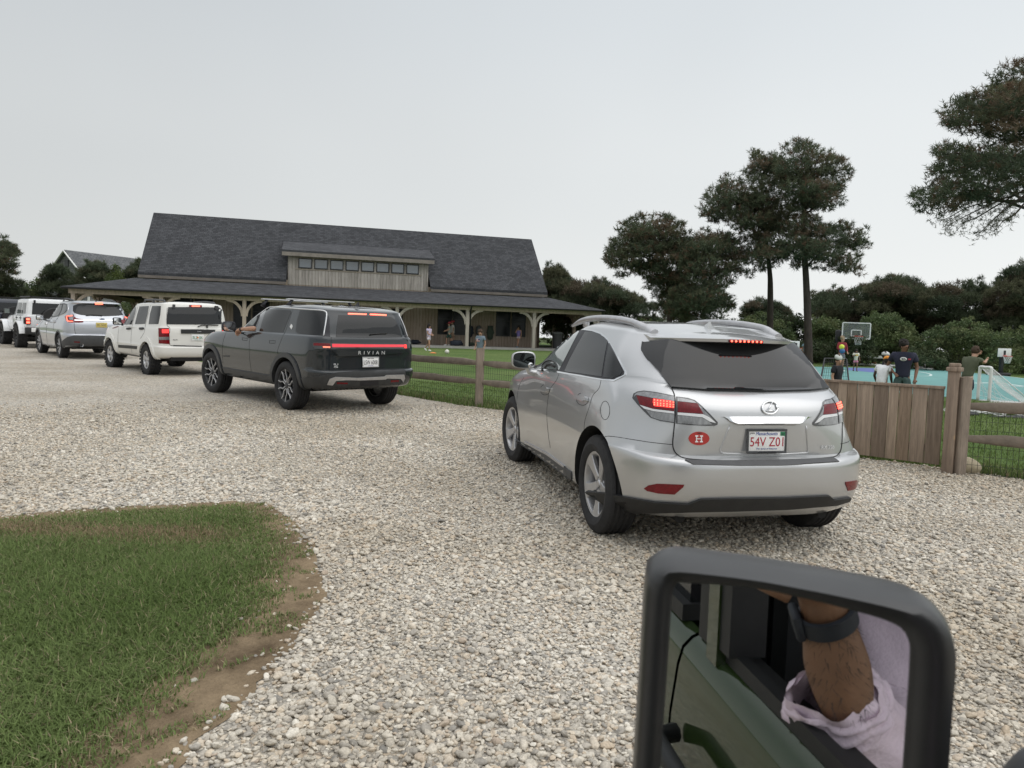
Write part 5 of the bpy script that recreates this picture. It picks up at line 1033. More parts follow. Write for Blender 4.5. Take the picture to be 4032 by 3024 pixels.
# shingled house behind, on the left
def far_house():
    sh = shingle_mat('house_roof_shingles', (.12, .125, .13), (.18, .185, .19), .3, .12, 'xz'); ws = shingle_mat('house_wall_shingles', (.15, .155, .155), (.22, .225, .22), .22, .16, 'yz', (.05, .05, .05)); wt = mat('white_trim', (.72, .72, .70), .6, var=.06)
    Y = 66.; P = atd(253, 983, Y); root = empty('shingled_house', (P[0], P[1], 0), 1.1); tag(root, 'grey shingled house with white gable trim behind the trees', 'building'); zr_ = P[2]
    ze = zr_-2.9; b = MB(); L = 8.; w = 3.6; t = .12
    for sg in (1, -1): b.prism([(0, zr_), (sg*w, ze), (sg*w, ze-t*1.3), (0, zr_-t*1.6)], (L, 0, 0), (0, 0, 0), (0, 1, 0), (0, 0, 1))
    b.build('roof', sh, root)
    b = MB(); b.prism([(-w+.3, 0), (w-.3, 0), (w-.3, ze+.1), (0, zr_-.25), (-w+.3, ze+.1)], (.15, 0, 0), (.25, 0, 0), (0, 1, 0), (0, 0, 1)); b.prism([(-w+.3, 0), (w-.3, 0), (w-.3, ze+.1), (-w+.3, ze+.1)], (.15, 0, 0), (L-.4, 0, 0), (0, 1, 0), (0, 0, 1))
    b.box((L/2, -w+.35, ze/2), (L-.5, .15, ze)); b.box((L/2, w-.35, ze/2), (L-.5, .15, ze)); b.build('wall', ws, root)
    b = MB()
    for sg in (1, -1): b.beam((-.03, 0, zr_-.10), (-.03, sg*(w+.05), ze-.12), .06, .22, (1, 0, 0))
    for y in (-w+.3, w-.3): b.box((.17, y, ze/2), (.1, .2, ze))
    b.build('trim', wt, root)
    b = MB(); b.box((.2, 0, zr_-1.2), (.08, .5, .6)); b.build('gable_vent', M_greypl, root)
    # lower wing
    b = MB(); b.prism([(w-.3, ze+.2), (w+2.4, ze-1.3), (w+2.4, ze-1.42), (w-.3, ze+.05)], (6, 0, 0), (.6, 0, 0), (0, 1, 0), (0, 0, 1)); b.build('wing_roof', sh, root)
    b = MB(); b.prism([(w-.4, 0), (w+2.1, 0), (w+2.1, ze-1.2), (w-.4, ze+.1)], (5.6, 0, 0), (.8, 0, 0), (0, 1, 0), (0, 0, 1)); b.build('wing_wall', ws, root)
    b = MB(); b.beam((.57, w-.3, ze+.12), (.57, w+2.45, ze-1.42), .06, .2, (1, 0, 0)); b.box((.75, w+2.05, (ze-1.3)/2), (.1, .22, ze-1.3)); b.build('wing_trim', wt, root)
    b = MB(); b.tube([(5.2, -1.9, ze+1.0), (5.2, -1.9, ze+1.9)], .08, 8); b.build('vent_pipe', wt, root, True)
far_house()
# white-trimmed cottage glimpsed between the pines
def cottage():
    sh = shingle_mat('cottage_roof', (.20, .19, .18), (.28, .27, .25), .3, .12, 'xz'); ws = shingle_mat('cottage_wall', (.25, .25, .24), (.33, .33, .32), .22, .16, 'xz', (.1, .1, .1)); wt = mat('cottage_trim', (.75, .75, .73), .6, var=.06)
    Y = 62.; P = atd(2830, 1275, Y); root = empty('cottage', (P[0], P[1], 0), .25); tag(root, 'small white-trimmed cottage roof glimpsed behind the pines', 'building'); z = P[2]
    b = MB(); w = 2.6
    for sg in (1, -1): b.prism([(0, z), (sg*w, z-1.9), (sg*w, z-2.05), (0, z-.2)], (6.5, 0, 0), (-2.6, 0, 0), (0, 1, 0), (0, 0, 1))
    b.build('roof', sh, root); b = MB(); b.box((.6, 0, (z-2)/2), (5.8, 4.6, z-2)); b.prism([(-2.3, z-2), (2.3, z-2), (0, z-.3)], (5.8, 0, 0), (-2.3, 0, 0), (0, 1, 0), (0, 0, 1)); b.build('wall', ws, root)
    b = MB(); b.box((.6, -w-.02, z-1.98), (6.5, .06, .18)); b.beam((-2.63, 0, z-.1), (-2.63, -w, z-1.98), .06, .2, (1, 0, 0)); b.box((.6, 0, z+.05), (6.5, .2, .1)); b.build('trim', wt, root)
    b = MB(); b.box((-4.6, 1.5, z/2+.1), (.9, .9, z+.2)); b.prism([(-.6, z+.2), (.6, z+.2), (0, z+.8)], (0, 1.2, 0), (-4.6, .9, 0), (1, 0, 0), (0, 0, 1)); b.box((-4.6, 1.5, z+.85), (.3, .3, .5)); b.build('cupola', wt, root)
cottage()
# ------------------------------------------------------------------ split-rail fence, gate, wire
M_rail = mat('weathered_rail', (.20, .165, .130), .9, var=.3, vscale=5, bump=.5, bscale=30, stretch=(1, 1, 1))
M_post = mat('weathered_post', (.27, .22, .175), .9, var=.28, vscale=5, bump=.5, bscale=25, stretch=(4, 4, .7))
M_wire = mat('wire_mesh', (.03, .035, .028), .6, .3, var=.2)
FD = np.array([5.02+.61, 8.13-13.09]); FD /= np.linalg.norm(FD)      # run of the fence
def G3(x, y, h=0): return Vector((x, y, gz(x, y)+h))
def rough_box(b, a, c, w, h, seed, n=7, bend=.012):
    r = random.Random(seed); a, c = Vector(a), Vector(c); d = c-a; x = d.normalized(); y = Vector((0, 0, 1)).cross(x).normalized(); z = x.cross(y); vs = []
    for i in range(n+1):
        t = i/n; e = min(1, .55+1.6*min(t, 1-t)*2); q = a+d*t+z*(bend*sin(t*pi)*r.uniform(-1, 1)+r.uniform(-.006, .006))+y*r.uniform(-.006, .006)
        for cy, cz in ((-1, -.55), (-.55, -1), (.6, -1), (1, -.5), (1, .55), (.5, 1), (-.6, 1), (-1, .5)): vs.append(q+y*cy*w/2*e*r.uniform(.9, 1.1)+z*cz*h/2*e*r.uniform(.9, 1.1))
    b.add(vs, [(i*8+j, i*8+(j+1) % 8, (i+1)*8+(j+1) % 8, (i+1)*8+j) for i in range(n) for j in range(8)]+[tuple(range(8))[::-1], tuple(range(n*8, n*8+8))])
def fpost(x, y, h, w=.15):
    b = MB(); r = random.Random(int(x*100)); vs = []
    for i in range(6):
        z = gz(x, y)-.05+(h+.05)*i/5
        for cx, cy in ((-1, -.7), (-.7, -1), (.7, -1), (1, -.7), (1, .7), (.7, 1), (-.7, 1), (-1, .7)): vs.append((x+cx*w/2*r.uniform(.95, 1.05), y+cy*w/2*r.uniform(.95, 1.05), z+(r.uniform(-.01, .01) if i == 5 else 0)))
    b.add(vs, [(i*8+j, i*8+(j+1) % 8, (i+1)*8+(j+1) % 8, (i+1)*8+j) for i in range(5) for j in range(8)]+[tuple(range(40, 48))]); return b
def wire(b, p, q, h0, h1, step=.055):
    p, q = Vector(p), Vector(q); L = (q-p).length; n = max(1, int(L/step))
    for i in range(n+1):
        a = p+(q-p)*i/n; b.tube([a+Vector((0, 0, h0)), a+Vector((0, 0, h1))], .0026, 3, False)
    for k in range(int((h1-h0)/.10)+1): b.tube([p+Vector((0, 0, h0+k*.10)), q+Vector((0, 0, h0+k*.10))], .0026, 3, False)
def fence(name, label, posts, rails, rh, ph):
    root = empty(name, G3(*posts[0])); root['label'] = label; root['category'] = 'fence'; inv = root.matrix_world.inverted()
    bpy.context.view_layer.update()
    def fix(o): o.parent = root; o.matrix_parent_inverse = Matrix.Translation(-root.location)
    for i, p in enumerate(posts): fix(fpost(p[0], p[1], ph, .105 if len(posts) == 2 else .15).build('post', M_post, None, True, 40))
    for i, (a, c) in enumerate(rails):
        for k, h in enumerate(rh): b = MB(); rough_box(b, G3(*a, h), G3(*c, h), .075, .125, i*7+k+3); fix(b.build('rail', M_rail, None, True, 50))
    off = np.array([-FD[1], FD[0]])*.05
    if off[1] < 0: off = -off
    for a, c in rails:
        b = MB(); wire(b, G3(a[0]+off[0], a[1]+off[1]), G3(c[0]+off[0], c[1]+off[1]), .02, rh[-1]+.04); fix(b.build('wire_mesh', M_wire))
P1 = np.array([-.60, 13.09]); rl = 3.0
left = [tuple(P1-FD*rl*k) for k in range(0, 4)]; right = [tuple(P1+FD*rl)]
gp = np.array([5.055, 8.12]); gl = np.array([3.28, 9.73])
chain = left[::-1]+right
fence('split_rail_fence', 'weathered two-rail split-rail fence with wire mesh, running behind the queue of cars', chain+[tuple(gl-FD*.18)], [(chain[i], chain[i+1]) for i in range(len(chain)-1)]+[(chain[-1], tuple(gl-FD*.18))], (.45, .80), 1.08)
g2 = np.array([5.145, 8.05]); d2 = np.array([.93, -.36]); d2 /= np.linalg.norm(d2)
fence('split_rail_fence', 'weathered two-rail split-rail fence right of the board gate, cut off by the photo edge', [tuple(g2), tuple(g2+d2*3.0)], [(tuple(g2), tuple(g2+d2*3.0))], (.42, .80), 1.12)
# square gate posts with caps
M_gpost = board_mat('gate_post_wood', (.26, .20, .155), (.34, .27, .21), .5, seam=False); M_gate = [board_mat('gate_board_%s' % w, c, tuple(x*1.15 for x in c), .5, grain=1.4, seam=False) for w, c in (('a', (.24, .180, .130)), ('b', (.30, .235, .180)), ('c', (.20, .155, .118)), ('d', (.34, .265, .20)))]
gd = gp-gl; gd /= np.linalg.norm(gd); GR = Matrix.Rotation(atan2(gd[1], gd[0]), 3, 'Z')
for (x, y), h, lb in ((gp, 1.20, 'square capped gate post with weathered face, right of the board gate'), (gl, 1.20, 'square capped gate post half hidden by the silver crossover')):
    root = empty('gate_post', G3(x, y), atan2(gd[1], gd[0])); tag(root, lb, 'post', 'capped gate posts')
    b = MB(); b.box((0, 0, h/2-.03), (.115, .115, h+.06), None, .006); b.build('shaft', M_gpost, root, True, 30)
    b = MB(); b.box((0, 0, h+.0), (.15, .15, .05), None, .01); b.box((0, 0, h+.045), (.11, .11, .05), None, .015); b.build('cap', M_gpost, root, True, 30)
# board gate
root = empty('board_gate', G3(*((gp+gl)/2)), atan2(gd[1], gd[0])); tag(root, 'solid gate of vertical weathered cedar boards with a top cap', 'gate'); L = np.linalg.norm(gp-gl)-.17
r = random.Random(4); x = -L/2; i = 0
zc = gz(*((gp+gl)/2)); sl = (gz(*gp)-gz(*gl))/np.linalg.norm(gp-gl)
ws = []
while x < L/2-.02:
    w = min(r.choice((.115, .14, .165, .19)), L/2-x); ws.append((x, w)); x += w
for x, w in ws:
    b = MB(); b.box((x+w/2, r.uniform(-.003, .003), .07+.44+x*sl*.3), (w-.006, .022, .88), None, .003)
    b.build('board', M_gate[i % 4] if r.random() > .3 else M_gate[r.randrange(4)], root, True, 30); i += 1
b = MB(); b.box((0, 0, .965), (L, .05, .035), None, .005); b.build('top_cap', M_gpost, root, True, 30)
b = MB(); b.box((0, .035, .75), (L-.05, .04, .09)); b.box((0, .035, .25), (L-.05, .04, .09)); b.build('back_rail', M_gpost, root)
kn = mat('wood_knot', (.42, .30, .19), .8, var=.4, vscale=60)
# stone
b = MB(); p = gnd(3817, 1868); b.ball((0, 0, 0), 1, 24, 14, (.19, .14, .115)); bm = bmesh.new(); me = b.mesh('boulder'); bm.from_mesh(me)
for v in bm.verts: k = 1+.07*sin(v.co.x*17+1)*cos(v.co.y*23)+.04*sin(v.co.z*31); v.co *= k
bm.to_mesh(me); bm.free(); o = link('boulder', me, mat('boulder_stone', (.42, .36, .25), .9, var=.25, vscale=14, bump=.4, bscale=40), None, True); o.location = (p[0], p[1]+.12, gz(p[0], p[1])+.07); o.rotation_euler = (0, .12, -.3); tag(o, 'smooth tan boulder in the grass by the right gate post', 'rock')
# ------------------------------------------------------------------ foliage
def leaf_mat(name, rough=.75, trans=.25):
    m = bpy.data.materials.new(name); m.use_nodes = True; t = m.node_tree; b = t.nodes['Principled BSDF']; b.inputs['Roughness'].default_value = rough; b.inputs['Specular IOR Level'].default_value = .2
    a = N(t, 'ShaderNodeAttribute'); a.attribute_name = 'Col'; t.links.new(a.outputs['Color'], b.inputs['Base Color'])
    if trans:
        tr = N(t, 'ShaderNodeBsdfTranslucent'); t.links.new(a.outputs['Color'], tr.inputs['Color']); mx = N(t, 'ShaderNodeMixShader'); mx.inputs[0].default_value = trans
        o = t.nodes['Material Output']; t.links.new(b.outputs[0], mx.inputs[1]); t.links.new(tr.outputs[0], mx.inputs[2]); t.links.new(mx.outputs[0], o.inputs['Surface'])
    return m
M_needle = leaf_mat('pine_needles', .7, .35); M_leaf = leaf_mat('leaves', .6, .3); M_blade = leaf_mat('grass_blades', .7, .3)
M_bark = mat('pine_bark', (.055, .042, .034), .95, var=.4, vscale=5, bump=.8, bscale=16, stretch=(2, 2, .6))
M_bark2 = mat('grey_bark', (.12, .105, .09), .95, var=.3, vscale=8, bump=.6, bscale=20)
S = 4032/2212.
sc = lambda L: [(x*S, y*S) for x, y in L]
def unit(n): v = rng.normal(size=(n, 3)); return v/np.linalg.norm(v, axis=1)[:, None]
def tufts(C, out, L, wd, k, col, up=.35):
    'needle sprays: C tuft centres, out preferred directions, k needles each -> triangles'
    n = len(C); ax = out+unit(n)*.55; ax[:, 2] += up; ax /= np.linalg.norm(ax, axis=1)[:, None]
    A = np.repeat(ax, k, 0); D = A*rng.uniform(.15, 1.0, (n*k, 1))+unit(n*k)*.95; D /= np.linalg.norm(D, axis=1)[:, None]
    S = np.repeat(np.broadcast_to(np.asarray(L, float), (n,)) if np.ndim(L) else np.full(n, L), k)*rng.uniform(.7, 1.2, n*k); B = np.repeat(C, k, 0)+A*(rng.uniform(-.6, .4, (n*k, 1))*S[:, None])
    W = np.cross(D, unit(n*k)); W /= np.linalg.norm(W, axis=1)[:, None]+1e-9; w = (S*wd)[:, None]
    V = np.stack([B-W*w, B+W*w, B+D*S[:, None]], 1).reshape(-1, 3); F = np.arange(len(V)).reshape(-1, 3); return V, F, np.repeat(np.repeat(col, k, 0), 3, 0)
def leaves(C, out, L, k, col):
    n = len(C); D = np.repeat(out, k, 0)*.5+unit(n*k); D /= np.linalg.norm(D, axis=1)[:, None]; S = L*rng.uniform(.6, 1.3, (n*k, 1)); B = np.repeat(C, k, 0)+unit(n*k)*L*1.6*rng.uniform(0, 1, (n*k, 1))
    W = np.cross(D, unit(n*k)); W /= np.linalg.norm(W, axis=1)[:, None]+1e-9
    V = np.stack([B-D*S*.5, B+W*S*.32, B+D*S*.6, B-W*S*.32], 1).reshape(-1, 3); return V, np.arange(len(V)).reshape(-1, 4), np.repeat(np.repeat(col*rng.uniform(.8, 1.2, (n, 1)), k, 0), 4, 0)
def limb(b, a, c, r0, r1, sag=.15, seed=0, n=6):
    r = random.Random(seed); a, c = np.array(a, float), np.array(c, float); L = np.linalg.norm(c-a); P = []
    for i in range(n+1):
        t = i/n; P.append(a+(c-a)*t+np.array([r.uniform(-1, 1), r.uniform(-1, 1), r.uniform(-1, 1)])*L*.035*(0 < i < n)+np.array([0, 0, sag*L*sin(t*pi)*.3]))
    b.tube(P, [r0+(r1-r0)*i/n for i in range(n+1)], 7)
def sample_poly(poly, n, depth, Y, pad):
    'points filling a crown whose outline is known, with real depth'
    q = np.array(poly, float); lo, hi = q.min(0), q.max(0); P = []; pr = max(hi-lo)
    p = np.c_[rng.uniform(lo[0], hi[0], n*4), rng.uniform(lo[1], hi[1], n*4)]; p = p[inpoly(p, q)][:n]; d = edgedist(p, q); half = depth*np.sqrt(np.clip(d/(.30*min(hi-lo)), .02, 1))
    yy = Y+rng.uniform(-1, 1, len(p))*half; return p, yy, d
PINE_COLS = np.array([(.095, .115, .070), (.110, .128, .076), (.135, .138, .082), (.180, .138, .095), (.078, .098, .062)])
def pine(name, label, base, Y, crown, npads, trunk, depth, group, tuft=.19, per=52, needles=14, limbs=14, cone=True, warm=.5, rad=(.34, .74), tr=.17, cat='tree', twigs=()):
    'crown: outline polygons in the photo; foliage hangs in flattened pads at real depths'
    g = gnd(*base) if base is not None else None
    root_p = np.array([atd(base[0], base[1], Y)[0], Y, gz(atd(base[0], base[1], Y)[0], Y)]); root = empty(name, tuple(root_p)); tag(root, label, cat, group)
    T = [atd(x, y, Y) for x, y in trunk]; T[0] = np.array([T[0][0], Y, root_p[2]-.1]); T = cr([tuple(t) for t in T], 5); b = MB(); k = len(T); tops = T
    b.tube([tuple(p-root_p) for p in T], [tr*(1-.75*i/(k-1)) for i in range(k)], 10)
    Vs, Fs, Cs, o = [], [], [], 0; pads = []
    for poly in crown:
        q = np.array(poly, float); area = .5*abs(np.dot(q[:, 0], np.roll(q[:, 1], 1))-np.dot(q[:, 1], np.roll(q[:, 0], 1))); m = int(npads*area/sum(.5*abs(np.dot(np.array(z)[:, 0], np.roll(np.array(z)[:, 1], 1))-np.dot(np.array(z)[:, 1], np.roll(np.array(z)[:, 0], 1))) for z in crown))
        p, yy, d = sample_poly(poly, m, depth, Y, 0); px2m = Y/FPX
        for (x, y), ym, dd in zip(p, yy, d): pads.append((atd(x, y, ym), min(rng.uniform(*rad), max(.22, dd*px2m*1.15)), dd*px2m))
    C, O, COLr = [], [], []
    for c, r, dd in pads:
        n = max(4, int(per*(r/.7)**1.6)); v = unit(n); rr = rng.uniform(.35, 1, (n, 1))**.5; v2 = v*rr*r; v2[:, :2] *= 1.22; v2[:, 2] *= .42; C.append(c+v2); v[:, 2] += .35; O.append(v)
        kind = rng.random(); base_c = PINE_COLS[rng.choice(5, p=[.30, .27, .17, .12, .14])]; COLr.append(base_c*rng.uniform(.75, 1.3, (n, 1))*(1+0*v2)); 
        if warm: wsel = rng.random(n) < .18*warm; COLr[-1][wsel] = np.array((.16, .105, .068))*rng.uniform(.7, 1.2)
    C = np.vstack(C); O = np.vstack(O); CC = np.vstack(COLr); O /= np.linalg.norm(O, axis=1)[:, None]
    V, F, col = tufts(C, O, tuft*rng.uniform(.75, 1.2, len(C)), .07, needles, CC)
    npmesh('crown', V-root_p, F, M_needle, root, False, col)
    order = sorted(range(len(pads)), key=lambda i: -pads[i][1])[:limbs]
    for i in order:
        c = pads[i][0]; t = [p for p in T if p[2] < c[2]+.3]; s_ = t[-1] if t else T[len(T)//2]
        zt = min(max(c[2]-.25*np.linalg.norm((c-T[-1])[:2])-.2, T[0][2]+.45*(T[-1][2]-T[0][2])), T[-1][2]); s_ = min(T, key=lambda p: abs(p[2]-zt)); limb(b, s_-root_p, c-root_p, tr*.28, .02, .2, i)
    TW = []
    for tw in twigs:
        y_ = Y+rng.uniform(-1.2, .6); b.tube([tuple(atd(x, y, y_)-root_p) for x, y in cr(sc(tw), 4)], list(np.linspace(.028, .005, (len(tw)-1)*4+1)), 5); TW += [atd(x, y, y_) for x, y in cr(sc(tw), 5)[4:]]
    if TW:
        TW = np.repeat(np.array(TW), 5, 0)+rng.normal(0, .10, (len(TW)*5, 3)); V, F, col = tufts(TW, unit(len(TW)), .11, .06, 9, np.tile(PINE_COLS[2], (len(TW), 1))*.8); npmesh('twig_needles', V-root_p, F, M_needle, root, False, col)
    b.build('trunk', M_bark, root, True)
    return root
def bush(name, label, poly, Y, depth, cols, group, leaf=.10, dens=1., cat='shrub', kind='leaf', stems=4, lobes=60, base_y=None, top_light=0):
    q = np.array(poly, float); lo, hi = q.min(0), q.max(0); cx = q[:, 0].mean(); bx = atd(cx, hi[1], Y); rp = np.array([bx[0], Y, gz(bx[0], Y)]); root = empty(name, tuple(rp)); tag(root, label, cat, group)
    p, yy, d = sample_poly(poly, lobes, depth, Y, 0); px2m = Y/FPX; C, O, CL = [], [], []
    for (x, y), ym, dd in zip(p, yy, d):
        c = atd(x, y, ym); r = min(rng.uniform(.5, 1.0)*(hi[1]-lo[1])*px2m*.22+.15, max(.18, dd*px2m*1.1)); n = max(8, int(dens*150*r*r/(leaf/.1)**1.0)); v = unit(n); v[:, 2] = np.abs(v[:, 2])*.9+v[:, 2]*.1; C.append(c+v*r*rng.uniform(.75, 1, (n, 1))*np.array([1, 1, .75])); v[:, 2] += .5; O.append(v); bc = np.array(cols[rng.integers(len(cols))]); CL.append(bc*rng.uniform(.72, 1.3, (n, 1)))
    C = np.vstack(C); O = np.vstack(O); O /= np.linalg.norm(O, axis=1)[:, None]; CL = np.vstack(CL)
    if kind == 'leaf': V, F, col = leaves(C, O, leaf, 5, CL); m = M_leaf
    else: V, F, col = tufts(C, O, leaf*1.8, .07, 12, CL); m = M_needle
    # foliage reaches the ground behind whatever stands in front
    npmesh('crown', V-rp, F, m, root, False, col); b = MB(); zc = atd(cx, lo[1]*.45+hi[1]*.55, Y)
    for k in range(stems): x = rng.uniform(lo[0]*.7+hi[0]*.3, lo[0]*.3+hi[0]*.7); t = atd(x, lo[1]*.6+hi[1]*.4, Y+rng.uniform(-.5, .5)*depth); limb(b, (rng.uniform(-.3, .3), rng.uniform(-.3, .3), -.1), t-rp, .07, .02, .1, k)
    b.build('trunk', M_bark2, root, True); return root
GP = 'tall pines by the sports court'
pine('pine_tree', 'tallest pine of the court group, with wide side branches to the right', (1747*S, 790*S), 35.5, [sc([(1690, 310), (1720, 302), (1755, 300), (1785, 318), (1820, 340), (1848, 372), (1822, 398), (1812, 425), (1835, 430), (1800, 462), (1765, 470), (1790, 480), (1830, 478), (1872, 490), (1868, 515), (1888, 540), (1850, 556), (1868, 590), (1830, 598), (1800, 580), (1770, 590), (1720, 585), (1690, 560), (1640, 575), (1620, 545), (1660, 505), (1690, 480), (1720, 465), (1690, 430), (1680, 380), (1672, 335)])], 235, sc([(1747, 790), (1745, 700), (1741, 600), (1735, 500), (1738, 420), (1745, 340)]), 2.4, GP, tr=.22, limbs=26)
pine('pine_tree', 'second tall pine of the court group, straight bare trunk left of the tallest', (1665*S, 735*S), 37.5, [sc([(1600, 385), (1628, 325), (1650, 320), (1680, 330), (1700, 345), (1700, 420), (1720, 470), (1690, 500), (1700, 560), (1650, 590), (1610, 600), (1585, 560), (1560, 530), (1600, 510), (1560, 478), (1525, 478), (1508, 468), (1505, 440), (1520, 420), (1545, 390), (1570, 372)])], 205, sc([(1665, 738), (1664, 640), (1662, 580), (1650, 480), (1645, 380)]), 2.3, GP, tr=.19, limbs=20)
pine('pine_tree', 'broad rounded pine, leftmost of the court group', (1440*S, 722*S), 38.5, [sc([(1310, 545), (1330, 500), (1355, 470), (1380, 458), (1420, 462), (1460, 462), (1480, 480), (1500, 520), (1505, 570), (1480, 600), (1440, 640), (1410, 652), (1400, 620), (1390, 600), (1355, 590), (1345, 605), (1320, 575), (1303, 560)])], 215, sc([(1445, 724), (1447, 660), (1440, 600), (1425, 520), (1420, 475)]), 2.3, GP, tr=.17, limbs=18)
pine('pine_tree', 'bushy low pine with bare dead branches, in the middle of the court group', (1535*S, 728*S), 36.5, [sc([(1470, 560), (1500, 500), (1530, 490), (1570, 500), (1600, 530), (1620, 570), (1590, 600), (1575, 640), (1585, 660), (1560, 700), (1500, 700), (1455, 690), (1440, 660), (1460, 610)])], 200, sc([(1530, 728), (1520, 680), (1533, 640), (1535, 590), (1540, 520)]), 2.0, GP, tr=.13, limbs=16)
pine('pine_tree', 'small dark pine leaning at the left edge of the court group', (1470*S, 720*S), 40.5, [sc([(1430, 620), (1470, 590), (1500, 620), (1510, 680), (1480, 708), (1440, 700), (1420, 660)])], 70, sc([(1475, 722), (1470, 660), (1465, 610)]), 1.5, GP, tr=.1, limbs=6)
pine('pine_tree', 'large near pine cut off by the right photo edge, with drooping lower twigs', (2330*S, 830*S), 21., [sc([(2212, 120), (2180, 135), (2150, 165), (2110, 195), (2060, 212), (2025, 235), (2030, 250), (2070, 285), (2020, 310), (2030, 340), (2005, 375), (1965, 420), (1985, 455), (2030, 465), (2075, 450), (2120, 450), (2150, 440), (2212, 425), (2330, 400), (2420, 300), (2400, 160), (2300, 90)])], 300, sc([(2330, 830), (2325, 600), (2310, 430), (2290, 250), (2290, 130)]), 2.6, None, tuft=.15, per=70, needles=14, tr=.24, limbs=44, rad=(.28, .6), twigs=[[(2250, 400), (2180, 425), (2120, 450), (2070, 475), (2035, 492)], [(2240, 410), (2190, 440), (2150, 470), (2120, 500), (2108, 508)], [(2230, 400), (2160, 440), (2110, 470), (2085, 480), (2060, 505)], [(2260, 395), (2200, 430), (2165, 455), (2140, 495)], [(2200, 420), (2160, 430), (2090, 448), (2050, 470), (2020, 478)], [(2212, 440), (2190, 465), (2170, 475), (2150, 497)]])
# the belt of pines and shrubs behind the court
GW = 'dark pines in the belt behind the court'
for i, (poly, Y, lb) in enumerate([
    ([(1170, 600), (1185, 560), (1215, 575), (1235, 600), (1270, 598), (1290, 640), (1310, 700), (1250, 725), (1180, 725), (1165, 660)], 52, 'dark reddish pine beside the right end of the clubhouse roof'),
    ([(1255, 620), (1290, 598), (1330, 610), (1380, 640), (1420, 660), (1420, 730), (1290, 735), (1250, 680)], 50, 'dark pine between the clubhouse porch and the court pines'),
    ([(1740, 640), (1780, 615), (1830, 625), (1870, 610), (1930, 640), (1950, 700), (1940, 790), (1760, 790)], 50, 'dark belt pine behind the glass backboard'),
    ([(1850, 640), (1890, 600), (1950, 590), (1990, 600), (2020, 640), (2030, 720), (1990, 760), (1870, 740)], 47, 'rounded dark pine right of the glass backboard'),
    ([(1980, 640), (2020, 612), (2080, 605), (2130, 600), (2160, 615), (2180, 680), (2160, 760), (2020, 760)], 45, 'wide dark pine behind the white backboard'),
    ([(2130, 650), (2160, 590), (2190, 570), (2230, 560), (2330, 600), (2340, 760), (2160, 770)], 42, 'dark pine at the right edge of the belt'),
    ([(1600, 660), (1640, 640), (1690, 650), (1720, 690), (1710, 770), (1600, 770)], 54, 'low dark pine seen between the two bare trunks')]):
    bush('belt_pine', lb, sc(poly), Y, 2.6, [(.082, .105, .062), (.098, .118, .068), (.070, .092, .056), (.120, .124, .074), (.130, .108, .075)], GW, .13, 1.25, 'tree', 'pine', 4, 95)
GS = 'rounded green shrubs behind the court'
GC = [(.105, .145, .062), (.13, .165, .07), (.085, .12, .055), (.15, .175, .08)]
for i, (poly, Y, lb) in enumerate([
    ([(1340, 705), (1380, 690), (1430, 698), (1460, 720), (1450, 745), (1330, 745)], 47, 'low light-green shrub between the clubhouse and the cottage'),
    ([(1590, 700), (1640, 675), (1700, 690), (1720, 740), (1715, 775), (1590, 770)], 46, 'light-green shrub behind the two bare trunks'),
    ([(1740, 690), (1790, 680), (1830, 700), (1830, 780), (1745, 785)], 43, 'green shrub directly behind the glass backboard post'),
    ([(1850, 705), (1880, 675), (1920, 670), (1960, 690), (1990, 740), (1985, 790), (1860, 790)], 40, 'tall rounded green shrub right of the glass backboard'),
    ([(1800, 730), (1850, 715), (1890, 730), (1900, 780), (1880, 795), (1790, 795)], 38, 'low olive shrub behind the volleyball net'),
    ([(1970, 760), (1990, 720), (2040, 695), (2100, 690), (2160, 705), (2180, 740), (2170, 800), (1980, 800)], 37.5, 'wide domed yellow-green shrub behind the white backboard'),
    ([(2120, 740), (2160, 715), (2230, 700), (2330, 720), (2330, 830), (2150, 815)], 34.5, 'green shrub at the right photo edge behind the court'),
    ([(1940, 770), (1980, 750), (2040, 765), (2070, 790), (2060, 808), (1950, 806)], 36, 'low dark shrub at the court edge left of the white backboard'),
    ([(1165, 690), (1200, 655), (1260, 648), (1310, 660), (1320, 720), (1310, 760), (1165, 760)], 55, 'dark-leaved shrub seen through the right end of the porch'),
    ([(1300, 700), (1400, 680), (1500, 690), (1600, 685), (1610, 740), (1600, 790), (1300, 790)], 56, 'long low hedge behind the court pines and the silver crossover roof'),
    ([(1590, 690), (1650, 670), (1740, 680), (1830, 690), (1850, 740), (1840, 800), (1590, 800)], 52, 'long low hedge behind the two bare pine trunks'),
    ([(1830, 700), (1930, 690), (2040, 690), (2140, 690), (2300, 700), (2320, 800), (1830, 800)], 49, 'long low hedge at the foot of the dark belt pines'),
    ([(1715, 745), (1750, 735), (1790, 750), (1800, 790), (1715, 792)], 40, 'small bright shrub beside the tallest pine trunk')]):
    cc = GC if i not in (4, 7, 9, 10, 11, 12) else [(.06, .085, .042), (.08, .10, .05)]
    bush('shrub', lb, sc(poly), Y, 1.8, cc, GS, .12, 1.2, 'shrub', 'leaf', 4, 80)
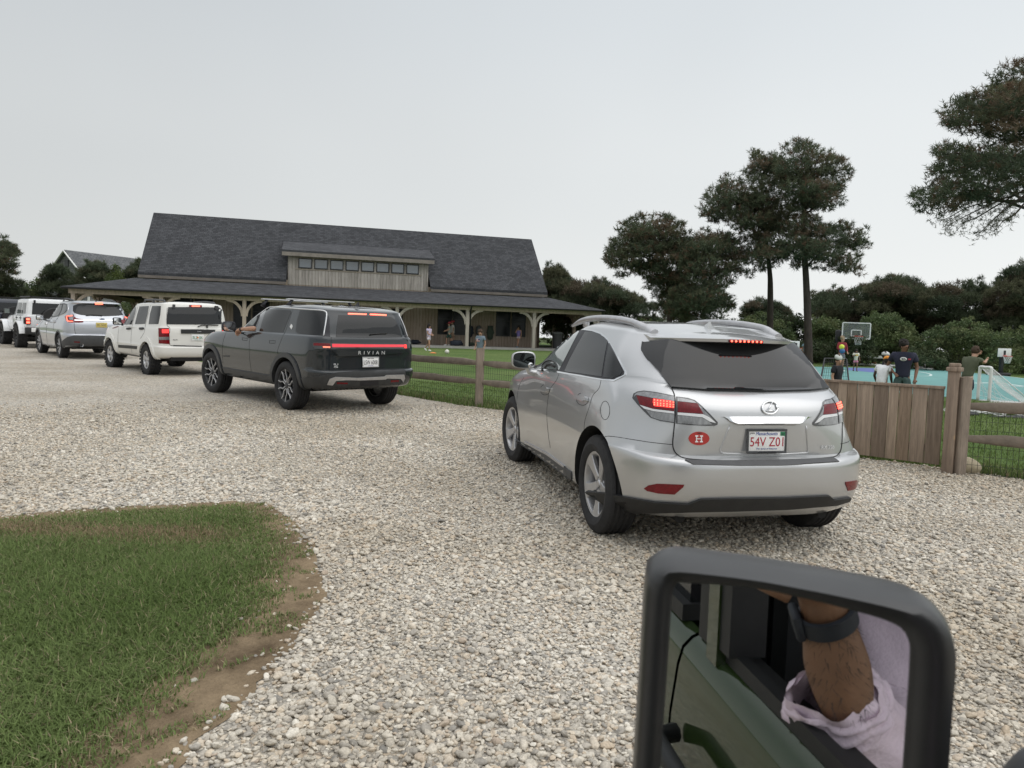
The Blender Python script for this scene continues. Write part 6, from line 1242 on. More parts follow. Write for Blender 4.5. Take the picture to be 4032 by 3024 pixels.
# trees on the left, in front of the far house
GL = 'trees left of the clubhouse'
pine('pine_tree', 'dark pine cut off by the left photo edge', (-20*S, 720*S), 44., [sc([(-60, 540), (-20, 520), (5, 508), (25, 520), (38, 545), (30, 565), (40, 585), (20, 600), (10, 590), (0, 610), (-60, 620)])], 95, sc([(-20, 722), (-15, 640), (-12, 560)]), 1.8, GL, tr=.16, limbs=14)
for poly, Y, lb, k, cc in [
    ([(-40, 610), (0, 590), (40, 600), (60, 640), (55, 720), (-40, 725)], 46, 'dense dark-green tree behind the head of the queue', 'pine', None),
    ([(35, 640), (60, 610), (85, 600), (100, 640), (95, 720), (30, 720)], 50, 'loose green tree left of the shingled house corner', 'leaf', GC),
    ([(90, 590), (110, 570), (128, 566), (155, 592), (175, 625), (165, 680), (100, 685), (85, 620)], 48, 'dark pine in front of the shingled house gable', 'pine', None),
    ([(165, 590), (190, 565), (225, 570), (245, 600), (240, 640), (170, 645)], 47, 'rounded dark pine in front of the shingled house roof', 'pine', None),
    ([(225, 610), (240, 585), (255, 570), (262, 600), (275, 625), (250, 640), (225, 635)], 46.5, 'slim yellow-green sapling by the clubhouse roof corner', 'leaf', [(.10, .13, .04), (.08, .11, .04)]),
    ([(250, 615), (275, 580), (300, 560), (330, 590), (320, 640), (255, 640)], 49, 'reddish-tipped pine touching the clubhouse roof edge', 'pine', None),
    ([(60, 690), (110, 672), (170, 668), (230, 680), (235, 740), (60, 740)], 43, 'low light-green hedge behind the head of the queue', 'leaf', GC),
    ([(230, 650), (300, 650), (370, 660), (380, 720), (230, 730)], 53, 'green hedge seen through the left end of the porch', 'leaf', GC)]:
    bush('left_tree' if k == 'pine' else 'left_shrub', lb, sc(poly), Y, 1.8, cc or [(.082, .105, .062), (.098, .118, .068), (.070, .092, .056), (.120, .124, .074)], GL, .13 if k == 'pine' else .12, 1.2, 'tree' if k == 'pine' else 'shrub', k, 3, 80)
# ------------------------------------------------------------------ foreground grass
def blades(name, P, H, col, lean, kind='stuff', w=.0035):
    n = len(P); a = rng.uniform(0, 2*pi, n); d = np.c_[np.cos(a), np.sin(a), np.zeros(n)]; s = np.c_[-np.sin(a), np.cos(a), np.zeros(n)]; ln = (lean*rng.uniform(.2, 1.3, n))[:, None]*H[:, None]; up = np.array([0, 0, 1.])
    ww = (w*rng.uniform(.7, 1.4, n))[:, None]; p1 = P+up*H[:, None]*.5+d*ln*.3; p2 = P+up*H[:, None]*(1-.25*ln/np.maximum(H[:, None], 1e-6))+d*ln
    V = np.stack([P-s*ww, P+s*ww, p1+s*ww*.8, p1-s*ww*.8, p2], 1).reshape(-1, 3); i = np.arange(n)[:, None]*5; F = np.vstack([i+[0, 1, 2], i+[0, 2, 3], i+[3, 2, 4]])
    o = npmesh(name, V, F, M_blade, None, False, np.repeat(col, 5, 0)); tag(o, kind=kind); return o
def vnoise(P, f, seed):
    r = np.random.default_rng(seed); out = 0
    for k in range(6): w = r.normal(size=2)*f*(1+.35*k); out = out+np.sin(P[:, 0]*w[0]+P[:, 1]*w[1]+r.uniform(0, 6.3))/(1+.3*k)
    return out/2.6
ip = np.array([(p[0], p[1]) for p in isl]); n0 = 450000
bb = np.c_[rng.uniform(-6.0, -.85, n0), rng.uniform(1.9, 6.0, n0)]; bb = bb[inpoly(bb, ip)]
ed = edgedist(bb, ip); nz1 = vnoise(bb, 3.0, 1); nz2 = vnoise(bb, 11., 2)
# bare strip along the right-hand (tyre) side
right = np.clip((bb[:, 0]+1.95+.25*(bb[:, 1]-3.5)*0)/.9, 0, 1); nearbare = np.clip((5.0-bb[:, 1])/.8, 0, 1)
thick = np.clip((ed-.02-.20*right*nearbare-.13*nz1)/.30, 0, 1)*np.clip(.8+.5*nz2+1.2*(ed-.3), .12, 1)
tuftp = (nz2 > .25) & (ed > .02)
keep = rng.random(len(bb)) < np.maximum(thick, .30*tuftp); bb = bb[keep]; ed = ed[keep]; nz1 = nz1[keep]; nz2 = nz2[keep]; thick = thick[keep]
H = (.018+.040*np.clip(ed/.9, 0, 1)+.012*nz1)*rng.uniform(.6, 1.35, len(bb)); H = np.clip(H, .012, .10)
g1, g2, dry, red = np.array((.125, .185, .052)), np.array((.190, .248, .090)), np.array((.36, .30, .19)), np.array((.31, .23, .145))
mixv = np.clip(.5+.5*vnoise(bb, 1.7, 4), 0, 1)[:, None]; col = g1*(1-mixv)+g2*mixv
pd = rng.random(len(bb)) < np.clip(.06+.24*(1-np.clip(ed/.6, 0, 1)), 0, 1); col[pd] = dry
band = np.exp(-((bb[:, 1]-(4.78+.06*nz1))/.20)**2)*np.clip((-1.75-bb[:, 0])/.35, 0, 1)*np.clip((bb[:, 0]+3.9)/.3, 0, 1); br_ = rng.random(len(bb)) < band*.68; col[br_] = red
col *= rng.uniform(.7, 1.3, (len(bb), 1)); P = np.c_[bb, [gz(x, y)+.006 for x, y in bb]]
blades('grass', P, H, col, 1.1, w=.0024)
# ragged grass along the lawn edge and the fence foot
pts = []
for a, c in zip(gpoly[3:13], gpoly[4:13]):
    a, c = np.array(a), np.array(c); L = np.linalg.norm(c-a); k = int(L*1500); t = rng.random(k)[:, None]; nr = np.array([(c-a)[1], -(c-a)[0]])/L; sgn = -1 if nr[1] < 0 else 1; pts.append(a+(c-a)*t+nr*sgn*np.abs(rng.normal(.0, .38, (k, 1)))+nr*sgn*-.05)
pts = np.vstack(pts); pts = pts[(pts[:, 1] > 2) & (pts[:, 1] < 20)]; m_ = rng.random(len(pts)) < np.clip(.55+.6*vnoise(pts, 6, 9), .1, 1); pts = pts[m_]
P = np.c_[pts, [gz(x, y) for x, y in pts]]; col = g1*.9+(g2-g1)*rng.random((len(P), 1)); col[rng.random(len(P)) < .12] = dry
blades('lawn_edge_grass', P, rng.uniform(.04, .13, len(P)), col*rng.uniform(.7, 1.2, (len(P), 1)), .5, w=.006)
# mown blades over the nearer lawn
n = 90000; bb = np.c_[rng.uniform(-4, 16, n), 8+10*rng.random(n)**1.2]; k_ = ~inpoly(bb, np.array(gpoly)) & (np.abs(bb[:, 0]) < .8*bb[:, 1]); bb = bb[k_]; P = np.c_[bb, [gz(x, y) for x, y in bb]]; col = g1+(g2*1.1-g1)*np.clip(.5+.5*vnoise(bb, 2, 12)[:, None]+rng.normal(0, .2, (len(bb), 1)), 0, 1)
blades('lawn_grass', P, rng.uniform(.025, .06, len(P)), col*rng.uniform(.75, 1.2, (len(P), 1)), .5, w=.006)
# ------------------------------------------------------------------ loose stones: instanced pebbles on the near gravel
def pebbles():
    n = 360000; d = 2.0+12.0*rng.random(n)**.74; x = rng.uniform(-.80, .80, n)*d; y = d; P = np.c_[x, y]
    P = P[inpoly(P, np.array(gpoly))]; inside = inpoly(P, ip); ed = edgedist(P, ip); k = (~inside) | ((ed < .10) & (rng.random(len(P)) < .30*(1-ed/.1))) | (inside & (rng.random(len(P)) < .012)); P = P[k]
    dist = np.hypot(P[:, 0], P[:, 1]); k = rng.random(len(P)) < np.clip((14.0-dist)/4.5, 0, 1); P = P[k]; m = len(P)
    sz = rng.lognormal(math.log(.0088), .34, m).clip(.004, .022)*(1+.14*vnoise(P, 1.3, 21)); Z = np.array([gz(a, b) for a, b in P])+.003+sz*rng.uniform(.0, .75, m)
    me = bpy.data.meshes.new('gravel_stones'); me.vertices.add(m); me.vertices.foreach_set('co', np.c_[P, Z].astype(np.float32).ravel())
    a = me.attributes.new('rot', 'FLOAT_VECTOR', 'POINT'); a.data.foreach_set('vector', np.c_[rng.uniform(-.5, .5, m), rng.uniform(-.5, .5, m), rng.uniform(0, 6.28, m)].astype(np.float32).ravel())
    a = me.attributes.new('scl', 'FLOAT_VECTOR', 'POINT'); a.data.foreach_set('vector', (sz[:, None]*np.c_[rng.uniform(.9, 1.45, m), rng.uniform(.75, 1.1, m), rng.uniform(.42, .75, m)]).astype(np.float32).ravel())
    a = me.attributes.new('pick', 'INT', 'POINT'); a.data.foreach_set('value', rng.integers(0, 6, m).astype(np.int32))
    o = link('gravel_stones', me, M_stone, None, False); tag(o, kind='stuff')
    ng = bpy.data.node_groups.new('scatter_stones', 'GeometryNodeTree'); ng.interface.new_socket('Geometry', in_out='INPUT', socket_type='NodeSocketGeometry'); ng.interface.new_socket('Geometry', in_out='OUTPUT', socket_type='NodeSocketGeometry')
    gi = N(ng, 'NodeGroupInput'); go = N(ng, 'NodeGroupOutput'); join = N(ng, 'GeometryNodeGeometryToInstance'); L = ng.links.new
    for k in range(6):
        ic = N(ng, 'GeometryNodeMeshIcoSphere'); ic.inputs['Radius'].default_value = 1; ic.inputs['Subdivisions'].default_value = 2
        pos = N(ng, 'GeometryNodeInputPosition'); ad = N(ng, 'ShaderNodeVectorMath', operation='ADD'); ad.inputs[1].default_value = (k*3.7, k*1.9, k*7.3); L(pos.outputs[0], ad.inputs[0])
        nz_ = N(ng, 'ShaderNodeTexNoise'); nz_.inputs['Scale'].default_value = 1.3; nz_.inputs['Detail'].default_value = 1.5; L(ad.outputs[0], nz_.inputs['Vector'])
        sb = N(ng, 'ShaderNodeVectorMath', operation='SUBTRACT'); sb.inputs[1].default_value = (.5, .5, .5); L(nz_.outputs['Color'], sb.inputs[0]); sc_ = N(ng, 'ShaderNodeVectorMath', operation='SCALE'); sc_.inputs['Scale'].default_value = 1.5; L(sb.outputs[0], sc_.inputs[0])
        sp = N(ng, 'GeometryNodeSetPosition'); L(ic.outputs['Mesh'], sp.inputs['Geometry']); L(sc_.outputs[0], sp.inputs['Offset'])
        ss = N(ng, 'GeometryNodeSetShadeSmooth'); L(sp.outputs[0], ss.inputs['Geometry']); sm = N(ng, 'GeometryNodeSetMaterial'); sm.inputs['Material'].default_value = M_stone; L(ss.outputs[0], sm.inputs['Geometry']); L(sm.outputs[0], join.inputs[0])
    mp = N(ng, 'GeometryNodeMeshToPoints'); L(gi.outputs[0], mp.inputs['Mesh']); ip_ = N(ng, 'GeometryNodeInstanceOnPoints'); L(mp.outputs[0], ip_.inputs['Points']); L(join.outputs[0], ip_.inputs['Instance']); ip_.inputs['Pick Instance'].default_value = True
    def na(nm, t): q = N(ng, 'GeometryNodeInputNamedAttribute'); q.data_type = t; q.inputs['Name'].default_value = nm; return [s_ for s_ in q.outputs if s_.enabled and s_.name == 'Attribute'][0]
    L(na('pick', 'INT'), ip_.inputs['Instance Index']); L(na('scl', 'FLOAT_VECTOR'), ip_.inputs['Scale']); er = N(ng, 'FunctionNodeEulerToRotation'); L(na('rot', 'FLOAT_VECTOR'), er.inputs[0]); L(er.outputs[0], ip_.inputs['Rotation']); L(ip_.outputs[0], go.inputs[0])
    md = o.modifiers.new('scatter', 'NODES'); md.node_group = ng
    print('stones', m)
pebbles()
# ------------------------------------------------------------------ our own vehicle: door, window and the mirror it carries
ZM = lambda p: (p[0]/1.3982+2450, p[1]/1.3982+2100)
MN = np.array([-.24, -.97, 0]); MN /= np.linalg.norm(MN)
PM = cC+ray(3110, 2660)*(.56/ray(3110, 2660)[1])
def mplane(p, w=0.):
    d = ray(*ZM(p)); t = ((PM-MN*w-cC)@MN)/(d@MN); return cC+d*t
def mrefl(P): return P-2*((P-PM)@MN)*MN
def mview(p, fwd):
    'point seen in the glass at photo position p when its mirror image lies fwd metres ahead'
    d = ray(*ZM(p)); return mrefl(cC+d*(fwd/d[1]))
def pal(poly, n=120):
    'outline resampled by angle round its centre'
    q = cr(poly, 8, True); c = np.array([900, 930]); a = np.arctan2(q[:, 1]-c[1], q[:, 0]-c[0]); r = np.hypot(q[:, 0]-c[0], q[:, 1]-c[1]); o = np.argsort(a); A = np.linspace(-pi, pi, n, endpoint=False)
    R = np.interp(A, np.r_[a[o]-2*pi, a[o], a[o]+2*pi], np.r_[r[o], r[o], r[o]]); return c+np.c_[np.cos(A), np.sin(A)]*R[:, None], c
S0 = mview((570, 730), 1.04); S1 = mview((1150, 1290), .77)
sb_ = S0-S1; sb_[2] = 0; sb_ /= np.linalg.norm(sb_)            # towards the rear of our vehicle
so_ = np.array([sb_[1], -sb_[0], 0]);
if so_@(np.array([0, 0, 0])-np.array([.5, -.2, 0])) < 0: so_ = -so_  # outward (left) side
own = empty('green_off_roader', (S0[0], S0[1], gz(S0[0], S0[1]))); tag(own, 'olive green vehicle in the foreground, its black wing mirror and the door reflected in it', 'car')
bpy.context.view_layer.update()
OWI = Matrix.Translation(-own.location)
def ol(o, par=None):
    o.parent = par or own
    o.matrix_parent_inverse = OWI if par is None else Matrix.Identity(4)
    return o
M_olive = paint('olive_paint', (.026, .044, .014), .15, .12, 0.); M_mblack = mat('mirror_plastic', (.034, .035, .036), .38, var=.12, vscale=20, bump=.05, bscale=500)
gl_px = [(272, 285), (300, 262), (700, 290), (1000, 348), (1300, 424), (1450, 468), (1545, 515), (1588, 590), (1594, 690), (1575, 1000), (1555, 1292), (1538, 1540), (1480, 1610), (900, 1615), (240, 1600), (185, 1550), (200, 1292), (235, 800)]
ou_px = [(130, 300), (165, 225), (240, 190), (330, 186), (700, 236), (1000, 285), (1300, 338), (1560, 392), (1690, 432), (1795, 510), (1850, 620), (1864, 750), (1845, 1000), (1825, 1292), (1800, 1640), (1740, 1760), (1600, 1800), (200, 1790), (70, 1740), (40, 1620), (66, 1292), (98, 800)]
GQ, gc = pal(gl_px); OQ, _ = pal(ou_px); n_ = len(GQ)
rings = [([mplane(p, .010) for p in gc+(GQ-gc)*.97]), ([mplane(p, .004) for p in GQ]), ([mplane(p, -.002) for p in GQ+(OQ-GQ)*.30]), ([mplane(p, -.003) for p in GQ+(OQ-GQ)*.62]), ([mplane(p, .002) for p in GQ+(OQ-GQ)*.90])]
def back(w, s_):
    c0 = mplane(gc); return [c0+(np.array(mplane(p))-c0)*s_-MN*w for p in OQ]
rings += [back(.010, 1.0), back(.024, 1.022), back(.042, 1.026), back(.062, 1.0), back(.08, .93), back(.095, .80), back(.105, .55), back(.108, .2)]
b = MB(); b.add([tuple(p) for r in rings for p in r], [(i*n_+k, i*n_+(k+1) % n_, (i+1)*n_+(k+1) % n_, (i+1)*n_+k) for i in range(len(rings)-1) for k in range(n_)]+[tuple((len(rings)-1)*n_+k for k in range(n_))])
hs = ol(b.build('wing_mirror', M_mblack, None, True, 60))
b = MB(); G0 = [tuple(mplane(p, .007)) for p in gc+(GQ-gc)*1.0]; b.add(G0+[tuple(np.array(p)-MN*.003) for p in G0], [tuple(range(n_)), tuple(range(n_, 2*n_))[::-1]]+[(k, (k+1) % n_, n_+(k+1) % n_, n_+k) for k in range(n_)])
mg = b.build('mirror_glass', mat('mirror_silver', (.80, .82, .82), .0, 1., var=.02, vscale=3), None, False); ol(mg, hs)
# arm of the mirror and the corner of the door in the lower right of the photo
b = MB(); a_ = cC+ray(4062, 3030)*.53; pts = [a_+np.array([.0, .03, -.0]), a_+np.array([.05, -.02, -.03]), a_+np.array([.10, -.08, -.06])]
b.ball(a_+np.array([.030, -.01, -.050]), .075, 20, 14, (.55, .9, .9))
ol(b.build('mirror_arm', mat('mirror_arm_plastic', (.07, .075, .08), .5, var=.1), None, True, 50))
# door coordinates: t along the car to the rear, z up, o outward
def D3(t, z, o=0.): return np.array([S0[0], S0[1], 0])+sb_*t+so_*o+np.array([0, 0, z])
def mdoor(p, o=0.):
    d = ray(*ZM(p)); k = ((PM-cC)@MN)/(d@MN); X = cC+d*k; r = d-2*(d@MN)*MN; q = ((D3(0, 0, o)-X)@so_)/(r@so_); P = X+r*q; return (P-D3(0, 0))@sb_, P[2]
zS = S0[2]; t_seam = mdoor((345, 700))[0]; t_fr0 = mdoor((448, 600))[0]; t_fr1 = mdoor((505, 600))[0]
b = MB(); ts = np.linspace(-.42, t_seam-.006, 10); prof = [(zS-.02, -.03), (zS-.028, -.012), (zS-.045, .004), (zS-.075, .012), (zS-.16, .022), (zS-.30, .026), (zS-.5, .018), (zS-.62, -.01), (zS-.66, -.05)]
def skin(b, t0, t1, n=8, dz=0.):
    T = np.linspace(t0, t1, n); vs = [D3(t, z+dz, o) for t in T for z, o in prof]; k = len(prof); b.add(vs, [(i*k+j, i*k+j+1, (i+1)*k+j+1, (i+1)*k+j) for i in range(n-1) for j in range(k-1)]); 
    vs2 = [v-so_*.05 for v in vs]; b.add(vs2, [(i*k+j, (i+1)*k+j, (i+1)*k+j+1, i*k+j+1) for i in range(n-1) for j in range(k-1)])
skin(b, -.42, t_seam-.005); ol(b.build('door', M_olive, None, True, 45))
b = MB(); skin(b, t_seam+.005, t_seam+1.15); ol(b.build('rear_door', M_olive, None, True, 45))
b = MB(); skin(b, t_seam+1.16, t_seam+2.2); ol(b.build('rear_wing', M_olive, None, True, 45))
def slab(b, t0, t1, z0, z1, o0, o1): b.add([D3(t, z, o) for t in (t0, t1) for z in (z0, z1) for o in (o0, o1)], [(0, 1, 3, 2), (4, 6, 7, 5), (0, 4, 5, 1), (2, 3, 7, 6), (0, 2, 6, 4), (1, 5, 7, 3)])
b = MB(); slab(b, t_fr1, t_fr0+.0, zS-.03, zS+.62, -.05, -.006) if t_fr1 < t_fr0 else slab(b, t_fr0, t_fr1, zS-.03, zS+.62, -.05, -.006)
fr0, fr1 = min(t_fr0, t_fr1), max(t_fr0, t_fr1); slab(b, -.42, fr1, zS+.56, zS+.62, -.05, -.006); ol(b.build('window_frame', M_olive, None))
b = MB(); slab(b, fr0-.035, fr0, zS, zS+.56, -.07, -.010); slab(b, -.42, fr0, zS-.022, zS+.002, -.042, -.022); slab(b, -.42, fr0, zS-.03, zS-.012, -.075, -.052)
slab(b, fr1+.012, fr1+.06, zS-.02, zS+.58, -.06, -.018); ol(b.build('window_seal', M_blackpl, None))
b = MB(); slab(b, t_seam+.06, t_seam+.95, zS, zS+.55, -.06, -.03); ol(b.build('rear_window', M_glass, None))
b = MB(); slab(b, t_seam+.05, t_seam+1.0, zS-.02, zS+.01, -.05, -.012); ol(b.build('rear_window_seal', M_blackpl, None))
for t in (t_seam-.14, t_seam+.95):
    b = MB(); b.tube([D3(t-.09, zS-.17, .03), D3(t-.08, zS-.17, .07), D3(t+.08, zS-.17, .07), D3(t+.09, zS-.17, .03)], .016, 8); ol(b.build('door_handle', M_blackpl, None, True))
b = MB(); slab(b, -.45, t_seam+2.2, zS-.70, zS-.66, -1.6, .03); slab(b, -.45, t_seam+2.2, zS-.1, zS+.62, -1.62, -1.55); slab(b, t_seam-.05, t_seam+.0, zS-.66, zS+.62, -1.6, -.16); slab(b, -.45, t_seam+2.2, zS+.64, zS+.70, -1.6, -.02); slab(b, .28, .40, zS-.5, zS+.50, -.75, -.22)
ol(b.build('cabin', mat('cabin_lining', (.010, .011, .012), .9, var=.2), None))
# the driver: bare forearm with a dark watch, pink shirt sleeve rolled at the elbow
drv = empty('person', tuple(mview((1250, 1150), 1.0))); tag(drv, 'bare forearm with dark watch and pale pink shirt sleeve, seen in the wing mirror', 'person'); bpy.context.view_layer.update(); DI = Matrix.Translation(-drv.location)
def dl(o): o.parent = drv; o.matrix_parent_inverse = DI; return o
M_skin = mat('skin_tan', (.20, .105, .060), .5, var=.22, vscale=14, bump=.15, bscale=90); M_pink = mat('pink_cotton', (.72, .59, .68), .85, var=.08, vscale=30, bump=.25, bscale=160)
KA = .86
def vs_(p, f): return np.array(mview(p, f*KA))
path = [(vs_((1255, 1200), 1.01), .030), (vs_((1258, 1080), 1.00), .034), (vs_((1225, 900), 1.00), .046), (vs_((1190, 740), 1.0), .050), (vs_((1165, 600), .995), .044), (vs_((1145, 500), .99), .038), (vs_((1120, 400), .98), .036), (vs_((1100, 320), .97), .038), (vs_((1060, 230), .95), .045), (vs_((1000, 120), .93), .040)]
q = cr([tuple(p)+(r*KA*.82,) for p, r in path], 6); b = MB(); n = 20; vs = []
ax = np.diff(q[:, :3], axis=0, append=q[-1:, :3]-(q[-2:-1, :3]-q[-1:, :3])); w_ = MN
for i in range(len(q)):
    T = ax[i]/np.linalg.norm(ax[i]); e1 = np.cross(T, MN); e1 /= np.linalg.norm(e1); e2 = np.cross(e1, T)
    for k in range(n):
        a = 2*pi*k/n; rr = q[i, 3]*(1+.05*cos(2*a+.6)+.03*sin(3*a+i*.15)); vs.append(q[i, :3]+e1*cos(a)*rr*1.06+e2*sin(a)*rr*.82)
b.add(vs, [(i*n+k, i*n+(k+1) % n, (i+1)*n+(k+1) % n, (i+1)*n+k) for i in range(len(q)-1) for k in range(n)]+[tuple(range(n))[::-1], tuple((len(q)-1)*n+k for k in range(n))])
# fingers and thumb closing on the phone, above the part the glass shows
hp = q[-1, :3]; hd = (q[-1, :3]-q[-8, :3]); hd /= np.linalg.norm(hd); hs_ = np.cross(hd, MN); hs_ /= np.linalg.norm(hs_)
for k, (o_, L) in enumerate(((-.030, .075), (-.010, .085), (.011, .080), (.030, .062))):
    a = hp+hs_*o_-hd*.01; b.tube([a, a+hd*L*.45+MN*.012, a+hd*L*.72+MN*.035, a+hd*L*.75+MN*.058], [.011, .0105, .0095, .007], 8)
a = hp-hd*.06-hs_*.036; b.tube([a, a-hs_*.022+hd*.03+MN*.015, a-hs_*.018+hd*.062+MN*.035], [.014, .012, .008], 8)
dl(b.build('arm', M_skin, None, True))
# arm hair
hv = []; hb = MB()
for k in range(420):
    i = rng.integers(8, 34); a = rng.uniform(0, 2*pi); T = ax[i]/np.linalg.norm(ax[i]); e1 = np.cross(T, MN); e1 /= np.linalg.norm(e1); e2 = np.cross(e1, T); o_ = e1*cos(a)*1.06+e2*sin(a)*.82; p = q[i, :3]+o_*q[i, 3]; d_ = T*-.4+o_*.35+e1*rng.normal(0, .5)*.6; hb.add([p-e1*.0004, p+e1*.0004, p+d_/np.linalg.norm(d_)*.013], [(0, 1, 2)])
dl(hb.build('arm_hair', mat('dark_hair', (.02, .014, .010), .6, var=.2), None))
# watch strap
wi = 31; T = ax[wi]/np.linalg.norm(ax[wi]); e1 = np.cross(T, MN); e1 /= np.linalg.norm(e1); e2 = np.cross(e1, T); b = MB(); ringp = []
for k in range(40):
    a = 2*pi*k/40; r_ = q[wi, 3]*1.0
    for (dt, dr) in ((-.013, .000), (-.012, .005), (.012, .005), (.013, .0)): ringp.append(q[wi, :3]+T*(dt+.004*cos(a))+e1*cos(a)*(r_*1.09+dr+.002)+e2*sin(a)*(r_*.85+dr+.002))
b.add(ringp, [(i*4+j, i*4+(j+1) % 4, ((i+1) % 40)*4+(j+1) % 4, ((i+1) % 40)*4+j) for i in range(40) for j in range(4)])
wc = q[wi, :3]-e1*(q[wi, 3]*1.09+.008) if (mview((960, 440), .99)-q[wi, :3])@e1 < 0 else q[wi, :3]+e1*(q[wi, 3]*1.09+.008)
Rm = Matrix((Vector(e1), Vector(e2), Vector(T))).transposed(); b.box(wc, (.012, .034, .040), Rm, .005)
dl(b.build('watch', mat('watch_strap', (.012, .016, .024), .55, var=.15, vscale=50), None, True, 40))
# shirt: sleeve from rolled cuff round the elbow to the shoulder, with folds
def fabric(b, path, n=36, wr=.010, seed=1, flat=.85):
    q = cr([tuple(p)+(r*KA,) for p, r in path], 8); vs = []; r_ = np.random.default_rng(seed); ph = r_.uniform(0, 6.28, 8)
    for i in range(len(q)):
        d_ = q[min(i+1, len(q)-1), :3]-q[max(i-1, 0), :3]; T = d_/np.linalg.norm(d_); e1 = np.cross(T, MN); e1 /= np.linalg.norm(e1); e2 = np.cross(e1, T)
        for k in range(n):
            a = 2*pi*k/n; u = i/len(q); rr = q[i, 3]+wr*(sin(3*a+9*u+ph[0])*sin(11*u+ph[1])+.7*sin(5*a-14*u+ph[2])*cos(7*u+ph[3])+.4*sin(8*a+23*u+ph[4])); vs.append(q[i, :3]+e1*cos(a)*rr+e2*sin(a)*rr*flat)
    b.add(vs, [(i*n+k, i*n+(k+1) % n, (i+1)*n+(k+1) % n, (i+1)*n+k) for i in range(len(q)-1) for k in range(n)]); return q
b = MB(); fabric(b, [(vs_((1160, 880), 1.02), .058), (vs_((1194, 960), 1.03), .067), (vs_((1246, 1070), 1.05), .076), (vs_((1310, 1190), 1.08), .088), (vs_((1420, 1270), 1.14), .098), (vs_((1540, 1180), 1.22), .105), (vs_((1600, 950), 1.28), .115), (vs_((1640, 700), 1.34), .13), (vs_((1640, 450), 1.40), .15), (vs_((1620, 250), 1.45), .14)], 48, .006, 3)
fabric(b, [(vs_((1180, 905), 1.022), .063), (vs_((1196, 960), 1.03), .073), (vs_((1216, 1010), 1.04), .077)], 40, .006, 5)
fabric(b, [(vs_((1500, 300), 1.5), .16), (vs_((1560, 700), 1.48), .20), (vs_((1600, 1200), 1.46), .21), (vs_((1640, 1700), 1.46), .2)], 40, .011, 8)
sh = b.build('shirt', M_pink, None, True); dl(sh)
b = MB(); p = vs_((1428, 1132), 1.02); b.ball(p, .006, 12, 6, (1, 1, 1)); dl(b.build('button', mat('button_pearl', (.55, .50, .52), .3, var=.1), None, True))
# ------------------------------------------------------------------ people
M_skinA = mat('skin_light', (.42, .24, .16), .55, var=.1); M_skinB = mat('skin_brown', (.20, .10, .06), .55, var=.1); M_skinC = mat('skin_dark', (.06, .032, .022), .55, var=.1)
M_hairD = mat('hair_dark', (.014, .010, .008), .8, var=.3, vscale=60, stretch=(3, 3, .5)); M_hairB = mat('hair_brown', (.06, .035, .02), .8, var=.3, vscale=60); M_eye = mat('eye_dark', (.01, .01, .01), .2, var=.1)
def cloth(n, c): return mat(n, c, .85, var=.14, vscale=9, bump=.3, bscale=35)
def skin(name, chains, m, parent, sub=1):
    'one continuous surface grown along connected joints; chains of (x,y,z,r); chains share joints by equal position'
    vs, rad, es, idx = [], [], [], {}
    for ch in chains:
        pv = None
        for p in ch:
            k = tuple(round(float(c), 4) for c in p[:3])
            if k not in idx: idx[k] = len(vs); vs.append(p[:3]); rad.append(p[3])
            if pv is not None and idx[k] != pv: es.append((pv, idx[k]))
            pv = idx[k]
    me = bpy.data.meshes.new(name); me.from_pydata(vs, es, []); ob = bpy.data.objects.new('tmp', me); COL.objects.link(ob); md = ob.modifiers.new('s', 'SKIN'); md.use_smooth_shade = True
    sv = me.skin_vertices[0].data
    for i, r in enumerate(rad): sv[i].radius = (r, r) if not hasattr(r, '__len__') else r; sv[i].use_root = (i == 0)
    s2 = ob.modifiers.new('d', 'SUBSURF'); s2.levels = s2.render_levels = sub
    bpy.context.view_layer.update(); m2 = bpy.data.meshes.new_from_object(ob.evaluated_get(bpy.context.evaluated_depsgraph_get())); bpy.data.objects.remove(ob); m2.name = name; m2.materials.clear()
    return link(name, m2, m, parent, True)
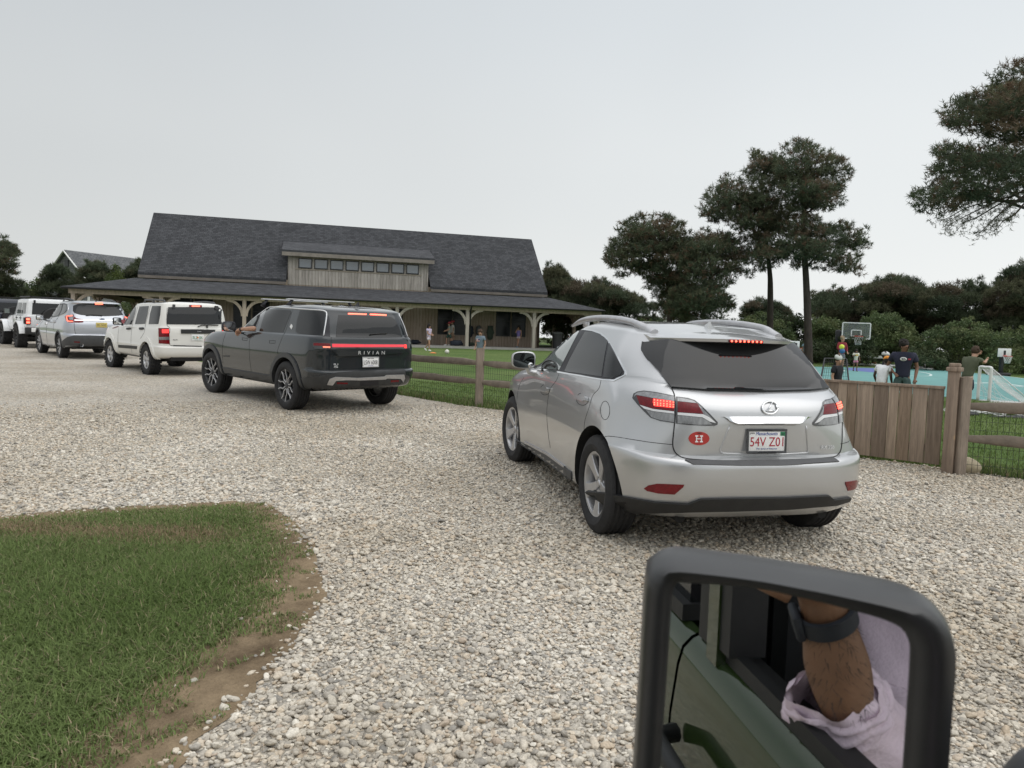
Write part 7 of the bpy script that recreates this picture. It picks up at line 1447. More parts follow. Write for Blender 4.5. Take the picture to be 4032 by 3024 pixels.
def person(xy, H, face, label, skinm, shirt, bottoms, hairm, pose={}, hair='short', cap=None, shoes=None, sleeve=.5, legcover=.62, group='children and helpers on the grounds', skirt=False, build=1., wide=1.):
    z0 = pose.pop('z', None); root = empty('person', (xy[0], xy[1], gz(*xy) if z0 is None else z0), face); tag(root, label, 'person', group); b_ = build
    J = dict(pel=(0, 0, .525), spi=(0, 0, .62), che=(0, .01, .735), nek=(0, .005, .825), hea=(0, .018, .872), top=(0, .012, .945), shR=(.108*wide, 0, .795), shL=(-.108*wide, 0, .795), elR=(.135, -.015, .635), elL=(-.135, -.015, .635), wrR=(.14, .03, .48), wrL=(-.14, .03, .48),
             hiR=(.052, 0, .50), hiL=(-.052, 0, .50), knR=(.056, .012, .285), knL=(-.056, .012, .285), anR=(.056, -.01, .045), anL=(-.056, -.01, .045)); J.update(pose)
    P = {k: np.array(v)*H for k, v in J.items()}; R = lambda k, r: (*P[k], r*H*b_); mid = lambda a, c, t: tuple(P[a]+(P[c]-P[a])*t)
    ch = [[R('pel', .056), R('spi', .050), R('che', .056), R('nek', .028), R('hea', .046), R('top', .050)]]
    hd = P['top']-P['nek']; fw = P['hea']-P['nek']; fy = np.array(pose.get('gaze', (0, 1, 0)), float); fy /= np.linalg.norm(fy)
    fc = P['hea']*.55+P['top']*.45; nose = fc+fy*.058*H-np.array([0, 0, .012*H]); ch.append([R('hea', .046), (*nose, .009*H)])
    for s in 'RL':
        ch.append([R('che', .056), R('sh'+s, .032), (*mid('sh'+s, 'el'+s, .5), .028*H*b_), R('el'+s, .023), (*mid('el'+s, 'wr'+s, .4), .023*H*b_), R('wr'+s, .015)])
        w, e = P['wr'+s], P['el'+s]; d = (w-e)/np.linalg.norm(w-e); sd_ = np.cross(d, (0, 1, .2)); sd_ /= np.linalg.norm(sd_)+1e-9; nn_ = np.cross(sd_, d); pa = w+d*.035*H; ch.append([R('wr'+s, .015), (*pa, .019*H)])
        for q, (o, L) in enumerate(((-.016, .040), (-.005, .046), (.006, .043), (.016, .034))):
            k1 = pa+sd_*o*H+d*L*.45*H; k2 = k1+d*L*.5*H+nn_*.012*H*(1 if s == 'R' else -1); ch.append([(*pa, .019*H), (*k1, .0058*H), (*k2, .005*H)])
        th = w+d*.022*H-sd_*.026*H; ch.append([(*pa, .019*H), (*th, .007*H), (*(th+d*.026*H), .0055*H)])
        ch.append([R('pel', .058), R('hi'+s, .050), (*mid('hi'+s, 'kn'+s, .45), .043*H*b_), R('kn'+s, .029), (*mid('kn'+s, 'an'+s, .3), .030*H*b_), R('an'+s, .018)])
    skin('body', ch, skinm, root)
    sc_ = [[(*(P['pel']-np.array([0, 0, .055*H])), (.092*H*b_, .075*H*b_)), (*P['pel'], (.092*H*b_, .074*H*b_)), (*P['spi'], (.090*H*b_, .072*H*b_)), (*P['che'], (.100*H*b_*wide, .078*H*b_)), (*(P['nek']-np.array([0, 0, .012*H])), (.052*H, .050*H))]]
    for s in 'RL':
        st = [(*P['che'], (.100*H*b_*wide, .078*H*b_)), R('sh'+s, .050)]
        if sleeve > 0: st.append((*mid('sh'+s, 'el'+s, min(1, sleeve*.55)), .047*H*b_)); st.append((*mid('sh'+s, 'el'+s, min(1, sleeve)), .046*H*b_))
        if sleeve > 1: st.append((*mid('el'+s, 'wr'+s, .5), .030*H)); st.append((*mid('el'+s, 'wr'+s, min(.97, sleeve-1)), .024*H))
        sc_.append(st)
    shirt_o = skin('shirt', sc_, shirt, root)
    bc = [[(*P['pel'], (.084*H*b_, .070*H*b_)), (*(P['pel']+np.array([0, 0, .03*H])), (.082*H*b_, .068*H*b_))]]
    for s in 'RL':
        c = [(*P['pel'], (.084*H*b_, .070*H*b_)), R('hi'+s, .064)]
        t = min(1, legcover); c += [(*mid('hi'+s, 'kn'+s, t*.5), .062*H*b_), (*mid('hi'+s, 'kn'+s, t), (.062 if legcover < 1 else .042)*H*b_)]
        if legcover > 1: c += [(*mid('kn'+s, 'an'+s, .5), .036*H*b_), (*mid('kn'+s, 'an'+s, min(.95, legcover-1)), .034*H)]
        bc.append(c)
    skin('skirt' if skirt else 'shorts' if legcover <= 1 else 'trousers', bc, bottoms, root)
    for s in 'RL':
        a, k = P['an'+s], P['kn'+s]; fd = np.array([0, 1, 0.]) if 'toe'+s not in pose else np.array(pose['toe'+s], float); b = MB(); sm = shoes or M_white
        fd = fd/np.linalg.norm(fd); b.tube([a-fd*.022*H-np.array([0, 0, .018*H]), a+fd*.02*H-np.array([0, 0, .018*H]), a+fd*.075*H-np.array([0, 0, .030*H]), a+fd*.098*H-np.array([0, 0, .034*H])], [.022*H, .028*H, .024*H, .012*H], 8); b.build('shoe', sm, root, True)
    # face and hair
    up = (P['top']-P['hea']); up /= np.linalg.norm(up); rt = np.cross(fy, up); rt /= np.linalg.norm(rt); b = MB()
    for q in (-1, 1): b.ball(fc+fy*.050*H+rt*q*.019*H+up*.004*H, .0055*H, 6, 4)
    b.tube([fc+fy*.050*H-up*.030*H-rt*.012*H, fc+fy*.053*H-up*.031*H, fc+fy*.050*H-up*.030*H+rt*.012*H], .003*H, 4); b.build('face', M_eye, root, True)
    b = MB()
    for q in (-1, 1): b.ball(fc+rt*q*.052*H-up*.006*H, .012*H, 6, 5, (.5, 1, 1.2))
    b.build('ear', skinm, root, True)
    Rm = Matrix((Vector(rt), Vector(fy), Vector(up))).transposed(); hc_ = P['top']+up*.008*H-fy*.010*H; b = MB(); r_ = random.Random(int(H*1000))
    if hair != 'none':
        b.ball(hc_, .060*H, 14, 9, (1.0, 1.08, .92), Rm); b.ball(hc_-fy*.022*H-up*.022*H, .052*H, 12, 8, (1, .9, 1.1), Rm)
        for k in range(26): v = np.array([r_.gauss(0, 1), r_.gauss(0, 1)-.2, abs(r_.gauss(0, 1))]); v /= np.linalg.norm(v); b.ball(hc_+(rt*v[0]+fy*v[1]+up*v[2])*.052*H, r_.uniform(.012, .022)*H, 5, 4)
        if hair == 'long':
            for k in range(9): o = (k-4)/4*.05*H; b.tube([hc_-fy*.02*H+rt*o, hc_-fy*.052*H+rt*o*1.1-up*.07*H, hc_-fy*(.055+.01*(k % 2))*H+rt*o*1.15-up*(.15+.01*(k % 3))*H, hc_-fy*.045*H+rt*o-up*(.20+.015*(k % 2))*H], [.022*H, .022*H, .018*H, .006*H], 6)
            for q in (-1, 1): b.tube([hc_+rt*q*.048*H, hc_+rt*q*.062*H-up*.06*H+fy*.01*H, hc_+rt*q*.062*H-up*.16*H+fy*.02*H], [.018*H, .018*H, .006*H], 6)
        b.build('hair', hairm, root, True)
    if cap:
        b = MB(); b.ball(hc_+up*.010*H, .066*H, 16, 10, (1., 1.08, .78), Rm); bd = np.array(pose.get('brim', fy), float); bd /= np.linalg.norm(bd); c0 = hc_+bd*.062*H-up*.002*H; s_ = np.cross(bd, up)
        top = [c0-bd*.02*H+s_*.055*H, c0+bd*.035*H+s_*.045*H-up*.010*H, c0+bd*.060*H-up*.014*H, c0+bd*.035*H-s_*.045*H-up*.010*H, c0-bd*.02*H-s_*.055*H]; b.add(top+[t-up*.008*H for t in top], [(0, 1, 2, 3, 4), (9, 8, 7, 6, 5)]+[(k, (k+1) % 5, 5+(k+1) % 5, 5+k) for k in range(5)]); b.build('cap', cap, root, True)
    return root, P, shirt_o
def look(dx, dy): return atan2(dy, dx)-pi/2      # heading so that local +y points along (dx,dy)
def front_print(root, o, w, h, m, name='print'):
    b = MB(); b.box(o, (w, .006, h), None, .002); return b.build(name, m, root)
# girl in lilac crossing the lawn
g = gnd(1687, 1382); person((g[0], g[1]), 1.40, look(.9, -.45), 'girl in lilac top and white shorts walking across the lawn, looking at her hands', M_skinA, cloth('lilac_cotton', (.58, .50, .66)), cloth('pale_lilac', (.66, .60, .68)), M_hairD, dict(gaze=(0, .8, -.6), elR=(.12, .03, .64), wrR=(.07, .14, .60), elL=(-.12, .03, .64), wrL=(-.05, .15, .60), knR=(.05, .07, .29), anR=(.05, .05, .045), knL=(-.05, -.02, .29), anL=(-.05, -.19, .10), toeL=(0, .7, -.6)), 'long', None, M_white, .45, .5)
# two with red caps walking along the porch
M_redcap = cloth('red_cap', (.42, .05, .07)); M_greensh = cloth('dark_green_cotton', (.03, .07, .055)); M_grey = cloth('grey_green_cotton', (.22, .25, .22))
p = BW(19.78, .9, .92); person((p.x, p.y), 1.42, look(-.95, -.2), 'child in red cap, grey-green top and green shorts, striding left on the porch', M_skinA, M_grey, M_greensh, M_hairB, dict(z=.92, elR=(.14, .06, .66), wrR=(.12, .18, .60), elL=(-.13, .04, .66), wrL=(-.12, .17, .64), knR=(.05, .10, .29), anR=(.05, .12, .045), knL=(-.05, -.08, .29), anL=(-.05, -.22, .09)), 'short', M_redcap, M_white, .5, .95)
p = BW(20.1, 1.5, .92); person((p.x, p.y), 1.52, look(-.95, -.2), 'taller walker in red cap and white tee, half hidden behind the porch downpipe', M_skinA, cloth('white_tee', (.70, .69, .67)), cloth('tan_shorts', (.30, .20, .14)), M_hairB, dict(z=.92, elR=(.14, .05, .66), wrR=(.12, .16, .60), knL=(-.05, .06, .29), anL=(-.05, .10, .045), knR=(.05, -.05, .29), anR=(.05, -.15, .06)), 'short', M_redcap, M_white, .5, .9)
# boy by the fence post
g = atd(1893, 1285, 24.5); r_, P, sh_ = person((g[0], g[1]), 1.32, look(-.55, -.85), 'boy in grey-blue T-shirt with a flag print, standing behind the fence post', M_skinA, cloth('greyblue_tee', (.17, .22, .27)), cloth('bottle_green_trousers', (.018, .05, .045)), M_hairB, dict(gaze=(-.8, .6, 0), elR=(.145, -.02, .64), wrR=(.13, .05, .52), elL=(-.14, -.03, .64), wrL=(-.13, .02, .49)), 'short', None, mat('orange_shoe', (.75, .14, .04), .5, var=.1), .55, 1.9)
def flagprint(root, c, w, h):
    f = front_print(root, c, w, h, M_white, 'flag_print'); b = MB()
    for k in range(3): b.box((c[0], c[1]+.004, c[2]-h*.36+k*h*.34), (w, .004, h*.16))
    b.build('flag_stripes', mat('flag_red', (.42, .06, .06), .7, var=.1), f); b = MB(); b.box((c[0]-w*.27, c[1]+.005, c[2]+h*.22), (w*.46, .004, h*.5)); b.build('flag_canton', mat('flag_blue', (.04, .06, .16), .7, var=.1), f)
flagprint(r_, (0, P['che'][1]+.088*1.32, P['che'][2]-.02), .15, .10)
# girl by the right-hand windows
p = BW(24.2, 1.2, .92); person((p.x, p.y), 1.36, look(-.5, -.85), 'girl in purple top and pale shorts by the porch window, hand raised to her mouth', M_skinA, cloth('purple_vest', (.20, .16, .40)), cloth('pale_pink_shorts', (.55, .46, .50)), M_hairD, dict(z=.92, elR=(.13, .05, .66), wrR=(.03, .10, .80), knL=(-.03, .04, .29), anL=(.01, .06, .045), knR=(.05, -.03, .29), anR=(.07, -.08, .05)), 'long', None, cloth('blue_sandals', (.2, .3, .38)), .0, .45)
# on and by the court
g = atd(*ZK((495, 640)), 31.); r_, P, _ = person((g[0], g[1]), 1.52, look(.25, -.95), 'person in dark red sweatshirt on the court, carrying a yellow and a blue ball', M_skinA, cloth('maroon_sweat', (.24, .025, .035)), cloth('grey_shorts', (.2, .2, .22)), mat('hair_fair', (.28, .20, .12), .5, var=.3), dict(gaze=(0, .9, -.3), elL=(-.15, .0, .63), wrL=(-.11, .10, .55), elR=(.15, .02, .64), wrR=(.12, .14, .60)), 'short', None, None, 1.9, .8)
Mw = r_.matrix_world if False else Matrix.Translation(r_.location) @ Matrix.Rotation(r_.rotation_euler.z, 4, 'Z')
for off, r, c, lb in (((.17, .20, .70), .11, (.72, .78, .08), 'bright yellow ball held by the person in the red sweatshirt'), ((.16, .21, .585), .115, (.05, .14, .32), 'blue ball held below the yellow one by the person in red')):
    b = MB(); b.ball((0, 0, 0), r, 20, 12); o = b.build('ball', mat('ball_%.2f' % c[0], c, .5, var=.08), None, True); o.location = Mw @ Vector((off[0]*1.52, off[1]*1.52, off[2]*1.52)); tag(o, lb, 'ball')
g = gnd(*ZK((632, 622))); r_, P, _ = person((g[0], g[1]), .98, look(-.1, -1), 'small girl in cream top and pink shorts walking on the court', M_skinB, cloth('cream_top', (.68, .66, .56)), cloth('pink_shorts', (.62, .24, .36)), M_hairD, dict(elR=(.14, .03, .66), wrR=(.10, .12, .70), elL=(-.15, .0, .64), wrL=(-.14, .06, .56), knL=(-.05, .07, .29), anL=(-.05, .05, .045), knR=(.05, -.02, .29), anR=(.05, -.10, .06)), 'long', None, cloth('sandal_brown', (.1, .05, .04)), .6, .55); front_print(r_, (0, P['che'][1]+.088*.98, P['che'][2]), .12, .05, mat('yellow_print', (.6, .42, .05), .7, var=.1))
def headed(px, Y, top_frac=1.0):
    a = atd(*ZK(px), Y); return a, (a[2]-gz(a[0], a[1]))
a, h = headed((478, 463), 14.2); person((a[0], a[1]), max(1.1, h/1.02), look(.45, -.6), 'child in pale grey cap and black T-shirt behind the left gate post', M_skinA, cloth('black_tee', (.014, .015, .020)), cloth('navy_shorts', (.02, .025, .04)), M_hairB, dict(gaze=(.5, .8, -.3), brim=(-.9, .2, 0)), 'short', cloth('pale_grey_cap', (.50, .53, .50)), None, .7, .8)
a, h = headed((888, 484), 14.6); person((a[0], a[1]), max(1.1, h/.96), look(.7, .55), 'child in orange cap and white T-shirt bending forward behind the gate', M_skinC, cloth('white_cotton', (.74, .75, .77)), cloth('camo_shorts', (.035, .05, .045)), M_hairD, dict(spi=(0, .02, .62), che=(0, .08, .72), nek=(0, .135, .80), hea=(0, .165, .84), top=(0, .19, .905), shR=(.108, .085, .775), shL=(-.108, .085, .775), elR=(.14, .05, .63), elL=(-.14, .05, .63), wrR=(.13, .13, .5), wrL=(-.13, .13, .5), gaze=(-.35, .8, -.3)), 'short', cloth('orange_cap', (.85, .33, .05)), None, .55, .8)
a, h = headed((918, 462), 16.4); person((a[0], a[1]), max(1.2, h/1.0), look(.8, -.4), 'child in pale sun hat and black top, behind the navy-shirted teenager', M_skinB, cloth('black_top', (.015, .015, .018)), cloth('black_shorts', (.02, .02, .025)), M_hairD, {}, 'short', cloth('pale_sun_hat', (.6, .6, .6)), None, .8, .8)
a, h = headed((1098, 330), 14.4); r_, P, _ = person((a[0], a[1]), h/1.0, look(-.50, -.86), 'teenager in navy T-shirt with white oval print, behind the gate', M_skinB, cloth('navy_tee', (.020, .022, .045)), cloth('camo_trunks', (.05, .09, .085)), M_hairD, dict(gaze=(-.75, .65, -.15), elR=(.19, -.06, .645), wrR=(.095, .03, .545), elL=(-.165, -.02, .63), wrL=(-.15, .06, .485)), 'short', None, None, .6, .95, wide=1.12, build=1.05)
H_ = h; c = (0, P['che'][1]+.083*H_, P['che'][2]+.010*H_); b = MB(); b.ball(c, .062, 18, 10, (1, .10, .62)); pr = b.build('shirt_print', M_white, r_, True); b = MB()
for q in np.linspace(0.45, 5.8, 18)[:-1]: b.ball((c[0]+.034*cos(q), c[1]+.006, c[2]+.020*sin(q)), .006, 6, 4)
b.box((c[0]+.012, c[1]+.006, c[2]), (.035, .006, .010)); b.build('print_letter', cloth('navy_print', (.02, .022, .05)), pr, True); b = MB(); b.box((c[0]-.105, c[1]-.012, c[2]), (.05, .006, .028)); b.build('print_mark', mat('red_print', (.45, .04, .06), .7, var=.1), r_)
# boy leaning on the goal
g = gnd(*ZK((1665, 975))); r_, P, _ = person((g[0], g[1]), 1.42, look(.88, .45), 'boy in olive T-shirt and navy shorts leaning his arms on the small goal', M_skinA, cloth('olive_tee', (.075, .085, .05)), cloth('navy_long_shorts', (.016, .020, .035)), M_hairB, dict(pel=(0, -.03, .53), spi=(0, .01, .62), che=(0, .05, .735), nek=(0, .10, .815), hea=(0, .135, .855), top=(0, .155, .92), shR=(.10, .06, .79), shL=(-.10, .06, .79), elR=(.12, .20, .74), elL=(-.11, .20, .76), wrR=(.06, .36, .79), wrL=(-.03, .26, .87), gaze=(0, .8, -.6), hiR=(.052, -.03, .5), hiL=(-.052, -.03, .5), knR=(.056, -.02, .285), knL=(-.056, -.03, .285)), 'short', None, mat('dark_shoe', (.03, .03, .03), .6, var=.1), .55, .98)
a = atd(*ZK((160, 470)), 36.); person((a[0], a[1]), 1.3, look(.5, -.8), 'child in pale blue at the court edge, half hidden by a pine trunk', M_skinA, cloth('pale_blue_tee', (.35, .5, .6)), cloth('blue_print_shorts', (.25, .42, .5)), M_hairB, {}, 'short', None, None, .5, .8)
# the arm resting out of the grey SUV's front window
la = lambda p, Y: slate.mw @ slate.at(ZR(p), 1, Y)
arm = empty('person', tuple(la((520, 405), 1.0))); tag(arm, 'driver of the grey SUV, bare forearm with a watch hanging out of the open window', 'person'); bpy.context.view_layer.update()
AI = Matrix.Translation(-arm.location); f = [la((640, 405), .92), la((600, 402), .99), la((540, 406), 1.03), la((492, 408), 1.06), la((470, 414), 1.07)]; h0 = f[-1]; ch = [[(*f[0], .05), (*f[1], .046), (*f[2], .040), (*f[3], .028), (*h0, .036)]]
dn = Vector((0, 0, -1)); fwd_ = (slate.mw.to_3x3() @ Vector((1, 0, 0))).normalized(); ou = (slate.mw.to_3x3() @ Vector((0, 1, 0))).normalized()
for k, (o_, L) in enumerate(((-.036, .085), (-.012, .10), (.012, .095), (.034, .075))):
    k0 = h0+ou*o_*.9+fwd_*.045+dn*.02; k1 = k0+fwd_*.035*(1-k*.12)+dn*L*.45; k2 = k1+dn*L*.55-fwd_*.006; ch.append([(*h0, .036), (*k0, .0125), (*k1, .011), (*k2, .009)])
ch.append([(*h0, .036), *[(*q, r) for q, r in ((h0-fwd_*.005+dn*.04-ou*.03, .013), (h0+fwd_*.015+dn*.078-ou*.03, .010))]])
o = skin('arm', ch, M_skinA, None, 2); o.parent = arm; o.matrix_parent_inverse = AI
b = MB(); T = (f[3]-f[2]).normalized(); b.tube([f[3]-T*.012, f[3]+T*.012], [.037, .037], 14); b.box(f[3]+Vector((0, 0, .034)), (.034, .034, .012), None, .004); o = b.build('watch', M_plblk, None, True); o.parent = arm; o.matrix_parent_inverse = AI
# ------------------------------------------------------------------ sports court and its equipment
M_court = mat('court_teal', (.135, .33, .315), .75, var=.08, vscale=1.5); M_key = mat('court_violet', (.115, .155, .40), .75, var=.08, vscale=1.5); M_line = mat('court_line', (.55, .66, .64), .8, var=.06); M_lineg = mat('court_line_soft', (.20, .45, .42), .8, var=.06)
G2 = lambda p: tuple(gnd(*ZK(p))[:2])
far = [G2(p) for p in ((240, 579), (700, 588), (1290, 604), (1500, 616), (1950, 656), (2209, 688))]; fr_ = np.array(far[-1])+(np.array(far[-1])-np.array(far[-2]))*3
near = [G2((2209, 920)), G2((1780, 888)), G2((1690, 878))]; nl = np.array(near[-1])+(np.array(near[-1])-np.array(near[0]))*6
cpoly = far+[tuple(fr_), (34, 14), (20, 9.5)]+near+[tuple(nl), (6.5, 31.8)]
sheet('sports_court', cpoly, M_court, .008)
sheet('court_key', [G2(p) for p in ((560, 592), (800, 594), (1010, 630), (1000, 636), (780, 632), (575, 612))], M_key, .012)
def strip(name, pts, w, m, h): 
    P = [np.array(G2(p)) for p in pts]; L, R_ = [], []
    for i in range(len(P)):
        d = P[min(i+1, len(P)-1)]-P[max(i-1, 0)]; d = d/np.linalg.norm(d); n = np.array([-d[1], d[0]]); L.append(tuple(P[i]+n*w/2)); R_.append(tuple(P[i]-n*w/2))
    b = MB(); q = [(x, y, gz(x, y)+h) for x, y in L+R_]; k = len(L); b.add(q, [(i, i+1, k+i+1, k+i) for i in range(k-1)]); o = b.build(name, m); tag(o, kind='structure')
strip('court_line', cr([(1010, 612), (1200, 625), (1320, 645), (1338, 662), (1280, 668), (1000, 660)], 6), .10, M_line, .012)
strip('court_line', [(1290, 606), (1500, 618), (1950, 658), (2209, 691)], .10, M_line, .0125)
strip('court_line', cr([(1480, 640), (1590, 640), (1620, 650), (1560, 665)], 5), .08, M_line, .0125)
strip('court_line', cr([(1740, 735), (1900, 732), (2050, 742), (2209, 764)], 6), .22, M_line, .013)
strip('court_line', cr([(1950, 748), (2060, 756), (2209, 772)], 6), .16, M_line, .0132)
for y0, y1 in ((700, 745), (772, 808), (800, 836), (838, 868)): strip('court_line_soft', [(1180, y0-10), (1700, y0), (2209, y1)], .07, M_lineg, .0118)
# hoops
M_hoopr = mat('rim_red', (.55, .07, .04), .4, var=.1); M_net = mat('net_white', (.75, .75, .74), .8, var=.05); M_clear = mat('clear_board', (.25, .30, .28), .05, spec=.8, alpha=.22, var=.05); M_pole = mat('pole_black', (.018, .019, .022), .5, var=.2)
def hoop(corner_px, Y, label, pole_px, board, rim_px, rimr, clear=False, big=False, ang=None):
    (x0, y0), (x1, y1) = corner_px; A = atd(*ZK((x0, y0)), Y); B = atd(*ZK((x1, y1)), Y); c = (A+B)/2; w, h = abs(B[0]-A[0]), abs(A[2]-B[2]); pb = atd(*ZK(pole_px), Y+.6)
    g = gz(c[0], Y); root = empty('basketball_hoop', (c[0], Y, g), ang or 0); tag(root, label, 'basketball hoop', 'basketball hoops round the court'); z = c[2]-g; b = MB()
    if clear:
        b.box((0, 0, z), (w-.06, .02, h-.06)); bo = b.build('backboard', M_clear, root); b = MB(); t = .05
        for q in ((0, h/2, w, t), (0, -h/2, w, t), (-w/2, 0, t, h-t), (w/2, 0, t, h-t)): b.box((q[0], -.005, z+q[1]), (q[2], .05, q[3]))
        zz = z-h*.14
        for q in ((0, h*.18, .50, .045), (0, -h*.20, .50, .045), (-.25, -.01*h, .045, h*.38), (.25, -.01*h, .045, h*.38)): b.box((q[0], -.014, zz+q[1]), (q[2], .02, q[3]-.005))
        b.build('board_frame', M_white, bo); b = MB()
        for sx in (-.14, .14): b.box((sx, .05, z), (.035, .05, h))
        b.build('board_bracket', M_pole, bo)
    else: b.box((0, 0, z), (w, .03, h), None, .01); bo = b.build('backboard', M_white, root, True, 30)
    r = rimr; zr_ = z-h/2+.04 if not clear else z-h*.36; yc = -.06-r; b = MB(); b.tube([(r*cos(a), yc+r*sin(a), zr_) for a in np.linspace(0, 2*pi, 25)], .016 if big else .014, 6); b.box((0, -.04, zr_), (.12, .1, .08)); b.build('rim', M_hoopr, root, True); b = MB()
    for k in range(12):
        a, a2 = 2*pi*k/12, 2*pi*(k+1)/12; P_ = []
        for q in range(5): t = q/4; rr = r*(1-.45*t); aa = a+(a2-a)*(.5 if q % 2 else 0); P_.append((rr*cos(aa), yc+rr*sin(aa), zr_-t*r*1.9))
        b.tube(P_, .007, 4); P2 = [(q_[0]*cos(-pi/6)-(q_[1]-yc)*sin(-pi/6)*1, 0, q_[2]) for q_ in P_]
        P_ = []
        for q in range(5): t = q/4; rr = r*(1-.45*t); aa = a-(a2-a)*(.5 if q % 2 else 0); P_.append((rr*cos(aa), yc+rr*sin(aa), zr_-t*r*1.9))
        b.tube(P_, .007, 4)
    b.build('net', M_net, root, True); b = MB()
    if big:
        px_ = pb[0]-c[0]; b.box((px_, .9, (z+.05)/2), (.16, .16, z+.05), None, .01); b.beam((px_, .85, z-.15), (-.1, .06, z+.1), .1, .1); b.beam((px_, .85, z-.55), (-.1, .06, z-.3), .1, .1); b.box((px_+.0, .78, z-.75), (.34, .2, 1.5), None, .03)
    else: b.box((0, .16, z*.5), (.13, .13, z), None, .01); b.box((0, .08, z), (.1, .2, .2)); b.box((0, .3, .07), (.62, .85, .14), None, .05)
    b.build('pole', M_pole, root, True, 30)
hoop(((518, 166), (768, 320)), 36.5, 'glass backboard hoop with white frame on a black padded pole', (478, 600), 1, None, .23, True, True)
hoop(((1968, 406), (2086, 490)), 32.0, 'small white-board hoop on a black pole at the right edge of the court', (2010, 640), 1, None, .17)
hoop(((50, 338), (112, 414)), 33.5, 'small white-board hoop just right of the silver crossover roof', (60, 560), 1, None, .17)
# volleyball net
A, B = gnd(*ZK((527, 562))), gnd(*ZK((1278, 603))); root = empty('court_net', tuple((A+B)/2)); tag(root, 'low white-banded net across the far end of the court', 'net'); bpy.context.view_layer.update(); NI = Matrix.Translation(-root.location)
def nl_(o): o.parent = root; o.matrix_parent_inverse = NI
tA, tB = A.copy(), B.copy(); hA = atd(*ZK((527, 472)), A[1])[2]; hB = atd(*ZK((1285, 492)), B[1])[2]
for P_, h_ in ((A, hA), (B, hB)): b = MB(); b.tube([(P_[0], P_[1], P_[2]), (P_[0], P_[1], h_+.06)], .055, 10); b.box((P_[0], P_[1], P_[2]+.04), (.5, .9, .07), None, .03); nl_(b.build('net_post', M_white, None, True, 40))
b = MB(); b.beam((A[0], A[1], hA-.04), (B[0], B[1], hB-.04), .02, .13); nl_(b.build('net_band', M_white)); b = MB(); b.tube([(A[0], A[1], A[2]+.10), (B[0], B[1], B[2]+.10)], .05, 8); nl_(b.build('base_tube', M_white, None, True)); b = MB()
for k in range(46): t = k/45; P_ = A+(B-A)*t; hh = hA+(hB-hA)*t; b.tube([(P_[0], P_[1], P_[2]+.12), (P_[0], P_[1], hh-.1)], .003, 3, False)
for k in range(6): b.tube([(A[0], A[1], A[2]+.2+(hA-A[2]-.3)*k/5), (B[0], B[1], B[2]+.2+(hB-B[2]-.3)*k/5)], .003, 3, False)
nl_(b.build('net_mesh', M_blackpl))
# small goals
def goal(label, posts_px, Y, depth_v, ht, M=M_white):
    P0_, P1_ = [np.array(gnd(*p)) for p in posts_px]; root = empty('small_goal', tuple((P0_+P1_)/2)); tag(root, label, 'goal', 'small white football goals'); bpy.context.view_layer.update(); I = Matrix.Translation(-root.location); dv = np.array([depth_v[0], depth_v[1], 0.]); up = np.array([0, 0, ht])
    def L_(o): o.parent = root; o.matrix_parent_inverse = I
    b = MB(); f0 = P0_+up; f1 = P1_+up; r = .038; b.tube(cr([P0_, P0_+up*.5, P0_+up*.93, f0+(P1_-P0_)*.06, f0*.5+f1*.5, f1-(P1_-P0_)*.06, P1_+up*.93, P1_+up*.5, P1_], 4), r, 8); b.tube([P0_, P0_+dv], r*.8, 8); b.tube([P1_, P1_+dv], r*.8, 8); b.tube([P0_+dv, P1_+dv], r*.8, 8); b.tube([f0, P0_+dv], .012, 6); b.tube([f1, P1_+dv], .012, 6); L_(b.build('frame', M, None, True)); b = MB()
    for k in range(15): t = k/14; a = f0+(f1-f0)*t; c_ = P0_+dv+(P1_-P0_)*t; mm_ = (a+c_)/2-np.array([0, 0, .08]); b.tube([a, mm_, c_], .004, 3, False)
    for k in range(9): t = k/8; b.tube([f0+(P0_+dv-f0)*t-np.array([0, 0, .25*t*(1-t)]), f1+(P1_+dv-f1)*t-np.array([0, 0, .25*t*(1-t)])], .004, 3, False)
    for a0, f_ in ((P0_, f0), (P1_, f1)):
        for k in range(7): t = k/6; b.tube([a0+(f_-a0)*t, a0+dv*(1-t)*1.0+(a0*0)], .004, 3, False)
    L_(b.build('net', M_net)); return root
gp0, gp1 = gnd(*ZK((1776, 893))), gnd(*ZK((1881, 907))); hgt = atd(*ZK((1800, 580)), gp0[1])[2]-gp0[2]
goal('small white goal with loose net at the court edge, the olive-shirted boy leaning on it', (ZK((1776, 893)), ZK((1881, 907))), 0, (.9, -.35), hgt)
h2 = atd(1590, 1291, 46)[2]-gz(-7, 46); goal('small white goal beside the right rear corner of the grey SUV', ((1500, 1357), (1600, 1357)), 0, (-.3, 1.0), h2)
# rebounder frame beside the left gate post
a = atd(*ZK((350, 500)), 16.5); g_ = gz(a[0], 16.5); root = empty('rebounder', (a[0], 16.5, g_)); tag(root, 'black-framed rebound net leaning by the left gate post', 'net'); b = MB(); zt = a[2]-g_; F_ = [(.5, 0, zt), (0, 0, zt), (-.28, -.35, .05), (.5, -.35, .05), (.5, 0, zt)]; b.tube(F_, .02, 8); b.tube([(0, 0, zt), (.1, .5, 0)], .018, 6); b.build('frame', M_pole, root, True); b = MB()
for k in range(1, 12): t = k/12; b.tube([(.5*t+0*(1-t), 0, zt), (-.28+.78*t, -.35, .05)], .004, 3); b.tube([(0-.28*t, -.35*t, zt+(.05-zt)*t), (.5, -.35*t, zt+(.05-zt)*t)], .004, 3)
b.build('mesh', M_blackpl, root)
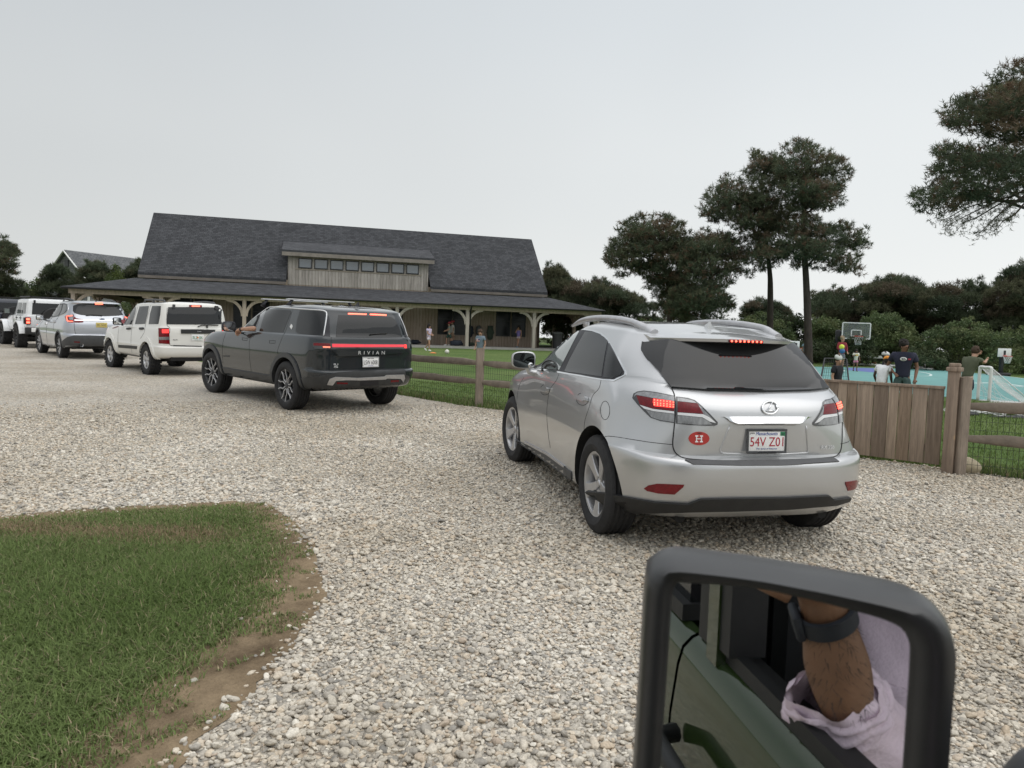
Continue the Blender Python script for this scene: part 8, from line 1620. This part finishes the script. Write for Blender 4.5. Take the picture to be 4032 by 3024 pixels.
# balls and cones on the grass and court
for px, r, c, lb in ((ZK((684, 560)), .12, (.65, .20, .06), 'orange ball on the court beside the small girl'), (ZK((806, 568)), .12, (.42, .13, .05), 'brown ball under the far net'), (ZP((605, 568)), .11, (.68, .66, .6), 'white ball on the clubhouse lawn')):
    g_ = gnd(*px); b = MB(); b.ball((0, 0, 0), r, 18, 12); o = b.build('ball', mat('ball_c%.2f' % c[0], c, .6, var=.1), None, True); o.location = (g_[0], g_[1], g_[2]+r); tag(o, lb, 'ball')
g_ = gnd(*ZP((478, 560))); b = MB(); b.lathe([(0, .05), (.03, .05), (.17, .012), (.17, 0), (0, 0)], 20, 'z'); o = b.build('disc_cone', mat('cone_orange', (.75, .2, .04), .6, var=.1), None, True, 40); o.location = tuple(g_); tag(o, 'flat orange marker cone on the lawn by the lilac girl', 'cone')
# gear lying on the grass beside the goal
root = empty('folded_net', tuple(gnd(*ZK((2020, 1035))))); tag(root, 'white net and black bag heaped on the grass beside the small goal', 'net'); b = MB(); r_ = random.Random(2)
for k in range(46): x, y = r_.uniform(-.8, .9), r_.uniform(-.35, .45); q = [(x+r_.uniform(-.3, .3), y+r_.uniform(-.2, .2), abs(r_.gauss(.05, .05))+.01) for _ in range(4)]; b.tube(cr(q, 4), .008, 4)
b.tube([(-.7, .1, .05), (.2, .2, .08), (1.0, -.15, .05)], .03, 6); b.build('net_heap', M_net, root, True); b = MB(); b.ball((-.95, -.15, .02), .3, 14, 8, (1.1, .5, .25)); b.ball((.1, -.35, .0), .3, 14, 8, (2.2, .4, .14)); b.build('bag', M_blackpl, root, True)
# porch clutter
def lump(name, label, cat, loc, r, sc_, m, group=None, seed=0):
    b = MB(); b.ball((0, 0, 0), r, 16, 10, sc_); bm = bmesh.new(); me = b.mesh(name); bm.from_mesh(me); rr = random.Random(seed); a = [rr.uniform(0, 6) for _ in range(4)]
    for v in bm.verts: v.co *= 1+.14*sin(v.co.x*19+a[0])*cos(v.co.z*17+a[1])+.08*sin(v.co.z*31+a[2])
    bm.to_mesh(me); bm.free(); o = link(name, me, m, None, True); o.location = loc; o.rotation_euler.z = BTH; tag(o, label, cat, group); return o
M_bag = [mat('bag_navy', (.02, .025, .04), .8, var=.2), mat('bag_green', (.05, .07, .05), .8, var=.2), mat('bag_grey', (.10, .11, .11), .8, var=.2)]
lump('backpack', 'dark backpack hanging on the porch wall right of the middle post', 'bag', BW(21.45, 2.70, 1.85), .28, (.8, .5, 1.25), M_bag[0], 'bags on the porch', 1); lump('backpack', 'grey-green backpack and coat hanging next to the dark backpack', 'bag', BW(22.0, 2.70, 1.9), .27, (.7, .5, 1.35), M_bag[2], 'bags on the porch', 2)
lump('backpack', 'bulky dark backpack hanging left of the right-hand porch windows', 'bag', BW(22.75, 2.70, 1.8), .30, (.8, .5, 1.5), M_bag[1], 'bags on the porch', 3)
lump('bag', 'black bag on the porch floor under the left window', 'bag', BW(17.9, 2.2, 1.06), .3, (1.15, .6, .5), M_bag[0], 'bags on the porch', 4); lump('bag', 'large navy bag on the porch floor at the walkers feet', 'bag', BW(20.15, .5, 1.10), .36, (1.15, .7, .5), M_bag[0], 'bags on the porch', 5); lump('bag', 'dark bag on the porch floor right of the downpipe', 'bag', BW(21.4, 2.3, 1.03), .25, (1.2, .6, .5), M_bag[1], 'bags on the porch', 6)
p = BW(26.9, 1.6, .92); root = empty('litter_bin', tuple(p)); tag(root, 'dark grey litter bin with a grey lid at the right end of the porch', 'bin'); b = MB(); b.lathe([(0, 0), (.27, 0), (.33, .95), (0, .95)], 24, 'z'); b.build('bin_body', M_greypl, root, True, 40); b = MB(); b.lathe([(0, 1.08), (.26, 1.06), (.36, .98), (.36, .95), (0, .95)], 24, 'z'); b.build('bin_lid', mat('lid_grey', (.22, .23, .23), .6, var=.1), root, True, 40)
